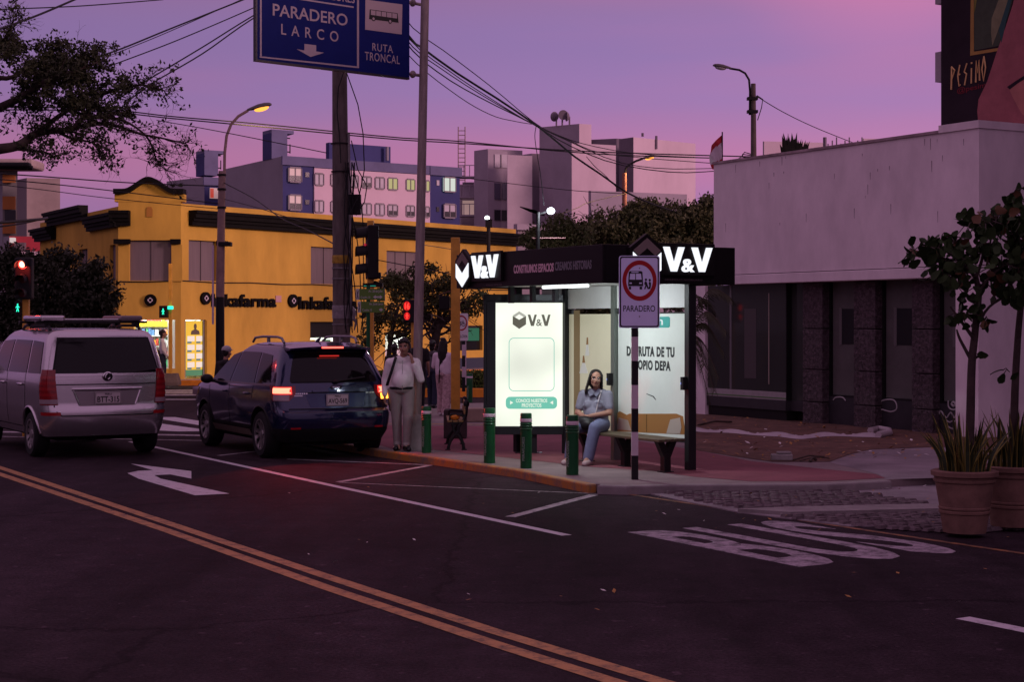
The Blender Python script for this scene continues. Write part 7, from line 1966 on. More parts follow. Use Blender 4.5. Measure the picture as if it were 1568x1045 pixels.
# plate recess with a brow and sloping sides
q = PM(); vb.rpatch(q, [(.36, .725), (-.36, .725), (-.44, .93), (.44, .93)], .004, 6); q.build('plate_recess', mat('silver_recess', (.26, .225, .24), .35, .5), van, recalc=False)
q = PM(); xx = vb.rear_x(0, .95); q.tube([(xx + .0 + .06 * (y / .45) ** 2 * .6, y, .955) for y in [-.46 + .92 * k / 10 for k in range(11)]], .03, 8); q.build('plate_brow', M_SILV, van, smooth=60)
q = PM()
for sg in (1, -1): q.tube([(vb.rear_x(.43, .93) - .004, sg * .435, .93), (vb.rear_x(.36, .73) - .002, sg * .365, .735)], .014, 6)
q.build('recess_edge', M_SILV, van, smooth=60)
plate(van, vb, .83, .345, .165, 'BTT-315', .016)
q = PM(); xb_ = vb.rear_x(0, 1.13) - .02; vs = []; n = 24
for k in range(n):
    a = 2 * math.pi * k / n
    for r_ in (1, .80): vs.append((xb_ - (.006 if r_ < 1 else 0), .065 * r_ * math.cos(a), 1.125 + .065 * r_ * math.sin(a)))
q.add(vs, [(2 * k, 2 * k + 1, (2 * k + 3) % (2 * n), (2 * k + 2) % (2 * n)) for k in range(n)])
q.add([(xb_ + .002, .065 * math.cos(2 * math.pi * k / n), 1.125 + .065 * math.sin(2 * math.pi * k / n)) for k in range(n)], [tuple(range(n))], 1)
for sg in (1, -1): q.tube([(xb_ - .005, sg * .004, 1.165), (xb_ - .005, sg * .028, 1.14), (xb_ - .005, sg * .03, 1.11), (xb_ - .005, sg * .005, 1.085)], .010, 6, 0)
q.build('badge', [M_CHROME, M_DARK], van)
q = PM()
for y0, y1, z in ((.66, .44, 1.045), (-.50, -.58, .67)):
    for k in range(7):
        a = y0 + (y1 - y0) * k / 7; b = a + (y1 - y0) / 7 * .6; vb.rpatch(q, [(a, z), (b, z), (b, z + .018), (a, z + .018)], .008, 1)
q.build('badge_letters', M_CHROME, van, recalc=False)
# roof rack
rk = bpy.data.objects.new('roof_rack', None); COL.objects.link(rk); rk.parent = van
for sg in (1, -1):
    q = PM(); q.tube([(-1.55, sg * .60, 1.76), (-1.50, sg * .60, 1.81), (-1.35, sg * .60, 1.825), (-.2, sg * .60, 1.825), (-.05, sg * .60, 1.77)], .02, 8); q.build('rail', M_BLACK, rk, smooth=50)
for x in (-1.36, -.45):
    q = PM(); q.box((x, 0, 1.875), (.10, 1.50, .035)); 
    for sg in (1, -1): q.box((x, sg * .60, 1.845), (.12, .08, .05))
    q.build('cross_bar', M_BLACK, rk, bevel=.008)
q = PM(); q.box((-1.0, .55, 1.93), (.95, .34, .075)); q.build('load_board', M_SILV, rk, bevel=.03)
q = PM(); q.box((-1.0, -.52, 1.93), (.95, .30, .075)); q.build('load_board', mat('rack_grey', (.17, .14, .15), .5, .2), rk, bevel=.03)
q = PM(); q.box((-1.30, .02, 1.91), (.13, .80, .03)); q.build('cross_bar', M_SILV, rk, bevel=.01)
# ================================================================== people
def capsule(q, a, ra, b, rb, seg=14, sx=1.0, sy=1.0):
    """tapered limb with round ends; sx, sy flatten the section"""
    a, b = Vector(a), Vector(b); d = b - a; L = d.length
    if L < 1e-6: q.ell(a, (ra, ra, ra)); return
    z = d / L; x = Vector((1, 0, 0)) - z * z.x
    if x.length < .1: x = Vector((0, 1, 0)) - z * z.y
    x.normalize(); y = z.cross(x)
    prof = [(ra * math.cos(t), -ra * math.sin(t)) for t in (1.571, 1.2, .8, .4, 0)] + [(rb * math.cos(t), L + rb * math.sin(t)) for t in (0, .4, .8, 1.2, 1.571)]
    T = Matrix(((x.x, y.x, z.x, a.x), (x.y, y.y, z.y, a.y), (x.z, y.z, z.z, a.z), (0, 0, 0, 1))) @ Matrix.Diagonal((sx, sy, 1, 1))
    q.lathe([(max(r, .0004), h) for r, h in prof], seg, 0, T)
def melt(name, q, mats, parent, voxel=.008, it=6, paint=None, smooth=True):
    """join all closed lumps of q into ONE continuous skin"""
    o = q.build(name, mats if isinstance(mats, list) else [mats])
    md = o.modifiers.new('r', 'REMESH'); md.mode = 'VOXEL'; md.voxel_size = voxel; md.use_smooth_shade = True
    sm = o.modifiers.new('s', 'SMOOTH'); sm.iterations = it; sm.factor = .5
    dg = bpy.context.evaluated_depsgraph_get(); dg.update()
    me = bpy.data.meshes.new_from_object(o.evaluated_get(dg))
    o.modifiers.clear(); o.data = me
    me.materials.clear()
    for m_ in (mats if isinstance(mats, list) else [mats]): me.materials.append(m_)
    if paint:
        for p in me.polygons: p.material_index = paint(p.center)
    for p in me.polygons: p.use_smooth = True
    o.parent = parent
    return o
def chain(q, pts, seg=14, sx=1, sy=1):
    for (a, ra), (b, rb) in zip(pts, pts[1:]): capsule(q, a, ra, b, rb, seg, sx, sy)
M_SKIN = mat('skin', (.34, .18, .125), .5, var=.08, vscale=8); M_LIP = mat('lips', (.26, .10, .085), .5); M_EYE = mat('eye_dark', (.02, .013, .01), .3); M_BROW = mat('brow_hair', (.018, .012, .010), .7); M_EYEW = mat('eye_white', (.5, .45, .43), .3)
M_HAIR = mat('black_hair', (.012, .009, .009), .45, var=.4, vscale=12, streak=(6, 6, .6), bump=.3, bscale=20)
def head(q, c, R, s=1.0):
    """skull, jaw, nose, ears, neck socket; c is the middle of the head (eye height), R its rotation"""
    T = lambda x, y, z: c + R @ (Vector((x, y, z)) * s)
    Mx = Matrix.Translation(c) @ R.to_4x4() @ Matrix.Scale(s, 4)
    q.ell((0, .012, .035), (.076, .094, .088), 20, 14, 0, Mx); q.ell((0, -.016, -.03), (.064, .072, .085), 18, 12, 0, Mx)
    q.ell((0, -.045, -.085), (.036, .038, .030), 14, 9, 0, Mx); q.ell((0, -.086, -.055), (.030, .017, .018), 12, 8, 0, Mx)
    capsule(q, T(0, -.082, .005), .011 * s, T(0, -.106, -.030), .016 * s, 10); q.ell((0, -.097, -.034), (.021, .014, .012), 10, 7, 0, Mx)
    for sg in (-1, 1):
        q.ell((sg * .078, .012, -.012), (.012, .022, .032), 10, 8, 0, Mx); q.ell((sg * .040, -.066, -.028), (.026, .022, .026), 10, 8, 0, Mx); q.ell((sg * .032, -.078, .022), (.030, .015, .010), 10, 7, 0, Mx)
def face_paint(c, R, s=1.0, glasses=False):
    Ri = R.inverted()
    def f(p):
        v = (Ri @ (Vector(p) - c)) / s
        if v.y > -.045 or abs(v.z) > .13 or abs(v.x) > .08: return 0
        for sg in (-1, 1):
            if ((v.x - sg * .032) / .017) ** 2 + ((v.z - .0) / .0085) ** 2 < 1:
                return 2 if abs(v.x - sg * .032) < .0085 else 4
            if ((v.x - sg * .033) / .023) ** 2 + ((v.z - .024) / .0065) ** 2 < 1: return 3
        if (v.x / .025) ** 2 + ((v.z + .056) / .0095) ** 2 < 1: return 1
        return 0
    return f
SKINS = [M_SKIN, M_LIP, M_EYE, M_BROW, M_EYEW]
def hand(q, w, d, pn, s=1.0, curl=.4, thumb=1):
    """w wrist, d finger direction, pn palm normal: palm, four unequal bent fingers and a thumb from the palm's side"""
    w, d, pn = Vector(w), Vector(d).normalized(), Vector(pn); pn = (pn - d * pn.dot(d)).normalized(); sd = d.cross(pn) * thumb
    c = w + d * .045 * s
    for k in (-1, -.33, .33, 1): capsule(q, w + sd * k * .016 * s + d * .005 * s, .014 * s, w + d * .085 * s + sd * k * .027 * s, .0125 * s, 10)
    for k, L in ((1, .070), (.33, .080), (-.33, .074), (-1, .058)):
        p = w + d * .088 * s + sd * k * .027 * s; dd = d.copy(); a = curl * .6
        for j, f in enumerate((.45, .32, .25)):
            dd = (dd * math.cos(a) + pn * math.sin(a)).normalized() if j == 0 else (Matrix.Rotation(0, 3, sd) @ dd)
            e = p + dd * L * f * s; capsule(q, p, (.0095 - .001 * j) * s, e, (.0085 - .001 * j) * s, 8); p = e
            tt = dd.cross(sd) * (1 if dd.cross(sd).dot(pn) > 0 else -1); dd = (dd * math.cos(curl) + tt * math.sin(curl)).normalized()
    b = w + d * .022 * s + sd * .022 * s; e = b + (d * .55 + sd * .75 + pn * .25).normalized() * .045 * s; capsule(q, b, .014 * s, e, .011 * s, 10); capsule(q, e, .011 * s, e + (d * .85 + sd * .25 + pn * .3).normalized() * .032 * s, .009 * s, 10)
def torso(q, hipc, chest, neck, sh, w_hip=.15, w_ch=.17, belly=.0, depth=.11, dr=Vector((0, -1, 0)), pad=0.0):
    """lumps from the pelvis to the neck; sh = half shoulder width"""
    hipc, chest, neck = Vector(hipc), Vector(chest), Vector(neck)
    lr = Vector((1, 0, 0))
    for s_ in (-1, 1):
        capsule(q, hipc + lr * s_ * w_hip * .45, depth, chest + lr * s_ * w_ch * .40, depth * .98, 16)
        capsule(q, chest + lr * s_ * w_ch * .4, depth * .95, chest.lerp(neck, .55) + lr * s_ * sh * .70, .062 + pad, 14)
        capsule(q, neck + Vector((0, 0, -.01)), .058 + pad, chest.lerp(neck, .66) + lr * s_ * sh, .050 + pad, 12)
    if belly: q.ell(hipc.lerp(chest, .42) + dr * belly * .6, (w_ch * .95, depth + belly, .17), 18, 12)
def shoe(q, ank, toe_dir, s=1.0):
    a = Vector(ank); t = Vector(toe_dir).normalized()
    g = Vector((a.x, a.y, 0))
    capsule(q, g - t * .05 * s + Vector((0, 0, .045)), .054, g + t * .06 * s + Vector((0, 0, .045)), .053, 12); capsule(q, g + t * .06 * s + Vector((0, 0, .042)), .052, g + t * .165 * s + Vector((0, 0, .034)), .040, 12); capsule(q, a + Vector((0, 0, .02)), .056, g + Vector((0, 0, .05)), .054, 12)
def flatten_ground(o, z0=0.0):
    for v in o.data.vertices:
        if v.co.z < z0: v.co.z = z0
I3 = Matrix.Identity(3)

# ---------------------------------------------------------------- man with the phone
c = G(617, 690.5, ZS); K = 1.69 / 1.70
man = thing('person', 'person standing at the kerb in a white shirt, phone held to the ear', 'person', c)
Rm = Euler((RD(3), RD(-4), RD(-8))).to_matrix()
hc = Vector((.02, -.035, 1.565))
sk = PM(); head(sk, hc, Rm, 1.04); capsule(sk, (.0, .01, 1.36), .058, hc + Vector((0, .02, -.06)), .055)
torso(sk, (-.03, 0, .93), (-.01, .0, 1.20), (.0, .01, 1.39), .185, .13, .15, .02, .09)
shL, elL, wrL = Vector((.20, .01, 1.325)), Vector((.275, -.06, 1.07)), Vector((.15, -.135, 1.345))
shR, elR, wrR = Vector((-.20, .02, 1.325)), Vector((-.275, .05, 1.06)), Vector((-.27, -.06, .83))
chain(sk, [(shL, .05), (elL, .040), (wrL, .027)]); chain(sk, [(shR, .05), (elR, .040), (wrR, .027)])
hand(sk, wrL, (-.22, .10, .85), (-.75, .35, .1), 1.0, .55, -1); hand(sk, wrR, (.05, -.1, -1), (.9, -.2, 0), 1.0, .5, 1)
hipL, knL, anL = Vector((.075, 0, .90)), Vector((.085, -.11, .50)), Vector((.06, -.06, .09))
hipR, knR, anR = Vector((-.115, .0, .90)), Vector((-.095, .02, .49)), Vector((-.085, .09, .09))
for h, k, a in ((hipL, knL, anL), (hipR, knR, anR)): chain(sk, [(h, .085), (k, .058), (a, .042)]); capsule(sk, a, .04, a + Vector((.02, -.13, -.05)), .03)
melt('body', sk, SKINS, man, .0065, 3, face_paint(hc, Rm, 1.04))
M_SHIRT = mat('white_shirt', (.76, .73, .72), .85, var=.07, vscale=9, bump=.5, bscale=9)
q = PM(); torso(q, (-.025, -.005, .955), (-.005, -.005, 1.20), (.0, .012, 1.385), .185, .15, .165, .055, .118, pad=.017)
chain(q, [(shL, .070), (elL, .056), (elL.lerp(wrL, .82), .043)]); chain(q, [(shR, .070), (elR, .056), (elR.lerp(wrR, .9), .043)])
capsule(q, (-.05, -.02, 1.40), .028, (.05, -.02, 1.40), .028); capsule(q, (-.06, .03, 1.405), .03, (.06, .03, 1.405), .03)
sh = melt('shirt', q, M_SHIRT, man, .010, 5)
q = PM()
for k in range(6): q.ell((.0 + .004 * k * 0, -.185 - .004 * math.sin(k), .98 + k * .06), (.005, .004, .005), 6, 4)
q.tube([(.003, -.187, .90), (.003, -.192, 1.06), (.003, -.150, 1.22), (.0, -.10, 1.36)], .004, 4)
q.build('placket', mat('shirt_seam', (.30, .28, .28), .8), sh)
q = PM(); q.ell((-.022, .0, .915), (.185, .155, .08), 20, 10)
for h, k, a in ((hipL, knL, anL), (hipR, knR, anR)):
    h2 = h + Vector((0, 0, .0)); chain(q, [(h2, .112), (k, .078), (a + Vector((0, 0, .01)), .064)]); q.ell(a + Vector((0, -.02, .005)), (.068, .08, .04), 12, 7)
M_TROU = mat('grey_trousers', (.27, .245, .225), .85, var=.14, vscale=7, bump=.6, bscale=7)
tr = melt('trousers', q, M_TROU, man, .010, 4); flatten_ground(tr, .03)
q = PM(); q.lathe([(.178, .925), (.184, .93), (.184, .96), (.178, .965)], 28, 0, Matrix.Translation((-.022, -.01, 0)) @ Matrix.Diagonal((1, .86, 1, 1)), cap=False); q.build('belt', M_BLACK, man)
M_SHOE = mat('black_shoe', (.010, .010, .011), .25)
for a, t in ((anL, (.25, -1, 0)), (anR, (-.1, -1, 0))): q = PM(); shoe(q, a, t, 1.08); o = melt('shoe', q, M_SHOE, man, .008, 2); flatten_ground(o)
q = PM(); Mh = Matrix.Translation(hc) @ Rm.to_4x4()
q.ell((0, .025, .055), (.086, .098, .085), 20, 12, 0, Mh); q.ell((0, .06, .0), (.078, .06, .08), 16, 10, 0, Mh)
for k in range(9): q.ell((-.064 + k * .016, -.068 - .012 * math.sin(k * .8), .088 - .008 * (k % 3)), (.016, .026, .028), 8, 6, 0, Mh)
for sg in (-1, 1): q.ell((sg * .080, .015, .045), (.014, .04, .045), 10, 7, 0, Mh)
melt('hair', q, M_HAIR, man, .007, 2)
# bag strap across the shoulder and the backpack behind
M_STRAP = mat('black_webbing', (.012, .012, .013), .7)
q = PM(); pts = spline([(-.10, .02, 1.43), (-.115, -.095, 1.36), (-.16, -.15, 1.20), (-.21, -.13, 1.05), (-.235, -.06, .98)], 5)
vs = []
for p in pts: vs += [p + Vector((-.022, 0, 0)), p + Vector((.022, -.004, 0)), p + Vector((.022, .012, 0)), p + Vector((-.022, .014, 0))]
n = len(pts); q.add(vs, [(4 * i + k, 4 * i + (k + 1) % 4, 4 * i + 4 + (k + 1) % 4, 4 * i + 4 + k) for i in range(n - 1) for k in range(4)]); 
bg = thing('backpack', 'dark backpack hanging from one strap on the shoulder of the man with the phone', 'backpack', c)
q.build('strap', M_STRAP, bg)
q = PM(); q.ell((-.10, .22, 1.16), (.17, .12, .24), 16, 10); melt('bag', q, M_STRAP, bg, .012, 4)
ph = thing('mobile_phone', 'slim phone held to the ear of the man in the white shirt', 'phone', c + Vector((.115, -.055, 1.555)))
q = PM(); q.box((0, 0, 0), (.010, .072, .145)); o = q.build('case', M_BLACK, ph, bevel=.004); q = PM(); q.box((-.0056, 0, 0), (.001, .064, .13)); q.build('screen', M_CARGL, ph)
ph.rotation_euler = (RD(-18), RD(-12), RD(-12))

# ---------------------------------------------------------------- woman sitting on the shelter bench
seat_t = Sx(911, ybn)
cw_ = C0 + U * (-seat_t) + N * (ybn + .02) + Vector((0, 0, ZS))
FZ = math.atan2(.35, .94)          # turned a little to the left of the camera
wom = thing('person', 'person seated on the shelter bench, arms folded, glasses and pale blouse', 'person', cw_, -RD(24))
Rw = Euler((RD(-4), RD(7), RD(26))).to_matrix()
sz = .435
hc = Vector((.025, -.085, sz + .72))
sk = PM(); head(sk, hc, Rw, 1.0); capsule(sk, (.01, -.01, sz + .55), .054, hc + Vector((0, .02, -.05)), .052)
torso(sk, (0, 0, sz + .12), (0, -.01, sz + .36), (.01, -.01, sz + .57), .165, .13, .14, .02, .095)
shL, elL, wrL = Vector((.185, -.02, sz + .50)), Vector((.235, -.10, sz + .26)), Vector((.0, -.235, sz + .215))
shR, elR, wrR = Vector((-.185, -.02, sz + .50)), Vector((-.235, -.09, sz + .25)), Vector((-.02, -.25, sz + .165))
chain(sk, [(shL, .052), (elL, .042), (wrL, .029)]); chain(sk, [(shR, .052), (elR, .042), (wrR, .029)])
hand(sk, wrL, (-1, -.15, -.15), (0, .5, -.6), .95, .45, 1); hand(sk, wrR, (.9, -.25, -.25), (0, .4, -.8), .95, .9, -1)
hipL, knL, anL = Vector((.10, -.02, sz + .09)), Vector((.15, -.44, sz + .07)), Vector((.08, -.50, .10))
hipR, knR, anR = Vector((-.10, -.02, sz + .09)), Vector((-.17, -.42, sz + .06)), Vector((-.20, -.48, .10))
for h, k, a in ((hipL, knL, anL), (hipR, knR, anR)): chain(sk, [(h, .09), (k, .06), (a, .042)]); capsule(sk, a, .04, a + Vector((0, -.13, -.05)), .03)
melt('body', sk, SKINS, wom, .0065, 3, face_paint(hc, Rw))
M_BLOU = mat('pale_lilac_blouse', (.20, .20, .25), .85, var=.08, vscale=10, bump=.45, bscale=10)
q = PM(); torso(q, (0, -.01, sz + .12), (0, -.02, sz + .36), (.01, -.01, sz + .555), .165, .15, .155, .035, .114, pad=.016)
for sg in (-1, 1): q.ell((sg * .07, -.105, sz + .36), (.075, .05, .07), 14, 9)
chain(q, [(shL, .068), (shL.lerp(elL, .70), .060)]); chain(q, [(shR, .068), (shR.lerp(elR, .70), .060)])
bl = melt('blouse', q, M_BLOU, wom, .010, 4)
q = PM()
for sg in (-1, 1): q.add([(.01 + sg * .008, -.105, sz + .50), (.01 + sg * .055, -.085, sz + .585), (.01 + sg * .095, -.10, sz + .54), (.01 + sg * .055, -.135, sz + .475)], [(0, 1, 2, 3)]); 
q.add([(.06, -.165, sz + .40), (.13, -.15, sz + .41), (.13, -.15, sz + .402), (.06, -.165, sz + .392)], [(0, 1, 2, 3)])
cl_ = q.build('collar', mat('collar_lilac', (.14, .14, .19), .85), bl)
cl_.modifiers.new('t', 'SOLIDIFY').thickness = .01
M_JEAN = mat('pale_blue_jeans', (.125, .14, .23), .85, var=.16, vscale=6, bump=.5, bscale=8)
q = PM(); q.ell((0, -.0, sz + .10), (.20, .15, .12), 20, 12)
for h, k, a in ((hipL, knL, anL), (hipR, knR, anR)): chain(q, [(h, .112), (k, .085), (a + Vector((0, 0, .0)), .076)])
je = melt('jeans', q, M_JEAN, wom, .010, 4); flatten_ground(je, .04)
for a, t in ((anL, (.05, -1, 0)), (anR, (-.15, -1, 0))): q = PM(); shoe(q, a, t, .95); o = melt('shoe', q, mat('pale_pink_shoe', (.42, .32, .32), .6), wom, .008, 2); flatten_ground(o)
q = PM(); Mh = Matrix.Translation(hc) @ Rw.to_4x4()
q.ell((0, .034, .056), (.090, .102, .082), 22, 13, 0, Mh); q.ell((0, .06, -.03), (.092, .062, .11), 16, 10, 0, Mh)
for sg in (-1, 1):
    for k in range(6): q.ell((sg * (.080 + .006 * k), .0 + .012 * k, .03 - .042 * k), (.020, .050, .048), 10, 7, 0, Mh)
melt('hair', q, M_HAIR, wom, .007, 2)
q = PM()
for sg in (-1, 1): q.tube([Mh @ Vector((sg * .034 + .026 * math.cos(a), -.098 + .01 * abs(math.cos(a)), -.002 + .020 * math.sin(a))) for a in [2 * math.pi * k / 16 for k in range(17)]], .0022, 5); q.tube([Mh @ Vector((sg * .060, -.09, .004)), Mh @ Vector((sg * .082, .01, .006))], .002, 5)
q.tube([Mh @ Vector((-.009, -.102, .004)), Mh @ Vector((.009, -.102, .004))], .002, 5); tag(q.build('glasses', mat('thin_metal', (.25, .22, .22), .25, .9), wom))
hb = thing('handbag', 'black handbag on the lap of the seated woman', 'handbag', cw_, -RD(24))
q = PM(); q.ell((-.07, -.29, sz + .135), (.16, .085, .085), 18, 10); q.ell((-.02, -.33, sz + .10), (.11, .06, .07), 14, 9); melt('bag', q, M_BLACK, hb, .010, 3)
q = PM(); q.tube(spline([(.04, -.18, sz + .18), (.075, -.165, sz + .33), (.095, -.135, sz + .46), (.10, -.06, sz + .56)], 5), .007, 6); q.build('strap', mat('pale_strap', (.48, .44, .46), .6), hb)

# ---------------------------------------------------------------- passers-by further back
def walker_person(label, c, hgt, rz, shirt, trousers, stride=.16, arm=.12, hair='short', sleeves=.95, flare=1.0, shoes=None, hat=None, voxel=.011, bulk=1.0, armL=None):
    p = thing('person', label, 'person', c, rz); p.scale = (hgt / 1.70,) * 3
    hc = Vector((0, -.03, 1.58)); sk = PM(); head(sk, hc, I3, 1.0); capsule(sk, (0, .01, 1.37), .052, hc + Vector((0, .02, -.06)), .05)
    torso(sk, (0, 0, .94), (0, 0, 1.20), (0, .01, 1.40), .17, .12, .14, 0, .088)
    shL, elL, wrL = Vector((.185, .01, 1.34)), Vector((.22, .01 + arm * .4, 1.07)), Vector((.21, -.02 - arm * .2 + arm * .7, .85))
    shR, elR, wrR = Vector((-.185, .01, 1.34)), Vector((-.22, .01 - arm * .3, 1.07)), Vector((-.21, -.10 - arm * .8, .87))
    if armL: elL, wrL = Vector(armL[0]), Vector(armL[1])
    chain(sk, [(shL, .048), (elL, .038), (wrL, .027)]); chain(sk, [(shR, .048), (elR, .038), (wrR, .027)])
    hand(sk, wrL, (wrL - elL), (-1, 0, 0), .95, .5, -1); hand(sk, wrR, (wrR - elR), (1, 0, 0), .95, .5, 1)
    legs = ((Vector((.085, 0, .90)), Vector((.09, -stride * .7 - .02, .49)), Vector((.09, -stride, .09))), (Vector((-.085, 0, .90)), Vector((-.09, stride * .25, .49)), Vector((-.09, stride, .10))))
    for h, k, a in legs: chain(sk, [(h, .085), (k, .056), (a, .04)]); capsule(sk, a, .04, a + Vector((0, -.13, -.05)), .03)
    melt('body', sk, SKINS, p, .008, 3, face_paint(hc, I3))
    q = PM(); torso(q, (0, 0, .97), (0, 0, 1.20), (0, .012, 1.39), .175, .14 * bulk, .16 * bulk, .02, .110 * bulk, pad=.016)
    for s_, e_, w_ in ((shL, elL, wrL), (shR, elR, wrR)):
        if sleeves > .6: chain(q, [(s_, .068), (e_, .056), (e_.lerp(w_, (sleeves - .5) * 2), .045)])
        else: chain(q, [(s_, .068), (s_.lerp(e_, sleeves * 1.6), .062)])
    melt('shirt', q, shirt, p, voxel, 4)
    q = PM(); q.ell((0, 0, .93), (.16, .125, .08), 18, 10)
    for h, k, a in legs: chain(q, [(h, .105), (k, .078 * (1 + (flare - 1) * .4)), (a + Vector((0, 0, .0)), .064 * flare)])
    t = melt('trousers', q, trousers, p, voxel, 4); flatten_ground(t, .03)
    for h, k, a in legs:
        q = PM(); shoe(q, a, (0, -1, 0)); o = melt('shoe', q, shoes or M_SHOE, p, .009, 2); flatten_ground(o)
    Mh = Matrix.Translation(hc); q = PM(); q.ell((0, .025, .05), (.086, .098, .084), 18, 11, 0, Mh); q.ell((0, .06, .0), (.078, .055, .08), 14, 9, 0, Mh)
    if hair == 'dreads':
        rr = random.Random(3)
        for k in range(22):
            a = math.pi * (.05 + .9 * k / 21); x, y = math.cos(a) * .085, .03 + math.sin(a) * .075; l_ = rr.uniform(.22, .42)
            capsule(q, hc + Vector((x, y, .03)), .017, hc + Vector((x * 1.25, y + .03, -l_ * .5)), .016, 8); capsule(q, hc + Vector((x * 1.25, y + .03, -l_ * .5)), .016, hc + Vector((x * 1.15, y + .035, -l_)), .010, 8)
        q.ell((0, .05, .12), (.07, .06, .045), 12, 8, 0, Mh)
        capsule(q, hc + Vector((.03, .12, -.25)), .026, hc + Vector((.055, .15, -.85)), .014, 8)
    elif hair == 'bun':
        q.ell((.0, .10, .03), (.05, .05, .06), 12, 8, 0, Mh); q.ell((0, .07, -.08), (.07, .04, .09), 12, 8, 0, Mh)
    melt('hair', q, M_HAIR, p, .009, 2)
    if hat:
        q = PM(); q.ell((0, .012, .065), (.098, .112, .085), 18, 11, 0, Mh); q.ell((0, -.10, .055), (.07, .06, .012), 14, 7, 0, Mh); melt('cap', q, hat, p, .008, 2)
    return p
M_PAT = mat('patterned_pink_trousers', (.42, .28, .29), .85, var=.6, vscale=20)
M_LILS = mat('pale_pink_shirt', (.66, .56, .62), .85, var=.07, vscale=9, bump=.5, bscale=10)
M_DKS = mat('black_tshirt', (.016, .014, .016), .85, bump=.4, bscale=10); M_DKT = mat('black_trousers', (.010, .009, .012), .85, bump=.4, bscale=9); M_DJ = mat('dark_jeans', (.022, .026, .05), .85, var=.2, vscale=8, bump=.4, bscale=9)
c = G(679, 637, ZS); walker_person('person walking away with long dreadlocks, pale shirt and patterned trousers', c, 117 / F * c.y, RD(158), M_LILS, M_PAT, .10, .10, 'dreads', .72, 1.55, mat('white_trainer', (.55, .48, .5), .6), bulk=1.08, armL=((.25, -.03, 1.10), (.14, -.22, 1.14)))
c = G(640, 631, ZS); walker_person('person in a black short sleeved shirt walking away behind the grey pole', c, 118 / F * c.y, RD(172), M_DKS, M_DKT, .05, .08, 'short', .42, 1.0)
c = G(662, 625, ZS); walker_person('person in dark jeans half hidden behind the walker with dreadlocks', c, 1.52, RD(165), mat('dim_grey_top', (.09, .08, .09), .85), M_DJ, .12, .06, 'bun', .40, 1.0)
c = G(604, 630, ZS); walker_person('person with dark round hair seen over the shoulder of the man on the phone', c, 103 / F * c.y, RD(175), M_DKS, M_DKT, .06, .08, 'bun', .9, 1.0)
c = G(249, 588.5, ZP); walker_person('person in a white jacket with a black shoulder bag outside the lit shop window', c, 1.66, RD(105), mat('white_jacket', (.62, .57, .58), .85, bump=.4, bscale=9), M_DJ, .04, .04, 'bun', .95, 1.0)
sbag = thing('shoulder_bag', 'black shoulder bag on the person outside the lit shop window', 'handbag', c + Vector((-.17, -.1, .9)))
q = PM(); q.ell((0, 0, 0), (.17, .10, .17), 14, 9); q.tube(spline([(0, -.02, .15), (.06, -.05, .35), (.12, .0, .5)], 4), .012, 5); melt('bag', q, M_BLACK, sbag, .012, 3)
c = Vector(((346 - CX) / F * 31, 31, 0)); walker_person('person in a pale cap on the far side of the dark blue car', c, 1.56, RD(150), M_DKS, M_DKT, .05, .06, 'short', .9, 1.0, hat=mat('pale_cap', (.34, .32, .33), .7))
# ================================================================== trees and plants
def limb(q, pts, r0, r1, seg=7):
    n = len(pts); q.tube(pts, [r0 + (r1 - r0) * i / (n - 1) for i in range(n)], seg)
def twigs(q, start, d, length, r, depth, rnd, tips, droop=0.0, spread=.7, kids=3):
    n = 5; pts = [start]; dd = d.normalized()
    for i in range(n):
        dd = (dd + Vector((rnd.gauss(0, .22), rnd.gauss(0, .22), rnd.gauss(0, .18) - droop))).normalized()
        pts.append(pts[-1] + dd * length / n)
    q.tube(pts, [r * (1 - .6 * i / n) for i in range(n + 1)], 4 if r < .012 else 5, cap=False)
    tips += pts[2:]
    if depth > 0:
        for k in range(kids):
            i = rnd.randint(1, n); nd = (dd + Vector((rnd.gauss(0, spread), rnd.gauss(0, spread), rnd.gauss(0, spread * .8)))).normalized()
            twigs(q, pts[i], nd, length * rnd.uniform(.5, .8), r * .55, depth - 1, rnd, tips, droop, spread, kids)
def two_tone(name, c, var=.5, sc=1.4, rough=.6):
    return mat(name, c, rough, var=var, vscale=sc)
# big overhanging tree, upper left; its trunk stands outside the picture
YA = 22.0
rt_ = random.Random(31)
tree = thing('street_tree', 'big overhanging tree with bare twigs and dark leaf clusters, upper left', 'tree', (A(-170, 700, YA).x, YA, 0))
o0 = tree.location.copy()
q = PM(); tips = []
Q = lambda px, py, dy=0: A(px, py, YA + dy) - o0
trunk = spline([Q(-170, 725), Q(-165, 520), Q(-150, 340), Q(-110, 255)])
limb(q, trunk, .22, .11, 12)
limbs = [([(-110, 255), (-40, 232), (0, 228), (30, 222), (55, 205), (85, 200), (110, 198), (125, 182), (150, 178), (190, 172)], .085, .014),
         ([(-110, 255), (-60, 200), (-10, 170), (30, 150), (70, 125), (110, 110), (150, 95)], .09, .015),
         ([(-120, 280), (-80, 160), (-40, 110), (-5, 80), (12, 50), (20, 32)], .07, .01),
         ([(55, 205), (90, 178), (120, 160), (170, 140), (215, 130), (250, 138)], .04, .008),
         ([(110, 198), (140, 190), (175, 192), (215, 205), (250, 212), (285, 220)], .035, .007),
         ([(85, 200), (110, 212), (140, 218), (158, 230)], .024, .006),
         ([(0, 226), (40, 230), (70, 234)], .028, .007),
         ([(-40, 110), (10, 120), (40, 105), (60, 95), (90, 90)], .04, .008),
         ([(150, 178), (190, 185), (225, 210), (240, 245), (255, 262)], .02, .006)]
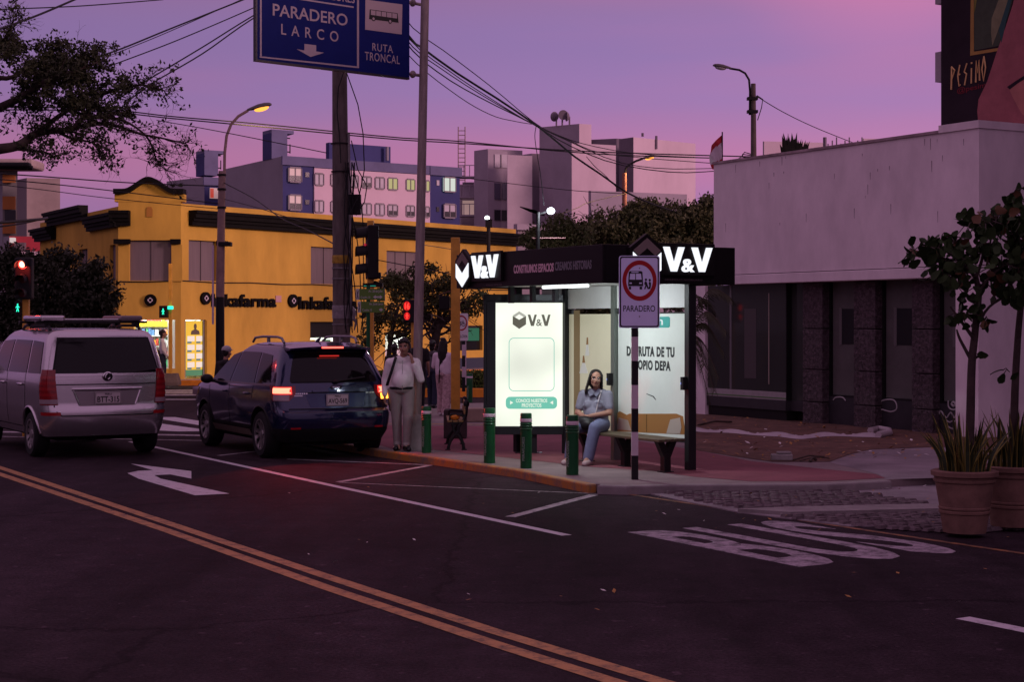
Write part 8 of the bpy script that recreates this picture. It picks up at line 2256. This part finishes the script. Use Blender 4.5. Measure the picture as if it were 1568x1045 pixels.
for pts, r0, r1 in limbs:
    sp_ = spline([Q(a, b, rt_.uniform(-.5, .5) if i > 1 else 0) for i, (a, b) in enumerate(pts)], 4)
    limb(q, sp_, r0, r1, 8)
    m_ = len(sp_)
    for i in range(max(4, m_ // 3), m_):
        for k in range(1 if i < m_ * .5 else 2):
            dd = (sp_[min(i + 1, m_ - 1)] - sp_[i - 1]).normalized()
            twigs(q, sp_[i], (dd + Vector((rt_.gauss(0, .6), rt_.gauss(0, .8), rt_.gauss(-.05, .6)))), rt_.uniform(.20, .38), .0065, 2, rt_, tips, droop=-.01, spread=.75, kids=3)
q.build('trunk', mat('dark_bark', (.045, .03, .028), .9, var=.4, vscale=10), tree, smooth=70, recalc=False)
q = PM(); mi_ = 0
def keepd(p):   # foliage is dense near the trunk and thins to bare twigs at the tips
    px = CX + (p.x + o0.x) / (p.y + o0.y) * F; py = YH - (p.z + o0.z - H) / (p.y + o0.y) * F
    if py < 62: return .12
    d = 1.0 if px < 110 else max(.10, 1.0 - (px - 110) / 150)
    if py > 170: d *= .30
    return d
for p in tips:
    d = keepd(p)
    if rt_.random() > d * .56: continue
    for k in range(rt_.randint(4, 8)):
        leafcard(q, p + Vector((rt_.gauss(0, .04), rt_.gauss(0, .05), rt_.gauss(0, .035))), rt_.uniform(.018, .040), rt_, 0, .5)
q.build('crown', two_tone('dark_leaf', (.030, .034, .013), .6, 2.2), tree, recalc=False)

def crown_tree(name, label, base, trunks, blobs, n, leaf, m, rnd, r=.09, twig=True, bark=None):
    t = thing(name, label, 'tree', base)
    q = PM(); tips = []
    for pts, r0, r1 in trunks:
        sp_ = spline([p - base for p in pts], 4); limb(q, sp_, r0, r1, 8)
        if twig:
            for i in range(len(sp_) // 2, len(sp_)):
                for k in range(2): twigs(q, sp_[i], Vector((rnd.gauss(0, 1), rnd.gauss(0, 1), rnd.gauss(.4, .6))), rnd.uniform(.4, .9), r1 * .5, 1, rnd, tips)
    q.build('trunk', bark or MATS['dark_bark'], t, smooth=70, recalc=False)
    q = PM()
    # each blob is filled by many small clumps, and each clump by leaves, so that gaps stay between clumps
    for (c, rad, w_) in blobs:
        nc = max(3, int(n * w_ / 22))
        for k in range(nc):
            d = Vector((rnd.gauss(0, 1), rnd.gauss(0, 1), rnd.gauss(0, 1))).normalized() * (rnd.random() ** .45)
            cc = c - base + Vector((d.x * rad[0], d.y * rad[1], d.z * rad[2]))
            cr_ = rnd.uniform(.5, 1.0) * leaf * 4.2
            for j in range(22):
                e = Vector((rnd.gauss(0, .5), rnd.gauss(0, .5), rnd.gauss(0, .38))) * cr_
                leafcard(q, cc + e, rnd.uniform(.7, 1.3) * leaf, rnd, 0, .5)
    q.build('crown', m, t, recalc=False)
    return t
M_OLIVE = two_tone('olive_leaf', (.058, .056, .020), .55, .9)
M_DKLF = two_tone('blackish_leaf', (.022, .024, .012), .6, 1.0)
M_GLF = two_tone('mid_leaf', (.055, .054, .018), .55, 1.2)
rb = random.Random(17)
def blob(px, py, Y, rx, rz, w_=1.0, ry=None): return (A(px, py, Y), (rx, ry or rx, rz), w_)
# behind the shelter: a broad tree
YK = 44.0; base = Vector((A(960, 600, YK).x, YK, ZS))
crown_tree('broad_tree', 'broad dark olive tree rising behind the right part of the shelter roof', base, [([base, A(960, 500, YK), A(965, 430, YK)], .22, .12), ([A(962, 470, YK), A(1010, 410, YK), A(1040, 370, YK)], .1, .04), ([A(960, 450, YK), A(915, 400, YK), A(900, 370, YK)], .1, .04)],
           [blob(930, 355, YK, 1.0, .55), blob(985, 345, YK, 1.0, .52), blob(1040, 340, YK, .85, .5), blob(1080, 345, YK, .7, .55), blob(895, 372, YK, .75, .5), blob(1000, 380, YK, 1.6, .5, 1.3), blob(1075, 385, YK, .8, .6), blob(920, 395, YK, 1.0, .4), blob(1060, 430, YK, .9, .7, .9), blob(1085, 312, YK, .4, .2, .25), blob(985, 318, YK, .5, .2, .3), blob(900, 440, YK, .9, .5), blob(985, 440, YK, 1.0, .5), blob(1050, 455, YK, .8, .4, .7), blob(930, 470, YK, .9, .3, .7)], 4300, .058, M_OLIVE, rb)
YK2 = 42.0; base = Vector((A(850, 600, YK2).x, YK2, ZS))
crown_tree('slender_tree', 'smaller tree lit white by the solar floodlight over the shelter roof', base, [([base, A(850, 480, YK2), A(852, 400, YK2)], .14, .06)],
           [blob(858, 350, YK2, .42, .4, .6), blob(830, 372, YK2, .5, .3, .6), blob(880, 365, YK2, .5, .4, .7), blob(848, 385, YK2, .7, .3, .7), blob(815, 362, YK2, .25, .3, .25)], 2300, .05, M_OLIVE, rb)
# small street tree in front of the ochre building
YM = 40.0; base = Vector((A(672, 600, YM).x, YM, ZS))
tk = lambda *pts: [A(a, b, YM) for a, b in pts]
crown_tree('small_tree', 'small forked tree with an open crown between the grey pole and the yellow post', base, [([base] + tk((668, 560), (666, 530), (670, 500), (671, 495)), .13, .09), (tk((671, 496), (684, 492), (696, 480), (712, 460)), .075, .03), (tk((670, 498), (673, 480), (668, 462), (672, 440)), .07, .03), (tk((670, 500), (655, 484), (640, 470), (620, 455)), .065, .025), (tk((671, 492), (690, 470), (685, 450)), .04, .02)],
           [blob(655, 440, YM, .50, .25), blob(620, 448, YM, .42, .28), blob(690, 435, YM, .35, .3, .8), blob(648, 465, YM, .7, .25), blob(605, 430, YM, .32, .22, .6), blob(680, 470, YM, .4, .2, .6), blob(715, 470, YM, .3, .3, .5), blob(738, 462, YM, .35, .25, .5), blob(640, 415, YM, .25, .14, .25), blob(660, 412, YM, .2, .12, .2)], 1000, .046, M_GLF, rb)
YM2 = 43.0; base = Vector((A(592, 600, YM2).x, YM2, ZS))
crown_tree('small_tree', 'dim low hanging tree beside the green street name boards, left of the grey pole', base, [([base, A(594, 560, YM2), A(600, 510, YM2), A(610, 470, YM2)], .09, .04), ([A(600, 520, YM2), A(625, 510, YM2), A(640, 490, YM2)], .04, .02)],
           [blob(600, 485, YM2, .5, .3), blob(575, 490, YM2, .35, .4), blob(565, 520, YM2, .25, .3, .5), blob(630, 492, YM2, .45, .3, .8), blob(615, 515, YM2, .45, .18, .35), blob(590, 430, YM2, .2, .2, .3), blob(612, 425, YM2, .3, .2, .4)], 850, .046, M_GLF, rb)
# the dark mass of bushes at far left
YD = 44.0
for k, (px, py, rx, rz, lb, sh_) in enumerate(((25, 440, 1.0, .95, 'leftmost dark bushy tree behind the red traffic light', 6), (85, 445, .95, .95, 'dark bushy tree right of the red traffic light, before the far windows', 6), (138, 462, .75, .75, 'lower dark bush between the red traffic light and the ochre corner', 5))):
    base = Vector((A(px, 600, YD - k).x, YD - k, 0))
    crown_tree('dark_tree', lb, base, [([base, A(px, 540, YD - k), A(px + 3, 470, YD - k)], .16, .06)], [blob(px, py, YD - k, rx, rz, 1.6), blob(px - 18, py + 55, YD - k, rx * .9, rz * .8, 1.3), blob(px + 14, py + 70, YD - k, rx * .9, rz * .9, 1.4), blob(px + 6, py - 48, YD - k, rx * .5, .25, .3), blob(px - 20, py - 30, YD - k, rx * .5, .35, .4), blob(px, py + 110, YD - k, rx, .7, 1.0)], 2600, .065, M_DKLF, rb)
# warm fairy lights reflected / strung in the bushes are left to the car glass
# palm at the left end of the white building
YPm = 29.0; base = Vector((A(1040, 640, YPm).x, YPm, ZS))
pm = thing('palm', 'palm with thin drooping fronds at the right end of the shelter', 'palm', base)
q = PM(); sp_ = spline([Vector((0, 0, 0)), Vector((.1, 0, .8)), Vector((.15, 0, 1.7))]); limb(q, sp_, .11, .08, 9); q.build('trunk', M_BARK, pm, smooth=60)
q = PM(); q2 = PM(); rpm = random.Random(4)
crown = Vector((.15, 0, 1.75))
fr_ = [(1112, 508, .35), (1118, 455, .5), (1100, 580, .1), (1088, 620, -.1), (1075, 470, .5), (1060, 640, -.1), (1030, 520, .3), (1008, 560, .2), (1096, 480, .5), (1108, 540, .3), (1094, 600, .1), (1078, 560, .1), (1020, 470, .5)]
for px, py, up_ in fr_:
    e = A(px, py, YPm + rpm.uniform(-.9, .5)) - base
    m_ = (crown + e) / 2 + Vector((0, 0, .18 + up_ * .5))
    rib = spline([crown, m_, e], 10); limb(q2, rib, .012, .004, 5)
    for i in range(3, len(rib)):
        t = i / len(rib); l_ = .26 * math.sin(min(1, t * 1.3) * 2.4) + .06
        dd = (rib[i] - rib[i - 1]).normalized()
        for sg in (-1, 1):
            for j in range(2):
                sd = dd.cross(Vector((0, 0, 1))).normalized() * sg
                p = rib[i - 1].lerp(rib[i], j / 2)
                tip = p + (dd * .6 + sd * .6 + Vector((0, 0, -.75))).normalized() * l_ * rpm.uniform(.8, 1.2)
                w_ = dd * .009
                q.add([p - w_, p + w_, (p + tip) / 2 + w_ + Vector((0, 0, .02)), tip, (p + tip) / 2 - w_ + Vector((0, 0, .02))], [(0, 1, 2, 4), (4, 2, 3)])
q.build('frond', two_tone('palm_leaf', (.035, .036, .014), .4, 3), pm, recalc=False); q2.build('frond_rib', M_BARK, pm, smooth=60)
# succulent on the white wall's top
c = A(1216, 246, 33.0); ag = thing('roof_plant', 'dark spiky plant growing on top of the blank white wall', 'plant', c)
q = PM(); ra = random.Random(8)
for k in range(46):
    x = ra.uniform(-.22, .24); h_ = (.66 if x < 0 else .54) * ra.uniform(.6, 1.0); t = ra.uniform(-.14, .14) + x * .35
    b = Vector((x * .7, ra.uniform(-.1, .1), -.08)); tp_ = b + Vector((t, ra.uniform(-.1, .1), h_)); w_ = ra.uniform(.022, .04)
    q.add([b - Vector((w_, 0, 0)), b + Vector((w_, 0, 0)), (b + tp_) / 2 + Vector((w_ * 1.5, 0, 0)), tp_, (b + tp_) / 2 - Vector((w_ * 1.5, 0, 0))], [(0, 1, 2, 4), (4, 2, 3)])
q.build('leaves', M_DKLF, ag, recalc=False)
q = PM(); q.lathe([(.14, -.2), (.17, -.02)], 12); q.build('pot', M_TERRA, ag)

# ---------------------------------------------------------------- potted plants at the right
M_SNK = mat('snake_leaf', (.022, .030, .012), .45, var=.5, vscale=9); M_SNKE = mat('snake_leaf_edge', (.19, .155, .035), .5)
M_FIG = mat('fiddle_leaf', (.024, .040, .014), .6, var=.6, vscale=2.5, spec=.1); M_FIGB = mat('fiddle_leaf_brown', (.085, .040, .016), .6, var=.3, vscale=4)
def pot(label, base, R0, R1, h):
    p = thing('plant_pot', label, 'plant pot', base)
    q = PM(); prof = [(R0, 0), (R0 + (R1 - R0) * .30, h * .30), (R0 + (R1 - R0) * .30 + .012, h * .315), (R0 + (R1 - R0) * .33 + .012, h * .35), (R0 + (R1 - R0) * .34, h * .365), (R0 + (R1 - R0) * .35 + .01, h * .385), (R0 + (R1 - R0) * .38 + .008, h * .41), (R0 + (R1 - R0) * .39, h * .42),
                  (R0 + (R1 - R0) * .80, h * .80), (R0 + (R1 - R0) * .82 + .014, h * .82), (R0 + (R1 - R0) * .86 + .014, h * .85), (R0 + (R1 - R0) * .87, h * .865), (R0 + (R1 - R0) * .93, h * .90), (R1 + .02, h * .915), (R1 + .022, h * .985), (R1, h), (R1 - .05, h), (R1 - .055, h * .93), (.001, h * .93)]
    q.lathe(prof, 44, cap=False); q.build('body', M_TERRA, p, smooth=35)
    q = PM(); q.cyl((0, 0, h * .931), R1 - .06, .012, 30); q.build('soil', mat('soil', (.03, .02, .015), .95, var=.5, vscale=20, bump=.8, bscale=30), p)
    return p
def snake(label, c, z, n, R_, rnd, hmax):
    s = thing('snake_plant', label, 'plant', c + Vector((0, 0, z)))
    q = PM()
    for k in range(n):
        a = rnd.uniform(0, 6.28); rr_ = R_ * math.sqrt(rnd.random()); b = Vector((math.cos(a) * rr_, math.sin(a) * rr_, 0))
        h_ = rnd.uniform(.35, 1.0) * hmax; lean = Vector((b.x * rnd.uniform(.3, 1.2) + rnd.gauss(0, .05), b.y * .8 + rnd.gauss(0, .05), 0))
        w_ = rnd.uniform(.020, .034); az = rnd.uniform(0, 3.14); sd = Vector((math.cos(az), math.sin(az), 0)); n_ = Vector((-sd.y, sd.x, 0)); vs = []; N_ = 7
        for i in range(N_ + 1):
            t = i / N_; p = b + lean * t * t + Vector((0, 0, h_ * t)); ww = w_ * (1 - t ** 3) * (.75 + .5 * t if t < .5 else 1.0)
            tw = sd * math.cos(t * .6) + n_ * math.sin(t * .6)
            vs += [p - tw * ww, p - tw * ww * .72 + n_ * ww * .3, p + tw * ww * .72 + n_ * ww * .3, p + tw * ww]
        for i in range(N_):
            for j in range(3): q.add([], []); q.f.append([len(q.v) + 4 * i + j, len(q.v) + 4 * i + j + 1, len(q.v) + 4 * i + 5 + j, len(q.v) + 4 * i + 4 + j]); q.mi.append(0 if j == 1 else 1)
        q.v += [Vector(v) for v in vs]
    q.build('leaves', [M_SNK, M_SNKE], s, recalc=False)
    return s
def bigleaf(q, c, s, rnd, m):
    d = Vector((rnd.gauss(0, .8), rnd.gauss(-.35, .8), rnd.gauss(.1, .6))).normalized(); e = d.orthogonal().normalized(); e = Matrix.Rotation(rnd.uniform(0, 6.28), 3, d) @ e
    if e.z > .5: e = -e
    f = d.cross(e); vs = []
    for i, (u, w_) in enumerate(((0, .03), (.15, .20), (.4, .30), (.65, .40), (.85, .30), (1, .03))):
        cv = -.25 * u * u
        for k in (-1, 0, 1): vs.append(c + (e * u + f * w_ * k + d * (cv - (.0 if k == 0 else -.08))) * s)
    for i in range(5):
        for k in range(2): q.f.append([len(q.v) + 3 * i + k, len(q.v) + 3 * i + k + 1, len(q.v) + 3 * i + 4 + k, len(q.v) + 3 * i + 3 + k]); q.mi.append(m)
    q.v += vs
def figtree(label, base, trunkpx, Y, clusters, rnd, limbs_):
    t = thing('potted_tree', label, 'tree', base); q = PM()
    limb(q, spline([A(a, b, Y) - base for a, b in trunkpx], 4), .045, .026, 9)
    for l_ in limbs_: limb(q, spline([A(a, b, Y + rnd.uniform(-.05, .05)) - base for a, b in l_], 4), .020, .008, 6)
    tw = PM()
    q2 = PM()
    for px, py, rr_, n in clusters:
        c0_ = A(px, py, Y) - base; sc_ = Y / F
        for k in range(int(n * 1.9)):
            p = c0_ + Vector((rnd.gauss(0, .40) * rr_ * sc_, rnd.gauss(0, .2), rnd.gauss(0, .40) * rr_ * sc_))
            bigleaf(q2, p, rnd.uniform(.075, .135), rnd, 1 if rnd.random() < .10 else 0)
            if rnd.random() < .35: q.tube([c0_, (c0_ + p) / 2 + Vector((0, 0, .03)), p], .005, 4)
    q.build('trunk', MATS['dark_bark'], t, smooth=60, recalc=False)
    q2.build('crown', [M_FIG, M_FIGB], t, smooth=70, recalc=False)
    return t
rf_ = random.Random(14)
g1 = G(1477, 817, .03); YG1 = g1.y; sc1 = YG1 / F
h1 = 95 * sc1
pot('large terracotta pot nearest the road, holding a tall fig tree', g1 + Vector((0, 0, .012)), 32 * sc1, 47 * sc1, h1)
snake('yellow edged snake plant filling the front terracotta pot', g1 + Vector((0, 0, .012)), h1 * .94, 74, .23, rf_, .60)
g2 = G(1556, 812, .03)
pot('terracotta pot at the right edge, partly behind the front one', g2 + Vector((.04, .25, .012)), 33 * sc1, 47 * sc1, h1)
snake('snake plant with leaning leaves in the pot at the right edge', g2 + Vector((.04, .25, .012)), h1 * .94, 50, .22, rf_, .62)
figtree('slim fig tree with big dark leaves in the front pot', g1 + Vector((0, 0, h1 * .94)), [(1484, 722), (1486, 640), (1488, 560), (1492, 520), (1496, 480), (1499, 450), (1494, 425)], YG1,
        [(1400, 383, 16, 9), (1420, 385, 20, 10), (1440, 372, 20, 13), (1438, 390, 24, 10), (1462, 372, 20, 9), (1462, 400, 26, 14), (1445, 420, 24, 12), (1470, 425, 26, 12), (1492, 385, 30, 16), (1490, 340, 24, 11), (1510, 345, 24, 12), (1515, 380, 32, 16), (1530, 410, 30, 16), (1525, 340, 26, 14), (1548, 330, 26, 16), (1556, 370, 34, 18), (1555, 410, 34, 18), (1470, 485, 14, 6), (1508, 490, 14, 6), (1490, 470, 12, 4), (1561, 290, 14, 6), (1562, 310, 18, 8), (1500, 547, 8, 2), (1548, 452, 24, 10), (1575, 350, 30, 16), (1580, 400, 30, 16), (1533, 432, 20, 8), (1476, 450, 14, 6)], rf_,
        [[(1495, 500), (1515, 470), (1545, 452)], [(1492, 520), (1470, 490), (1455, 470)], [(1494, 425), (1470, 400), (1440, 380)], [(1494, 425), (1505, 390), (1500, 350)], [(1497, 450), (1520, 420), (1550, 400)], [(1490, 550), (1500, 545)], [(1489, 555), (1470, 520), (1465, 505)]])
figtree('fig tree at the right edge, its leaves mixing with the slim one', g2 + Vector((.04, .25, h1 * .94)), [(1552, 720), (1553, 640), (1556, 560), (1562, 480), (1572, 420)], g2.y + .25,
        [(1575, 380, 36, 20), (1590, 340, 36, 18), (1560, 430, 24, 8), (1600, 420, 40, 18), (1546, 570, 8, 2)], rf_, [[(1562, 480), (1550, 440), (1540, 420)]])
